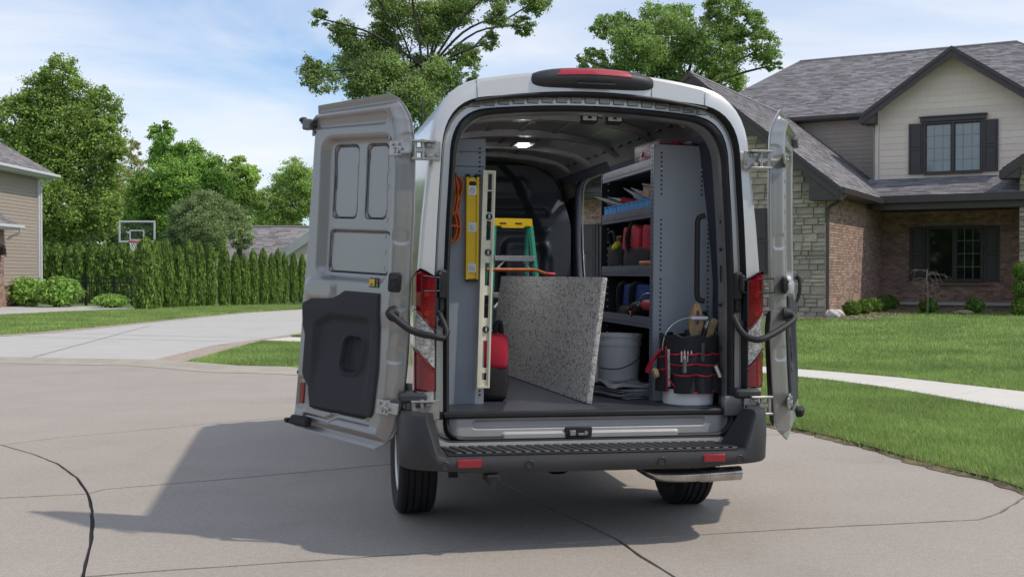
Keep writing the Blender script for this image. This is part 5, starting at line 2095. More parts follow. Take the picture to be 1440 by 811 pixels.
# ---- bulkhead with moulded relief
def bulk(u, v):
    x, z = lerp(-.86, .86, u), lerp(.70, 2.46, v)
    h = 0
    for (cx, cz, hx, hz, r, d, s) in ((-.05, 2.27, .60, .07, .05, -.035, .03), (.05, 2.03, .62, .035, .03, .05, .02), (.0, 1.87, .66, .02, .018, -.03, .012), (.45, 1.52, .20, .26, .08, -.06, .03), (.45, 1.52, .15, .20, .06, .025, .015), (-.25, 1.50, .40, .30, .1, -.06, .04), (.05, 1.08, .62, .10, .05, -.05, .03)):
        h += d * (1 - sm((rbox(x, z, cx, cz, hx, hz, r) + s) / (2 * s)))
    h += .10 * sm((abs(x) - .60 + .30 * max(0, z - 1.6)) / .10) * -1
    h += .10 * sm((z - 1.95) / .3)
    x *= interp(z, [1.9, 2.1, 2.25, 2.36, 2.46], [1.0, .95, .90, .82, .60])
    return (x, 4.06 + h, z)


MB().grid(bulk, 120, 120).build('bulkhead', M_BULK, van, ang=60)

# ---- roof ribs, rails and lamps
for y, w_, hgt in ((.50, .10, .035), (1.18, .12, .045), (2.05, .12, .045), (2.85, .12, .045), (3.5, .10, .04)):
    lo = []
    for x in np.linspace(-.74, .74, 25):
        z = 2.515 - .085 * (x / .74) ** 2 - .05 * sm((abs(x) - .6) / .16)
        lo.append([(x, y - w_ / 2, z), (x, y - w_ / 2 + .012, z - hgt), (x, y - .02, z - hgt), (x, y - .012, z - hgt + .012), (x, y + .012, z - hgt + .012), (x, y + .02, z - hgt), (x, y + w_ / 2 - .012, z - hgt), (x, y + w_ / 2, z)])
    MB().loft(lo, closed=False).build('roof_rib', mat('rib_metal', (0.24, 0.24, 0.245), 0.36, metal=.6, var=.12, scale=8), van, ang=30)
sw = MB()
for x in (-.5, -.25, 0, .25, .5):
    sw.box((x, 2.0, 2.508 - .085 * (x / .74) ** 2), (.045, 3.6, .008), bev=.003)
sw.build('roof_swage', M_SHELL, van)
for sx in (-1, 1):
    MB().prism([(.68, 2.43), (.77, 2.325), (.838, 2.29), (.838, 2.335), (.72, 2.44)], .24, 3.9, lambda x, z, d: (sx * x, d, z), bev=.008).build('cant_rail', M_NAVY, van, ang=30)
    rb_ = MB()
    for k in range(14):
        rb_.box((sx * .69, .7 + k * .22, 2.405), (.03, .09, .035), bev=.004)
    rb_.build('rail_slots', M_UNDER, van)
for (x, y) in ((-.55, 1.62), (.10, 2.40)):
    hs = MB().box((x, y, 2.440 if abs(x) > .5 else 2.462), (.15, .30, .022), bev=.008).build('roof_lamp', M_SHELL, van)
    MB().box((x, y, 2.424 if abs(x) > .5 else 2.446), (.07, .10, .012), bev=.005).build('lens', M_LED, hs)
for x in (.065, .215):
    mb = MB().box((x, .33, 2.372), (.105, .08, .06), bev=.012).box((x, .33, 2.43), (.06, .05, .09), bev=.006)
    o = mb.build('roof_hook', M_RUB, van)
    q = MB()
    for dx in (-.026, .026):
        q.box((x + dx, .288, 2.369), (.03, .006, .026), bev=.003)
    q.box((x, .288, 2.362), (.03, .005, .010), bev=.002)
    q.build('hook_plate', M_WHITE, o)

# right wall: handle rod and little key slots
ks = MB()
for k, (y, z) in enumerate(((.30, 2.06), (.42, 2.02), (.58, 2.0), (.36, 1.92))):
    ks.box((.868, y, z), (.012, .014, .05), bev=.003)
ks.build('wall_slots', M_UNDER, van)

# ---- rear doors
SHIFT[0] = 0.0
ZB, ZT = .535, 2.405
AXA, AXK = Vector((-.965, -.02, .75)), Vector((.035, .02, 1.0)).normalized()


def free_x(z):
    return interp(z, [.53, .60, 1.0, 1.2, 1.4, 2.2, 2.32, 2.41], [-.085, -.062, -.062, -.066, -.080, -.110, -.125, -.150])


def hinge_x(z):
    return interp(z, [.53, .56, .60, .68, .80, .95, 1.78, 2.05, 2.2, 2.28, 2.34, 2.38, 2.405], [-.74, -.80, -.845, -.875, -.89, -.897, -.895, -.885, -.868, -.85, -.82, -.785, -.72])


def outer_y(x, z):
    return -.03 + LEAN(z) - .018 * sin(pi * min(1, max(0, (z - .5) / 1.9))) - .01 * sm((1.25 - z) / .1) + .05 * sm((z - 2.2) / .22) ** 2 + .05 * sm((.66 - z) / .13) ** 1.5


def bot_z(x):
    return ZB + .0 * x


def door_thick(x, z, fx, hx):
    d = min(x - hx, fx - x, z - ZB, (ZT - z))
    t = .018 + .072 * sm((min(x - hx + .012, fx - x, (z - ZB) * .55, (ZT - z) * .55) - .018) / .026)
    t = min(t, .026 + .066 * sm((x - hx + .004) / .085))
    # upper window field
    a = rbox(x, z, -.505, 1.80, .285, .400, .08)
    t -= .040 * (1 - sm((a + .034) / .046))
    for (cx, cz, hx2, hz2, r) in ((-.385, 1.955, .098, .205, .04), (-.635, 1.955, .083, .205, .04)):
        a = rbox(x, z, cx, cz, hx2, hz2, r)
        t -= .012 * (1 - sm((a + .006) / .010))
        t -= .014 * max(0, 1 - abs(a + .004) / .006)
    a = rbox(x, z, -.515, 1.565, .240, .118, .03)
    t -= .012 * (1 - sm((a + .006) / .010))
    t -= .012 * max(0, 1 - abs(a + .004) / .005)
    # header groove
    a = rbox(x, z, -.44, 2.285, .30, .030, .028)
    t -= .018 * (1 - sm((a + .012) / .02))
    # pull recess above the trim, at the free side
    a = rbox(x, z, -.26, 1.345, .12, .060, .05)
    t += .016 * (1 - sm((a + .02) / .04))
    # swage at the foot
    zc = .615 + .045 * sm((-.35 - x) / .12)
    a = abs(z - zc) - .012
    if -.72 < x < -.18:
        t -= .016 * (1 - sm((a + .004) / .016))
    # notch on the free side by the reflector
    a = rbox(x, z, -.15, .745, .04, .085, .02)
    t -= .012 * (1 - sm((a + .006) / .012))
    # well behind the trim
    t -= .062 * (1 - sm((rbox(x, z, -.465, .95, .255, .275, .07) + .02) / .03))
    # pressing by the hinge edge
    for zc in (1.66, 1.30, 1.02, 2.17):
        t -= .006 * (1 - sm((rbox(x, z, -.85, zc, .028, .04, .02) + .006) / .012))
    return max(.012, t)


def door(sx, ang):
    rot = Matrix.Rotation(-ang, 3, AXK)

    def place(p):
        q = AXA + rot @ (Vector(p) - AXA)
        return (-q.x + .115 if sx > 0 else q.x - .02, q.y, q.z)

    def fin(mb):
        mb.v = [place(p) for p in mb.v]
        if sx > 0:
            mb.f = [f[::-1] for f in mb.f]
        return mb

    def iy(x, z):
        return outer_y(x, z) + door_thick(x, z, free_x(z), hinge_x(z))
    nu, nv = 150, 290

    def zs(u, v):
        return -.030 * (1 - u) * (1 - sm(v / .2)) + (.022 - .040 * u) * sm((v - .86) / .14)
    mb = MB()

    def pin(u, v):
        z = lerp(ZB, ZT, v)
        x = lerp(hinge_x(z), free_x(z), u)
        return (x, iy(x, z), z + zs(u, v))

    def pout(u, v):
        z = lerp(ZB, ZT, v)
        x = lerp(hinge_x(z), free_x(z), u)
        e = 1 - sm(min(u, 1 - u) / .03)
        return (x, outer_y(x, z) + .010 * e, z + zs(u, v))
    mb.grid(pin, nu, nv)
    mb.f = [f[::-1] for f in mb.f]
    mb.grid(pout, 40, 60, mi=1)
    # rim: side edges and top/bottom
    for (uu, flip) in ((0, 0), (1, 1)):
        lo = [[pin(uu, j / 80), lerp3(pin(uu, j / 80), pout(uu, j / 80), .5), pout(uu, j / 80)] for j in range(81)]
        k0 = len(mb.f)
        mb.loft(lo, closed=False)
    for vv in (0, 1):
        lo = [[pin(j / 40, vv), pout(j / 40, vv)] for j in range(41)]
        mb.loft(lo, closed=False)
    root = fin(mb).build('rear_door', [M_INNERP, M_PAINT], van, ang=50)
    root['label'] = 'left rear door, swung open with its bare inner face and black trim showing' if sx < 0 else 'right rear door, swung far forward and seen nearly edge on'

    # black cladding on the outside, below the belt
    cl_ = MB()

    def clad(u, v):
        z = lerp(.575, 1.27, v)
        x = lerp(hinge_x(z) + .004, free_x(z) - .004, u)
        e = min(min(u, 1 - u) * .8, min(v, 1 - v) * .69)
        return (x, outer_y(x, z) - .026 * sm((e + .004) / .028) + .004, z)
    cl_.grid(clad, 40, 40)
    fin(cl_).build('outer_cladding', M_PLAST, root, ang=50)
    # trim panel, moulded with a pocket and a speaker shaped recess
    tm = MB()

    def trim(u, v):
        z = lerp(.672, 1.346, v)
        xr = interp(z, [.672, .79, .81, .845, .865, 1.08, 1.13, 1.245, 1.262, 1.285, 1.295, 1.325, 1.346], [-.235, -.208, -.185, -.158, -.150, -.150, -.124, -.122, -.132, -.20, -.37, -.435, -.47])
        xl = interp(z, [.672, .70, .934, 1.346], [-.735, -.750, -.765, -.747])
        x = lerp(xl, xr, u)
        e = min(x - xl, xr - x, z - .672, 1.346 - z)
        h = .014 * sm(e / .012 + .15) ** .6
        a_ = rbox(x, z, -.465, .95, .225, .262, .07)
        a_ = max(a_, (z - 1.20) + .45 * max(0, x + .36))
        h -= .024 * (1 - sm((a_ + .030) / .05)) * sm((z - .70) / .35)
        b_ = rbox(x + .10 * (z - 1.0), z, -.545, .998, .082, .100, .055)
        h += .014 * max(0, 1 - abs(b_ - .004) / .020)
        h -= .030 * (1 - sm((b_ + .016) / .020))
        return (x, outer_y(x, z) + .092 + h, z)
    tm.grid(trim, 110, 130)
    tm.f = [f[::-1] for f in tm.f]
    tr_ = fin(tm).build('trim_panel', M_TRIMP, root, ang=60)
    # dark seams round the pressed window fields
    for (cx, cz, hx2, hz2) in ((-.385, 1.955, .098, .205), (-.635, 1.955, .083, .205), (-.515, 1.565, .240, .118)):
        rp = rpoly([(cx - hx2, cz - hz2), (cx + hx2, cz - hz2), (cx + hx2, cz + hz2), (cx - hx2, cz + hz2)], .03, 4)
        pts = []
        for i in range(len(rp)):
            p, q = Vector(rp[i]), Vector(rp[(i + 1) % len(rp)])
            for k in range(3):
                w_ = p.lerp(q, k / 3)
                pts.append((w_.x, iy(w_.x, w_.y) + .0005, w_.y))
        pts.append(pts[0])
        fin(MB().tube(pts, .0019, 5, caps=False)).build('panel_seam', M_RUB, root, ang=60)
    bl_ = MB()
    for k in range(9):
        bl_.box((-.76 - .006 * (k % 2), outer_y(-.76, 1.5 + .09 * k) + .087, 1.48 + .088 * k), (.012, .006, .028), bev=.002)
    tag(fin(bl_).build('clip_slots', M_INNERP, root), kind='stuff')
    # hinges
    for zc in (2.125, .742):
        hm = MB()
        hw = .042
        hx_ = hinge_x(zc)
        y0 = outer_y(hx_, zc) + .094
        hm.box((hx_ + .055, y0 + .006, zc), (.095, .010, .082), bev=.004)
        hm.box((hx_ - .02, y0 + .004, zc), (.075, .012, .060), bev=.004)
        h1 = fin(hm).build('hinge', M_STEEL, root)
        bt = MB()
        for (dx, dz) in ((.03, .022), (.03, -.022), (.075, 0.02), (.055, -.02)):
            bt.cyl((hx_ + dx, y0 + .008, zc + dz), (hx_ + dx, y0 + .020, zc + dz), .0085, n=6)
        bt.tube([(hx_ + .0, y0 + .014, zc - .008), (hx_ + .04, y0 + .016, zc + .004), (hx_ + .06, y0 + .016, zc)], .008, 6)
        fin(bt).build('bolt', M_STEEL, h1)
        # body side of the hinge, built on the pillar
        bm2 = MB()
        lx, ly = -.925, -.024 + LEAN(zc)
        bm2.box((lx + .02, ly, zc), (.085, .012, .105), bev=.004)
        for dz in (-.047, .047):
            bm2.box((lx - .03, ly - .022, zc + dz), (.13, .045, .012), bev=.003)
        for dz in (-.03, .03):
            bm2.box((lx + .0, ly - .016, zc + dz), (.03, .03, .022), bev=.005)
        bm2.cyl((lx - .035, ly - .022, zc - .052), (lx - .035, ly - .022, zc + .058), .011, n=10)
        bm2.cyl((lx - .078, ly - .022, zc - .04), (lx - .078, ly - .022, zc + .04), .013, n=10)
        bm2.box((lx - .045, ly - .02, zc), (.06, .024, .03), bev=.006)
        for (dx, dz) in ((.02, .025), (.045, -.02), (.0, -.03)):
            bm2.cyl((lx + dx, ly - .004, zc + dz), (lx + dx, ly - .018, zc + dz), .009, n=6)
        if sx > 0:
            bm2.mirror()
        SHIFT[0] = .03
        bm2.build('body_hinge', M_STEEL, van)
        SHIFT[0] = 0.0
    # latch pocket and sticker
    lm = MB()
    y0 = outer_y(-.83, 1.41) + .094
    lm.box((-.850, y0 - .006, 1.412), (.098, .026, .104), bev=.014)
    l1 = fin(lm).build('latch_pocket', M_RUB, root)
    li = MB().box((-.854, y0 + .008, 1.412), (.062, .012, .066), bev=.01).box((-.854, y0 + .012, 1.428), (.040, .014, .018), bev=.004)
    fin(li).build('latch', M_UNDER, l1)
    if sx < 0:
        ys = outer_y(-.69, 1.40) + .0915
        fin(MB().box((-.697, ys, 1.402), (.074, .004, .052))).build('warning_label', mat('label_black', (.02, .02, .02), .5), root, ang=0)
        fin(MB().box((-.682, ys + .003, 1.402), (.040, .003, .040))).build('label_yellow', mat('label_yellow', (.65, .46, .03), .5), root, ang=0)
        fin(MB().box((-.723, ys + .003, 1.412), (.012, .003, .018)).box((-.682, ys + .0047, 1.392), (.014, .002, .014))).build('label_red', mat('label_red', (.45, .05, .03), .5), root, ang=0)
        fin(MB().box((-.723, ys + .003, 1.389), (.012, .003, .018))).build('label_green', mat('label_green', (.05, .28, .08), .5), root, ang=0)
    # red safety reflector on the inner face
    rf = MB().box((-.145, outer_y(-.145, .74) + .082, .742), (.038, .012, .118), bev=.004)
    fin(rf).build('door_reflector', M_REDD, root)
    # black latch block at the foot
    bk = MB().box((-.180, outer_y(-.15, .60) + .092, .586), (.15, .05, .055), bev=.012).box((-.085, outer_y(-.05, .60) + .075, .568), (.10, .03, .022), bev=.006).cyl((-.055, outer_y(-.05, .6) + .06, .575), (-.055, outer_y(-.05, .6) + .10, .575), .012, n=8)
    fin(bk).build('floor_latch', M_RUB, root)
    # striker hardware at the top of the free edge
    tk_ = MB()
    y1 = outer_y(-.12, 2.26) + .075
    tk_.box((-.150, y1, 2.265), (.06, .012, .105), bev=.004)
    tk_.box((-.105, y1 + .022, 2.275), (.07, .045, .060), bev=.008)
    tk_.box((-.060, y1 + .020, 2.300), (.035, .035, .040), bev=.008)
    t1 = fin(tk_).build('top_latch', mat('dark_steel', (.16, .16, .165), .4, metal=.6), root)
    tb_ = MB()
    for (dx, dz) in ((-.155, .03), (-.155, 0), (-.158, -.035)):
        tb_.cyl((dx, y1 + .004, 2.265 + dz), (dx, y1 + .014, 2.265 + dz), .008, n=8)
    tb_.cyl((-.055, y1 + .016, 2.302), (-.055, y1 + .042, 2.302), .012, n=10)
    fin(tb_).build('bolt', M_RUB, t1)
    # buffer on the free edge
    fin(MB().cyl((free_x(.85) - .004, outer_y(0, .85) + .03, .85), (free_x(.85) + .022, outer_y(0, .85) + .03, .85), .014, n=10)).build('edge_buffer', M_RUB, root)
    # weather strip on the outer face near the hinge (dark line seen edge on)
    # check arm from the pillar to the door
    ab = Vector((-.85, outer_y(-.83, 1.245) + .084, 1.245))
    base_w = Vector(place(ab))
    nb_ = Vector(place(ab + Vector((0, .05, 0)))) - base_w
    bs = MB().cyl(tuple(base_w), tuple(base_w + nb_ * .35), .044, .038, n=20).cyl(tuple(base_w + nb_ * .35), tuple(base_w + nb_ * .8), .034, .022, n=20)
    cb = bs.build('check_arm', M_RUB, van, ang=50)
    end = Vector((sx * .838, .02, 1.20))
    s0 = base_w + nb_ * .7
    if sx < 0:
        pth = spline([s0, s0 + nb_ * .5 + Vector((.03, 0, -.01)), lerpv(s0, end, .45) + Vector((0, -.055, -.065)), Vector((-.865, -.085, 1.135)), Vector((-.818, -.075, 1.125))], 6)
        ar = MB().tube(pth, [.015] * 4 + [.019] * 13 + [.017] * (len(pth) - 17), 10)
        ar.tube(spline([Vector((-.815, -.075, 1.125)), Vector((-.800, -.06, 1.16)), Vector((-.825, -.01, 1.235)), Vector((-.84, .02, 1.26))], 5), .015, 8)
    else:
        pth = spline([s0, s0 + nb_ * .4 + Vector((-.02, -.02, -.04)), Vector((.985, -.10, 1.125)), Vector((.905, -.09, 1.12)), Vector((.86, -.05, 1.16)), Vector((.842, .02, 1.24))], 6)
        ar = MB().tube(pth, .0185, 10)
    ar.build('arm', M_RUB, cb, ang=50)
    if sx > 0:
        # outside handle on the far edge
        hd = MB().tube(spline([(-.12, outer_y(0, 1.4) + .10, 1.42), (-.12, outer_y(0, 1.4) + .12, 1.43), (-.14, outer_y(0, 1.3) + .125, 1.34), (-.16, outer_y(0, 1.2) + .10, 1.26)], 4), .012, 8)
        fin(hd).build('pull_handle', M_RUB, root)


def lerp3(a, b, t):
    return tuple(lerp(a[i], b[i], t) for i in range(3))


def lerpv(a, b, t):
    return a.lerp(b, t)


door(-1, radians(230))
door(1, radians(241))

# ------------------------------------------------------------------ cargo
M_PANEL = mat('grey_powder_coat', (0.255, 0.28, 0.31), 0.55, var=0.03, scale=4, bump=.06, bscale=300)
M_SHELF = mat('blue_grey_steel', (0.16, 0.17, 0.22), 0.48, metal=.2, var=0.05)
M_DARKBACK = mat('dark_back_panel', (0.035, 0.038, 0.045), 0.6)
M_YEL = mat('yellow_plastic', (0.68, 0.44, 0.01), 0.42, var=0.04)
M_CREAM = mat('cream_enamel', (0.68, 0.64, 0.49), 0.4, var=0.06, scale=9)
M_ORANGE = mat('orange_rubber', (0.55, 0.13, 0.035), 0.5, var=0.1)
M_BLUEB = mat('blue_plastic', (0.09, 0.32, 0.68), 0.4, var=0.05)
M_REDF = mat('red_fabric', (0.40, 0.012, 0.035), 0.85, var=0.1, bump=.3, bscale=160)
M_BLKF = mat('black_fabric', (0.016, 0.016, 0.019), 0.9, var=0.15, bump=.4, bscale=160)
M_BLUEF = mat('blue_fabric', (0.018, 0.05, 0.20), 0.85, var=0.1, bump=.3, bscale=160)
M_PAIL = mat('white_pail', (0.82, 0.82, 0.83), 0.4, var=0.03)
M_WOOD = mat('wood_handle', (0.42, 0.27, 0.14), 0.6, var=0.2, scale=8, aniso=(8, 8, 1))
M_GREEN = mat('green_fibreglass', (0.04, 0.30, 0.19), 0.45, var=0.05)
M_ALU = mat('aluminium', (0.62, 0.62, 0.64), 0.35, metal=.8, var=.06)
M_PAPER = mat('newsprint', (0.42, 0.41, 0.42), 0.9, var=0.3, scale=14)
M_VIAL = mat('level_vial', (0.50, 0.55, 0.50), 0.15, var=.2, scale=40, coat=.8)


TS = [0.0]


def vthing(name, label, cat, base, group=None):
    o = thing(name, label, cat, VM @ Matrix.Translation(Vector(base) + Vector((TS[0], 0, 0))), group)
    o['_b'] = base
    return o


def vb(mb, name, m, th, **k):
    """part whose vertices are given in van coordinates"""
    root = th
    while root.parent is not None:
        root = root.parent
    return mb.build(name, m, th, off=tuple(root['_b']), **k)


FZ = .720
# left shelving: only its end panel shows
ls = vthing('shelving_unit', 'grey steel shelving end panel on the left with levels hanging from it', 'shelves', (-.66, .41, FZ))
vb(MB().prism(rpoly([(-.80, FZ), (-.522, FZ), (-.522, 2.245), (-.80, 2.235)], .004, 2), .41, .424, lambda x, z, d: (x, d, z)), 'end_panel', M_PANEL, ls)
vb(MB().box((-.5245, .44, 1.483), (.004, .05, 1.52)), 'panel_flange', M_PANEL, ls, ang=0)
vb(MB().box((-.66, .4075, 2.085), (.26, .003, .0022)).box((-.66, .4075, 2.17), (.26, .003, .0015)), 'panel_seam', M_RUB, ls, ang=0)
hm = MB()
for k in range(9):
    hm.cyl((-.555, .411, 2.19 - k * .026), (-.555, .4085, 2.19 - k * .026), .0062, n=10)
for z in (.772, .795):
    hm.cyl((-.545, .411, z), (-.545, .4085, z), .006, n=10)
for x in (-.74, -.66):
    hm.cyl((x, .411, 2.165), (x, .4085, 2.165), .004, n=8)
vb(hm, 'perforations', M_RUB, ls, ang=0)
for z in (.80, 1.25, 1.70, 2.12):
    vb(MB().box((-.70, 1.35, z), (.355, 1.80, .02)).box((-.5255, 1.35, z + .02), (.004, 1.80, .06)), 'shelf', M_SHELF, ls, ang=0)
vb(MB().prism([(-.87, FZ), (-.524, FZ), (-.524, 2.2), (-.87, 2.1)], 2.26, 2.272, lambda x, z, d: (x, d, z)), 'end_panel', M_PANEL, ls)
hk = MB().box((-.705, .40, 1.99), (.03, .014, .09), bev=.004).tube(spline([(-.705, .395, 2.02), (-.705, .36, 2.02), (-.705, .345, 2.04)], 4), .007, 6)
vb(hk, 'cord_hook', M_RUB, ls)

# right shelving
TS[0] = .05
rs_ = vthing('shelving_unit', 'tall grey steel shelving on the right loaded with tools and bins', 'shelves', (.66, .45, FZ))
PX0, PX1 = .458, .832
vb(MB().prism(rpoly([(PX0, FZ), (PX1, FZ), (PX1, 1.95), (.800, 2.245), (PX0, 2.25)], [.003, .003, .02, .02, .003], 3), .45, .464, lambda x, z, d: (x, d, z)), 'end_panel', M_PANEL, rs_)
vb(MB().box((PX0 - .002, .478, 1.485), (.004, .058, 1.53)), 'panel_flange', M_SHELF, rs_, ang=0)
hm = MB()
for (x, z0, z1) in ((.502, 1.93, 2.20), (.755, 1.93, 2.20), (.502, .98, 1.80), (.800, 1.02, 1.80)):
    z = z1
    while z > z0:
        if abs(z - 1.48) > .02:
            hm.cyl((x, .451, z), (x, .448, z), .0062, n=10)
        z -= .0272
for k in range(56):
    hm.box((PX0 - .0045, .478, .80 + k * .026), (.003, .010, .010))
vb(hm, 'perforations', M_RUB, rs_, ang=0)
vb(MB().cyl((.502, .450, 2.105), (.502, .446, 2.105), .006, n=8).cyl((.755, .450, 2.105), (.755, .446, 2.105), .006, n=8), 'panel_screws', M_WHITE, rs_)
SH = {1: 2.145, 2: 1.858, 3: 1.5025, 4: 1.187}
SY0, SY1 = .465, 1.63
for k, z in SH.items():
    dpt = PX1 - .02 - PX0
    mb = MB().box((PX0 + dpt / 2, (SY0 + SY1) / 2, z - .012), (dpt, SY1 - SY0, .010))
    mb.prism([(PX0 + .004, z + .028), (PX0 + .004, z - .038), (PX0 + .016, z - .042), (PX0 + .016, z + .028)], SY0, SY1, lambda x, zz, d: (x, d, zz), bev=0)
    sh = vb(mb, 'shelf', M_SHELF, rs_, ang=0)
    hl = MB()
    for q in range(6):
        hl.cyl((PX0 + .005, SY0 + .1 + q * .19, z - .006), (PX0 + .002, SY0 + .1 + q * .19, z - .006), .006, n=8)
    tag(vb(hl, 'shelf_slots', M_RUB, sh, ang=0), kind='stuff')
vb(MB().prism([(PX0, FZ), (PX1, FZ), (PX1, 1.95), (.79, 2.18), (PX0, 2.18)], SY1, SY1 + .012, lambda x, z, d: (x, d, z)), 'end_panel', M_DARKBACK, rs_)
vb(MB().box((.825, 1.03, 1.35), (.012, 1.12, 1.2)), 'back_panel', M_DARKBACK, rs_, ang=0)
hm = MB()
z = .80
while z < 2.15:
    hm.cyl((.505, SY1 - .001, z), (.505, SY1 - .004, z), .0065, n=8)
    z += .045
vb(hm, 'painted_hole_light', M_WHITE, rs_, ang=0)  # white discs paint the light that shows through the panel holes


# yellow level hanging on the left panel
TS[0] = 0.0
yl = vthing('spirit_level', 'yellow spirit level hanging upright on the grey left panel', 'level', (-.60, .39, 1.43))
vb(MB().prism(rpoly([(-.636, 1.438), (-.566, 1.438), (-.566, 2.020), (-.636, 2.020)], .006, 3), .405, .375, lambda x, z, d: (x, d, z), bev=.003).prism([(-.638, 1.436), (-.624, 1.436), (-.624, 2.022), (-.638, 2.022)], .405, .366, lambda x, z, d: (x, d, z), bev=.002).prism([(-.578, 1.436), (-.564, 1.436), (-.564, 2.022), (-.578, 2.022)], .405, .366, lambda x, z, d: (x, d, z), bev=.002), 'body', M_YEL, yl)
for z in (1.503, 1.735, 1.945):
    o = vb(MB().cyl((-.601, .376, z), (-.601, .368, z), .026, n=24).box((-.601, .3745, z), (.058, .006, .058), bev=.002), 'vial_window', M_ALU, yl)
    vb(MB().cyl((-.601, .3685, z), (-.601, .366, z), .019, n=20), 'vial', M_VIAL, o)
vb(MB().box((-.627, .385, 2.026), (.022, .036, .024), bev=.004).box((-.576, .385, 2.026), (.022, .036, .024), bev=.004).box((-.601, .380, 1.985), (.040, .022, .024), bev=.006).box((-.601, .385, 1.432), (.070, .036, .014), bev=.004), 'end_cap', M_RUB, yl)

# long cream I-beam level leaning beside it
cl = vthing('spirit_level', 'long cream I-beam level with cut out slots leaning on the left panel', 'level', (-.53, .37, .815))
TOPC, BOTC = Vector((-.500, .372, 2.060)), Vector((-.530, .360, .817))
ax_ = (TOPC - BOTC)
LL = ax_.length
ax_.normalize()
rx_ = Vector((1, 0, 0))
rx_ = (rx_ - ax_ * rx_.dot(ax_)).normalized()
ry_ = ax_.cross(rx_)
CLF = lambda a, b_, d: BOTC + rx_ * a + ax_ * b_ + ry_ * d
hwL = .0315
slots = [(.085, .14), (.17, .33), (.41, .55), (.60, .74), (.815, .945), (1.02, 1.15)]
web = MB()
slots2 = [(.045, .085), (.115, .27), (.40, .53), (.585, .715), (.845, .955), (1.005, 1.125)]
zc_ = 0.0
edges = []
for (a, c) in slots2:
    edges.append((zc_, a))
    zc_ = c
edges.append((zc_, LL))
for (a, c) in edges:
    web.prism([(-hwL + .012, a), (hwL - .012, a), (hwL - .012, c), (-hwL + .012, c)], -.004, .004, CLF)
for sx in (-1, 1):
    web.prism([(sx * hwL - .010, 0), (sx * hwL + .010, 0), (sx * hwL + .010, LL), (sx * hwL - .010, LL)] if sx < 0 else [(hwL - .010, 0), (hwL, 0), (hwL, LL), (hwL - .010, LL)], -.014, .014, CLF, bev=.002)
    web.prism([(sx * hwL * .62 - .006, 0), (sx * hwL * .62 + .006, 0), (sx * hwL * .62 + .006, LL), (sx * hwL * .62 - .006, LL)], -.007, .007, CLF)
for (a, c) in ((0, .012), (LL - .012, LL)):
    web.prism([(-hwL, a), (hwL, a), (hwL, c), (-hwL, c)], -.013, .013, CLF)
vb(web, 'body', M_CREAM, cl, ang=30)
for zz, h_ in ((.335, .020), (.775, .030), (1.0 - .02, .022)):
    p = CLF(0, zz, -.006)
    q = CLF(0, zz, .012)
    p2 = CLF(0, zz, .013)
    o = vb(MB().cyl(tuple(CLF(0, zz, -.012)), tuple(CLF(0, zz, .014)), .019, n=18), 'vial_holder', M_RUB, cl)
    vb(MB().cyl(tuple(CLF(0, zz - .012, -.013)), tuple(CLF(0, zz + .012, -.013)), .006, n=10), 'vial', M_VIAL, o)
hh = MB().prism([(-.010, LL - .11), (.010, LL - .11), (.010, LL - .02), (-.010, LL - .02)], -.010, .010, CLF)
vb(hh, 'hang_clip', M_RUB, cl)

# extension cord coil on the hook
ec = vthing('extension_cord', 'coiled orange extension cord hanging on the left panel hook', 'cord', (-.72, .38, 1.66))
mb = MB()
for k in range(11):
    o = RND.uniform(-.018, .018)
    o2 = RND.uniform(-.02, .02)
    y = .40 - k * .0045
    top, bot, mid = 2.035 + o * .4, 1.80 + o2 * .3, 1.92
    pts = [(-.715 + .03 * cos(t) + (.02 * sin(3 * t) if k % 2 else 0) + o, y + .004 * sin(2 * t), mid + (top - bot) / 2 * sin(t)) for t in np.linspace(0, 2 * pi, 22)]
    mb.tube(pts, .0052, 6)
    pts = [(-.718 + .034 * cos(t) + o2, y + .004 * cos(2 * t), 1.735 + .085 * sin(t)) for t in np.linspace(0, 2 * pi, 18)]
    mb.tube(pts, .0052, 6)
mb.tube(spline([(-.76, .35, 1.735), (-.72, .345, 1.742), (-.68, .35, 1.736)], 5), .007, 6)
mb.tube(spline([(-.75, .35, 1.81), (-.72, .345, 1.818), (-.685, .35, 1.812)], 5), .007, 6)
vb(mb, 'cord', M_ORANGE, ec, ang=60)

# ---- granite slab leaning across the bay
gs = vthing('granite_slab', 'large grey speckled granite slab standing on edge along the load floor', 'slab', (.05, 1.3, FZ))
n0, n1 = Vector((.080, .31, FZ + .004)), Vector((-.075, 2.75, FZ + .004))
ru = (n1 - n0).normalized()
upv = Vector((.088, .0, .722))
upn = (upv - ru * upv.dot(ru)).normalized()
nm_ = ru.cross(upn)
SLH = .735
GSF = lambda a, b_, d: n0 + ru * a + upn * b_ + nm_ * d
vb(MB().prism([(0, 0), ((n1 - n0).length, 0), ((n1 - n0).length, SLH), (0.0, SLH)], -.014, .016, GSF, bev=.004), 'slab', granite('granite_stone'), gs, ang=25)
edge = MB()
rdm = random.Random(4)


def rough(u, v):
    b_ = u * SLH
    d = lerp(-.0145, .0165, v)
    k = 0 if v in (0, 1) or u in (0, 1) else rdm.uniform(.001, .007)
    return GSF(-k - .001, b_, d)


edge.grid(rough, 60, 4)
vb(edge, 'chiselled_edge', mat('granite_edge', (0.50, 0.48, 0.44), .8, var=.3, scale=60, bump=.8, bscale=90), gs, ang=30)

# ---- backpack behind the left panel
bp_ = vthing('tool_backpack', 'red and black backpack on the floor beside the left panel', 'bag', (-.46, .60, FZ))


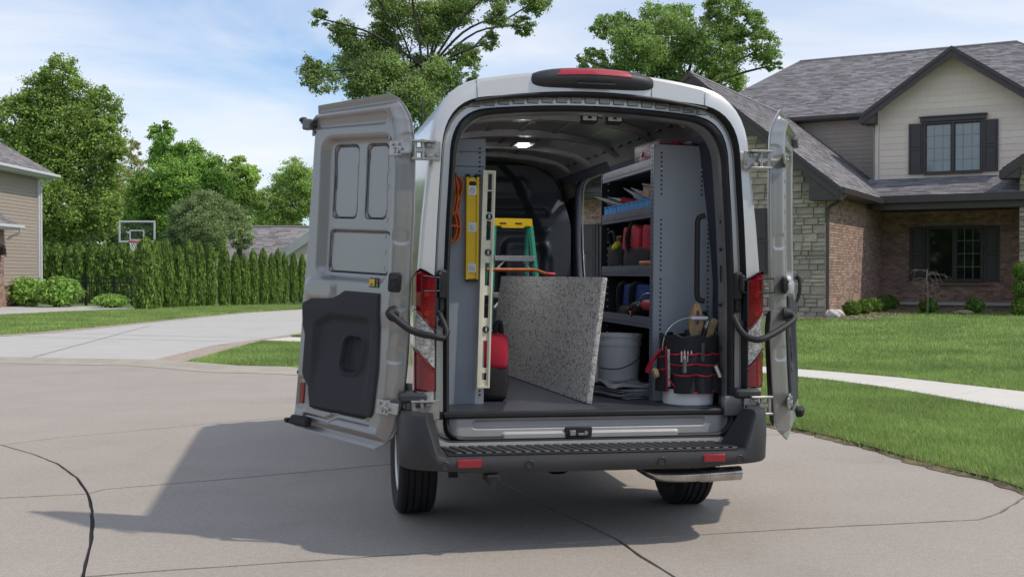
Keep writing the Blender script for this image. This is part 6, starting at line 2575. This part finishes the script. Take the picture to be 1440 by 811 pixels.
def pillow(c, s, seed=0, p=3.2, n=(20, 14), wob=.02, rot=None):
    r_ = random.Random(seed)
    o = [r_.uniform(0, 6) for _ in range(4)]
    mb = MB()

    def fn(u, v):
        a, e = u * 2 * pi, (v - .5) * pi
        sp = lambda t: math.copysign(abs(t) ** (2 / p), t)
        k = 1 + wob * (sin(3 * a + o[0] + 2 * e) + .7 * sin(5 * a - 3 * e + o[1]))
        q = Vector((s[0] / 2 * sp(cos(e)) * sp(cos(a)) * k, s[1] / 2 * sp(cos(e)) * sp(sin(a)) * k, s[2] / 2 * sp(sin(e)) * (1 + wob * sin(4 * a + o[2]))))
        if rot is not None:
            q = rot @ q
        return Vector(c) + q
    mb.grid(fn, n[0], n[1])
    return mb


vb(pillow((-.45, .62, .835), (.19, .26, .225), 1, p=6), 'lower_pocket', M_BLKF, bp_, ang=80)
vb(pillow((-.455, .62, 1.01), (.20, .27, .22), 2, p=6), 'upper_pocket', M_REDF, bp_, ang=80)
vb(MB().tube(spline([(-.44, .55, 1.08), (-.43, .54, 1.17), (-.40, .56, 1.18), (-.385, .58, 1.08)], 5), .014, 8).tube(spline([(-.40, .66, 1.08), (-.39, .66, 1.15), (-.37, .68, 1.10)], 5), .012, 8), 'handle', M_BLKF, bp_, ang=60)
vb(MB().box((-.362, .56, .925), (.02, .03, .02), bev=.004).tube(spline([(-.36, .55, .93), (-.355, .56, .8), (-.37, .57, .74)], 4), .006, 6), 'strap', M_RUB, bp_)

# ---- step ladder by the bulkhead
ld = vthing('step_ladder', 'green step ladder with a yellow top standing by the bulkhead', 'ladder', (.17, 3.15, FZ))
LY = 3.10
vb(MB().prism(rpoly([(-.005, 1.868), (.325, 1.868), (.318, 1.93), (.002, 1.93)], .008, 3), LY, LY + .24, lambda x, z, d: (x, d, z), bev=.004).prism(rpoly([(.07, 1.852), (.25, 1.852), (.27, 1.875), (.05, 1.875)], .006, 3), LY + .001, LY + .05, lambda x, z, d: (x, d, z)), 'top_cap', M_YEL, ld)
vb(MB().box((.075, LY - .002, 1.888), (.055, .006, .012)).box((.205, LY - .002, 1.888), (.055, .006, .012)), 'cap_slots', M_RUB, ld, ang=0)
for (x0, x1) in ((.01, -.075), (.31, .395)):
    for (y0, y1) in ((LY + .03, LY - .22), (LY + .2, LY + .5)):
        a_, b_ = Vector((x0, y0, 1.87)), Vector((x1, y1, FZ + .01))
        mid = (a_ + b_) / 2
        q = (b_ - a_).to_track_quat('Z', 'Y').to_matrix()
        vb(MB().box(tuple(mid), (.030, .055, (b_ - a_).length), R=q, bev=.005), 'rail', M_GREEN, ld)
for z in (1.60, 1.30, 1.0):
    t = (1.87 - z) / (1.87 - FZ)
    xa, xb = lerp(.01, -.075, t), lerp(.31, .395, t)
    yy = lerp(LY + .03, LY - .22, t)
    vb(MB().box(((xa + xb) / 2, yy, z), (xb - xa, .08, .045), bev=.006), 'step', M_ALU, ld)
    vb(MB().tube([(xa + .02, yy, z - .10), (xa + .09, yy, z - .02)], .009, 6).tube([(xb - .02, yy, z - .10), (xb - .09, yy, z - .02)], .009, 6), 'brace', M_ALU, ld)
ob = vthing('pry_bar', 'long orange bar with a bent red tip lying in front of the ladder', 'bar', (.2, 2.80, 1.47))
vb(MB().tube(spline([(-.10, 2.84, 1.505), (.05, 2.82, 1.507), (.27, 2.80, 1.505), (.315, 2.80, 1.497), (.37, 2.81, 1.478)], 5), .013, 8).tube([(-.10, 2.84, 1.506), (.28, 2.80, 1.507)], .015, 8), 'shaft', mat('orange_paint', (.62, .16, .035), .45), ob, ang=50)
vb(MB().tube([(.365, 2.81, 1.479), (.45, 2.82, 1.472)], .013, 8), 'tip', M_RED, ob)
# the bar rests across the far end of the slab

# ---- white pail on the floor under the shelves
def pail(base, r0, r1, h, nm, label, m=M_PAIL):
    p = vthing(nm, label, 'bucket', base)
    bx2, by2, bz2 = base
    t = 0.004
    vb(MB().lathe([(0, 0), (r0 - .006, 0), (r0, .006), (lerp(r0, r1, .80), h * .80), (lerp(r0, r1, .80) + .008, h * .805), (lerp(r0, r1, .86) + .008, h * .86), (lerp(r0, r1, .86) + .002, h * .865), (lerp(r0, r1, .95) + .002, h * .95), (r1 + .010, h * .955), (r1 + .010, h), (r1 - .002, h), (r1 - .006, h * .9), (r0 - .01, .02), (0, .015)], 40, Matrix.Translation(base), caps=False), 'pail', m, p, ang=35)
    return p


wp = pail((.485, 1.10, FZ), .130, .148, .365, 'bucket', 'plain white bucket on the load floor beneath the lowest shelf')
vb(MB().tube(spline([(.625, 1.07, 1.015), (.60, .97, .96), (.53, .935, .905), (.44, .935, .87), (.36, .99, .868), (.345, 1.05, .87)], 6), .0035, 6).cyl((.632, 1.07, 1.02), (.618, 1.07, 1.02), .012, n=10), 'wire_handle', M_RUB, wp, ang=60)

# folded paper bundle
pb = vthing('paper_stack', 'flat stack of folded newspapers on the floor beside the front bucket', 'papers', (.45, .80, FZ))
for k in range(9):
    a = RND.uniform(-.10, .10)
    c_ = Vector((.44 + RND.uniform(-.02, .02), .80 + RND.uniform(-.02, .02), FZ + .004 + k * .0062))
    vb(MB().box(tuple(c_), (.36 + RND.uniform(-.02, .02), .46, .0045), R=Matrix.Rotation(a + .35, 3, 'Z'), bev=.0015), 'paper_sheet', M_PAPER, pb)
q = MB()


def crum(u, v):
    x, y = (u - .5) * .34, (v - .5) * .44
    z = .012 * sin(9 * x * 3 + 4 * y) * sin(11 * y * 2.3 + 1) + .008 * sin(31 * x + 17 * y)
    p = Matrix.Rotation(.3, 3, 'Z') @ Vector((x, y, z))
    return (p.x + .44, p.y + .80, p.z + FZ + .069)


q.grid(crum, 26, 26)
vb(q, 'top_sheet', M_PAPER, pb, ang=30)

# ---- bucket with tool organiser at the front right
bx3, by3 = .672, .285
BK = pail((bx3, by3, FZ), .146, .160, .39, 'tool_bucket', 'white bucket in a black red edged tool organiser at the rear right of the floor')
rr0 = lambda z: lerp(.149, .165, (z - FZ) / .39)


def wrap(z0, z1, a0, a1, dr, bulge=0.0, n=26, m=6, zf=None):
    mb = MB()
    lo = []
    for j in range(m + 1):
        t = j / m
        ring = []
        for i in range(n + 1):
            a = lerp(a0, a1, i / n)
            zlow = z0(a) if callable(z0) else z0
            zhi = z1(a) if callable(z1) else z1
            z = lerp(zlow, zhi, t)
            s_in = sin(pi * i / n)
            r = rr0(z) + dr + bulge * max(0, s_in) ** .6 * (1 - .35 * t)
            ring.append((bx3 + r * cos(a), by3 + r * sin(a), z))
        lo.append(ring)
    mb.loft(lo, closed=False)
    # thickness lip
    return mb


def slump(a):
    return .006 * sin(7 * a) + .004 * sin(13 * a + 1)


cv = wrap(.815, lambda a: 1.122 + slump(a), -pi, pi, .006, n=60)
vb(cv, 'organiser', M_BLKF, BK, ang=60)
cin = MB()
lo = [[(bx3 + (rr0(1.1) + d) * cos(a), by3 + (rr0(1.1) + d) * sin(a), z + slump(a)) for a in np.linspace(-pi, pi, 61)] for d, z in ((.006, 1.122), (-.012, 1.125), (-.016, 1.07), (-.02, .9))]
vb(cin.loft(lo, closed=False), 'organiser_lining', M_BLKF, BK, ang=60)
deg = radians
front = -pi / 2
rows = [  # (z0, z1, list of (a0, a1), dr, bulge)
    (.955, 1.025, [(-62, -30), (-30, 0), (0, 32), (32, 62)], .010, .012),
    (.90, .965, [(-62, -5), (-5, 62)], .016, .016),
    (.795, .905, [(-48, -6), (-6, 30), (30, 62)], .022, .026),
    (.90, 1.005, [(-100, -66)], .012, .03),
    (.80, .93, [(-104, -66)], .018, .035),
]
for (z0, z1, segs, dr, bl_) in rows:
    for (a, c) in segs:
        sag = lambda t, z1=z1, a=a, c=c: z1 - .010 * sin(pi * (t - front - deg(a)) / (deg(c) - deg(a)))
        pk_ = vb(wrap(z0, sag, front + deg(a), front + deg(c), dr, bl_, n=14), 'pocket', M_BLKF, BK, ang=60)
        pts = []
        for i in range(15):
            an = lerp(front + deg(a), front + deg(c), i / 14)
            z = sag(an)
            r = rr0(z) + dr + bl_ * max(0, sin(pi * i / 14)) ** .6 * .65
            pts.append((bx3 + r * cos(an), by3 + r * sin(an), z))
        vb(MB().tube(pts, .0048, 6), 'red_binding', M_REDF, pk_, ang=60)
# red rim binding, front flap and strap
fl_ = []
for i in range(31):
    an = lerp(front + deg(-58), front + deg(60), i / 30)
    z = .80 + .03 * (abs(an - front) / 1.0) ** 4 * 3
    r = rr0(z) + .03
    fl_.append((bx3 + r * cos(an), by3 + r * sin(an), z))
vb(MB().tube(fl_, .005, 6), 'hem_binding', M_REDF, BK, ang=60)
for a in (-63,):
    pts = [(bx3 + (rr0(z) + .022) * cos(front + deg(a)), by3 + (rr0(z) + .022) * sin(front + deg(a)), z) for z in np.linspace(.80, 1.06, 10)]
    vb(MB().tube(pts, .006, 6), 'side_binding', M_REDF, BK, ang=60)
an = front + deg(8)
pts = [(bx3 + (rr0(z) + .012) * cos(an), by3 + (rr0(z) + .012) * sin(an), z) for z in (1.085, 1.06, 1.02, .98)]
vb(MB().tube(pts, .012, 6), 'webbing', mat('webbing', (.06, .06, .065), .8), BK, ang=60)
# clasp strip and red loops on the left
pts = [(bx3 + (rr0(z) + .028) * cos(front + deg(-56)), by3 + (rr0(z) + .028) * sin(front + deg(-56)), z) for z in np.linspace(.83, 1.045, 8)]
vb(MB().tube(pts, .008, 6), 'grey_strip', mat('grey_webbing', (.35, .35, .36), .7, var=.3, scale=60), BK, ang=60)
rl = MB()
for k in range(3):
    a0_ = front + deg(-78 - 8 * k)
    rl.tube(spline([(bx3 + .185 * cos(a0_), by3 + .185 * sin(a0_), 1.04 - .02 * k), (bx3 + .225 * cos(a0_), by3 + .225 * sin(a0_), 1.0 - .02 * k), (bx3 + .235 * cos(a0_ - .15), by3 + .235 * sin(a0_ - .15), .94), (bx3 + .245 * cos(a0_ - .2), by3 + .245 * sin(a0_ - .2), .90)], 4), .008, 6)
vb(rl, 'red_strap', M_REDF, BK, ang=60)
tp_ = vthing('tape_roll', 'small roll of yellow tape hanging at the left of the organiser', 'tape', (.455, .245, .90))
vb(MB().lathe([(.014, -.012), (.030, -.012), (.030, .012), (.014, .012), (.014, -.012)], 20, Matrix.Translation((.455, .235, .905)) @ Matrix.Rotation(radians(70), 4, 'Y'), caps=False), 'roll', mat('tape', (.40, .30, .14), .6), tp_, ang=40)
# bail
ctr = Vector((bx3, by3, 1.06))
pts = []
for t in np.linspace(0, pi, 26):
    pts.append((bx3 - .172 * cos(t), by3 - .04 - .02 * sin(t), 1.035 + .190 * sin(t) ** .8 if 0 < t < pi else 1.035))
vb(MB().tube(pts, .0034, 6), 'bail', M_ALU, BK, ang=60)
vb(MB().cyl((.665, by3 - .06, 1.222), (.765, by3 - .06, 1.222), .0105, n=12), 'grip', M_WHITE, BK)

# tools in the bucket
sw_t = vthing('hand_saw', 'wooden handled saw standing in the tool bucket', 'saw', (.71, .28, 1.0))
hp2 = rpoly([(.668, 1.150), (.672, 1.215), (.698, 1.300), (.715, 1.315), (.742, 1.285), (.752, 1.225), (.758, 1.19), (.745, 1.145), (.725, 1.075), (.690, 1.075)], .02, 4)
hl = rpoly([(.703, 1.180), (.705, 1.235), (.714, 1.268), (.726, 1.262), (.730, 1.22), (.726, 1.18)], .014, 4)
hn = MB()
n_ = 40


def rs2(pl, n):
    p = [Vector(k) for k in pl] + [Vector(pl[0])]
    c = sum((Vector(k) for k in pl), Vector((0, 0))) / len(pl)
    out = []
    for i in range(n):
        a = 2 * pi * i / n
        dv = Vector((cos(a), sin(a)))
        best = 0
        for s, e in zip(p[:-1], p[1:]):
            d2 = e - s
            den = dv.x * d2.y - dv.y * d2.x
            if abs(den) < 1e-12:
                continue
            w_ = s - Vector((.716, 1.222))
            tt = (w_.x * d2.y - w_.y * d2.x) / den
            uu = (w_.x * dv.y - w_.y * dv.x) / den
            if tt > 0 and -1e-6 <= uu <= 1 + 1e-6:
                best = max(best, tt)
        out.append((.716 + dv.x * best, 1.222 + dv.y * best))
    return out


o_, i_ = rs2(hp2, n_), rs2(hl, n_)
ring = [[(x, .262, z) for x, z in i_], [(x, .262, z) for x, z in o_], [(x, .288, z) for x, z in o_], [(x, .288, z) for x, z in i_], [(x, .262, z) for x, z in i_]]
vb(hn.loft(ring), 'handle', M_WOOD, sw_t, ang=40)
vb(MB().prism([(.69, 1.10), (.735, 1.10), (.70, .78), (.68, .78)], .272, .275, lambda x, z, d: (x, d, z)), 'blade', M_STEEL, sw_t)
vb(MB().cyl((.705, .260, 1.125), (.705, .257, 1.125), .007, n=10).cyl((.728, .260, 1.145), (.728, .257, 1.145), .007, n=10), 'rivet', M_STEEL, sw_t)
br = vthing('wood_block', 'pale wooden plank piece leaning out of the tool bucket at right', 'wood', (.80, .30, 1.0))
a_, b_ = Vector((.765, .29, 1.02)), Vector((.838, .29, 1.215))
vb(MB().box(tuple((a_ + b_) / 2), (.042, .022, (b_ - a_).length), R=Matrix.Rotation(radians(20.5), 3, 'Y'), bev=.004), 'plank', mat('pale_wood', (.52, .36, .18), .6, var=.2, scale=6, aniso=(8, 8, 1)), br)
br2 = vthing('mallet', 'dark grey stick tool with a pale handle beside the wooden plank', 'tool', (.78, .32, 1.0))
vb(MB().cyl((.755, .32, .98), (.795, .32, 1.185), .011, n=10), 'handle', M_WOOD, br2)
vb(MB().cyl((.79, .32, 1.16), (.806, .32, 1.20), .016, n=10), 'ferrule', M_ALU, br2)
pl2 = vthing('pliers', 'black rubber handled pliers upside down in the tool bucket', 'pliers', (.70, .22, 1.0))
for s in (-1, 1):
    vb(MB().tube(spline([(.70, .225, 1.0), (.70 + s * .018, .222, 1.06), (.695 + s * .045, .22, 1.11), (.692 + s * .058, .218, 1.155)], 5), [.012] * 6 + [.014] * 10, 8), 'grip', M_RUB, pl2, ang=60)
vb(MB().tube([(.70, .225, 1.0), (.70, .225, .93)], .012, 8), 'jaw', M_STEEL, pl2)
hook = vthing('cable_clamp', 'black bent hook clamp sticking up behind the saw handle', 'clamp', (.77, .34, 1.0))
vb(MB().tube(spline([(.765, .33, 1.0), (.77, .33, 1.15), (.785, .33, 1.20), (.80, .33, 1.225), (.79, .33, 1.25), (.765, .33, 1.245)], 5), .010, 8), 'clamp_bar', M_RUB, hook, ang=60)
for k, (x, z0_, z1_, m, lb_, nm) in enumerate(((.575, 1.0, 1.14, M_WOOD, 'thin wooden stick at the left rim of the tool bucket', 'stick'), (.845, .93, 1.02, mat('olive_wood', (.40, .27, .09), .6), 'yellowish wooden handle in the right side pocket of the organiser', 'chisel'), (.80, .88, .955, M_ALU, 'short bright metal socket poking from a front organiser pocket', 'socket'))):
    t = vthing(nm, lb_, 'tool', (x, .20, z0_))
    yq = (.27, .182, .105)[k]
    tl = (.006, .018, -.03)[k]
    vb(MB().cyl((x, yq, z0_ - (.06, .06, -.01)[k]), (x + tl, yq, z1_), (.005, .014, .013)[k], n=12), 'handle', m, t)
    if k == 1:
        vb(MB().cyl((x + tl, yq, z1_ - .005), (x + tl + .002, yq, z1_ + .01), .015, n=12), 'butt', M_ALU, t)
scs = [(.575, 1.045), (.592, 1.05), (.610, 1.045), (.63, 1.048)]
for k, (x, z) in enumerate(scs):
    t = vthing('drill_bit', ORD[k] + ' steel bit from the left in the upper organiser pockets', 'bit', (x, .125, z), 'steel bits in the organiser pockets')
    vb(MB().cyl((x, .128 - .2 * (x - .575) , z - .07), (x, .128 - .2 * (x - .575), z - .012), .0045, n=8), 'shank', M_ALU, t)
    vb(MB().cyl((x, .128 - .2 * (x - .575), z - .012), (x, .128 - .2 * (x - .575), z - .006), .003, n=8), 'tip', M_STEEL, t)
bt = vthing('box_cutter', 'grey handled cutter in the left front organiser pocket', 'knife', (.585, .10, .94))
vb(MB().box((.583, .098, .955), (.024, .016, .085), bev=.006), 'handle', mat('tool_grey', (.10, .10, .11), .5), bt)
vb(MB().box((.583, .098, 1.003), (.016, .004, .02)), 'blade', M_STEEL, bt)

# ---- things on the right shelves
TS[0] = .05
def shelf_z(k):
    return SH[k] - .007


cb = vthing('clear_bin', 'clear plastic bin of red fittings on the top right shelf', 'bin', (.60, .72, shelf_z(1)))
z0 = shelf_z(1)
M_CLEARP = mat('clear_plastic', (.22, .10, .13), .3, trans=.9, var=.02, ior=1.15)
vb(MB().box((.60, .74, z0 + .004), (.20, .50, .005)).box((.50, .74, z0 + .075), (.004, .50, .14)).box((.70, .74, z0 + .075), (.004, .50, .14)).box((.60, .49, z0 + .075), (.20, .004, .14)).box((.60, .99, z0 + .075), (.20, .004, .14)), 'tub', M_CLEARP, cb, ang=0)
vb(MB().box((.50, .74, z0 + .148), (.012, .515, .010), bev=.003), 'rim', M_CLEARP, cb)
for k in range(40):
    pass
ct = MB()
for k in range(130):
    p = Vector((RND.uniform(.515, .685), RND.uniform(.51, .97), z0 + .02 + RND.uniform(0, .105)))
    ct.box(tuple(p), (.045, .05, .03), R=Matrix.Rotation(RND.uniform(0, 3), 3, 'Z') @ Matrix.Rotation(RND.uniform(-.6, .6), 3, 'X'), bev=.006)
M_CLEARP.node_tree.nodes['Principled BSDF'].inputs['Alpha'].default_value = .14
M_CLEARP.node_tree.nodes['Principled BSDF'].inputs['Transmission Weight'].default_value = 0
tag(vb(ct, 'fittings', mat('red_plastic', (.42, .03, .07), .45, isl_var=.3), cb, ang=30), kind='stuff')

# row of blue bins
z0 = shelf_z(2)
nb_ = 11
y0b, dyb = .48, .101
proto = None
for k in range(nb_):
    yc = y0b + (k + .5) * dyb
    lb_ = ORD[k] + ' blue parts bin from the front of the row on the second shelf' if k not in (0, nb_ - 1) else ('blue parts bin at the end panel end of the row' if k == 0 else 'farthest blue parts bin of the row on the second shelf')
    if proto is None:
        proto = vthing('parts_bin', lb_, 'bin', (.475, yc, z0), 'blue parts bins on the second shelf')
        mb = MB()
        x0_, wd, ht = .466, .20, .088
        mb.box((x0_ + .003, yc, z0 + ht / 2), (.005, dyb - .014, ht), bev=.0015)
        mb.box((x0_ + wd, yc, z0 + ht / 2), (.005, dyb - .008, ht), bev=.0015)
        for s in (-1, 1):
            mb.box((x0_ + wd / 2, yc + s * (dyb / 2 - .006), z0 + ht / 2), (wd, .004, ht - .002))
        mb.box((x0_ + wd / 2, yc, z0 + .003), (wd, dyb - .01, .004))
        vb(mb, 'bin_body', M_BLUEB, proto, ang=30)
        vb(MB().box((x0_ + .0, yc, z0 + ht - .006), (.012, dyb - .012, .010), bev=.003), 'bin_lip', M_BLUEB, proto)
    else:
        c = copy_tree(proto)
        c.matrix_basis = VM @ Matrix.Translation((.475 + TS[0], yc, z0))
        c['label'] = lb_


def caulk(tipp, tailp, label, m=M_WHITE, nm='caulk_tube', grp=None):
    a, c = Vector(tipp), Vector(tailp)
    t = vthing(nm, label, 'tube', tuple((a + c) / 2), grp)
    d = (c - a)
    vb(MB().cyl(tuple(a), tuple(a + d * .45), .003, .014, n=12), 'nozzle', M_WHITE, t)
    vb(MB().cyl(tuple(a + d * .45), tuple(c), .025, .025, n=18), 'barrel', m, t)


caulk((.365, 1.46, z0 + .150), (.55, 1.36, z0 + .085), 'white pointed tool lying out over the front of the blue bins', M_ALU)
caulk((.455, 1.44, z0 + .145), (.62, 1.28, z0 + .10), 'red caulk tube with a pale nozzle among the blue bins', M_RED)
caulk((.462, 1.10, z0 + .185), (.60, .98, z0 + .09), 'white caulk tube pointing steeply up from the middle bins')
caulk((.48, 1.00, z0 + .180), (.62, .88, z0 + .10), 'white caulk tube nearest the blue box on the second shelf')
bxx = vthing('tool_box', 'blue and orange carton standing in the bins near the end panel', 'box', (.60, .68, z0))
vb(MB().box((.57, .66, z0 + .125), (.16, .24, .07), R=Matrix.Rotation(.15, 3, 'X'), bev=.004), 'carton', mat('carton_blue', (.02, .22, .38), .5), bxx)
vb(MB().box((.49, .70, z0 + .128), (.006, .12, .05), R=Matrix.Rotation(.15, 3, 'X')).box((.57, .66, z0 + .170), (.17, .25, .012), R=Matrix.Rotation(.15, 3, 'X'), bev=.003), 'carton_band', mat('carton_orange', (.50, .20, .10), .6), bxx, ang=30)

# red tool bag on the third shelf
z0 = shelf_z(3)
tg = vthing('tool_bag', 'red and black tool bag slumped on the third shelf', 'bag', (.62, .85, z0))
vb(pillow((.60, .88, z0 + .085), (.26, .62, .15), 4, wob=.02, p=6), 'base', M_BLKF, tg, ang=80)
for (yy, ww, rr_) in ((1.12, .12, .25), (.90, .22, .22), (.66, .18, .12)):
    vb(pillow((.545, yy, z0 + .205), (.14, ww * .95, .155), int(yy * 10), wob=.012, p=9, rot=Matrix.Rotation(rr_, 3, 'X')), 'red_flap', M_REDF, tg, ang=80)
vb(MB().tube(spline([(.48, 1.03, z0 + .13), (.465, 1.02, z0 + .22), (.50, 1.0, z0 + .31), (.56, .98, z0 + .31)], 5), .018, 8), 'strap', M_BLKF, tg, ang=60)
tg2 = vthing('tool_pouch', 'black open tool pouch with wooden handles at the far end of the third shelf', 'bag', (.58, 1.38, z0))
vb(pillow((.57, 1.36, z0 + .095), (.22, .34, .18), 6, wob=.03, p=5), 'pouch', M_BLKF, tg2, ang=80)
vb(MB().tube(spline([(.50, 1.50, z0 + .16), (.48, 1.52, z0 + .25), (.50, 1.45, z0 + .26), (.49, 1.36, z0 + .12), (.48, 1.2, z0 + .03)], 5), .012, 8), 'strap', M_BLKF, tg2, ang=60)
hm2 = vthing('hammer', 'brown handled hammer standing in the black pouch', 'hammer', (.52, 1.34, z0 + .1))
vb(MB().cyl((.52, 1.36, z0 + .12), (.50, 1.33, z0 + .235), .016, .020, n=10), 'handle', mat('brown_handle', (.25, .13, .08), .6), hm2)
vb(MB().cyl((.52, 1.36, z0 + .10), (.52, 1.36, z0 + .125), .018, n=10), 'collar', M_STEEL, hm2)
nt_ = vthing('tape_measure', 'bright yellow measuring tape on top of the black pouch', 'tape measure', (.47, 1.28, z0 + .15))
vb(MB().box((.472, 1.29, z0 + .165), (.05, .075, .05), R=Matrix.Rotation(-.3, 3, 'X'), bev=.012), 'case', mat('hi_vis_yellow', (.62, .58, .03), .5), nt_)
vb(MB().box((.468, 1.335, z0 + .145), (.02, .012, .012), bev=.002), 'tab', M_STEEL, nt_)
sw2 = vthing('saw', 'orange handled saw lying at the front of the third shelf', 'saw', (.48, .60, z0))
vb(MB().box((.478, .66, z0 + .048), (.022, .24, .028), bev=.008), 'handle', M_ORANGE, sw2)
vb(MB().box((.490, .60, z0 + .072), (.012, .20, .034), bev=.010), 'grip', mat('dark_grip', (.03, .03, .03), .7), sw2)

# blue bag and drill on the fourth shelf
z0 = shelf_z(4)
bb_ = vthing('tool_bag', 'dark blue canvas bag with black straps on the fourth shelf', 'bag', (.62, 1.0, z0))
vb(pillow((.62, 1.02, z0 + .15), (.24, .82, .17), 9, wob=.02, p=7), 'body', M_BLUEF, bb_, ang=80)
for yy in (1.28, 1.0):
    vb(MB().tube(spline([(.50, yy, z0 + .05), (.485, yy - .01, z0 + .14), (.49, yy - .04, z0 + .22), (.55, yy - .06, z0 + .245)], 5), .022, 8), 'strap', M_BLKF, bb_, ang=60)
vb(pillow((.60, 1.1, z0 + .05), (.25, .70, .10), 10, wob=.03), 'pocket_row', M_BLKF, bb_, ang=80)
dr_ = vthing('power_drill', 'red and black power drill at the front end of the fourth shelf', 'drill', (.50, .64, z0))
vb(MB().cyl((.50, .54, z0 + .105), (.50, .72, z0 + .105), .040, .034, n=18), 'motor', M_RED, dr_, ang=40)
vb(MB().cyl((.50, .72, z0 + .105), (.50, .78, z0 + .105), .026, .018, n=14), 'chuck', M_RUB, dr_, ang=40)
vb(MB().box((.50, .585, z0 + .05), (.04, .055, .11), bev=.012).box((.50, .60, z0 + .012), (.07, .10, .036), bev=.008), 'grip', M_RUB, dr_)
cbl = vthing('jumper_cable', 'tangle of black and orange cable beside the drill', 'cable', (.49, .88, z0))
mb = MB()
for k in range(6):
    mb.tube([(.50 + .035 * sin(t + k), .88 + (.10 + .01 * k) * cos(t), z0 + .045 + .03 * sin(t * 2 + k) + .008 * k) for t in np.linspace(0, 2 * pi, 20)], .008, 6)
vb(mb, 'coil', M_RUB, cbl, ang=60)
vb(MB().tube(spline([(.478, 1.02, z0 + .075), (.472, .95, z0 + .05), (.475, .90, z0 + .028)], 5), .012, 8), 'clamp', mat('clamp_orange', (.60, .10, .03), .5), cbl, ang=60)
vb(MB().tube(spline([(.48, .82, z0 + .12), (.475, .76, z0 + .145), (.48, .70, z0 + .17), (.49, .62, z0 + .18)], 5), .004, 6), 'wire', M_ALU, cbl, ang=60)
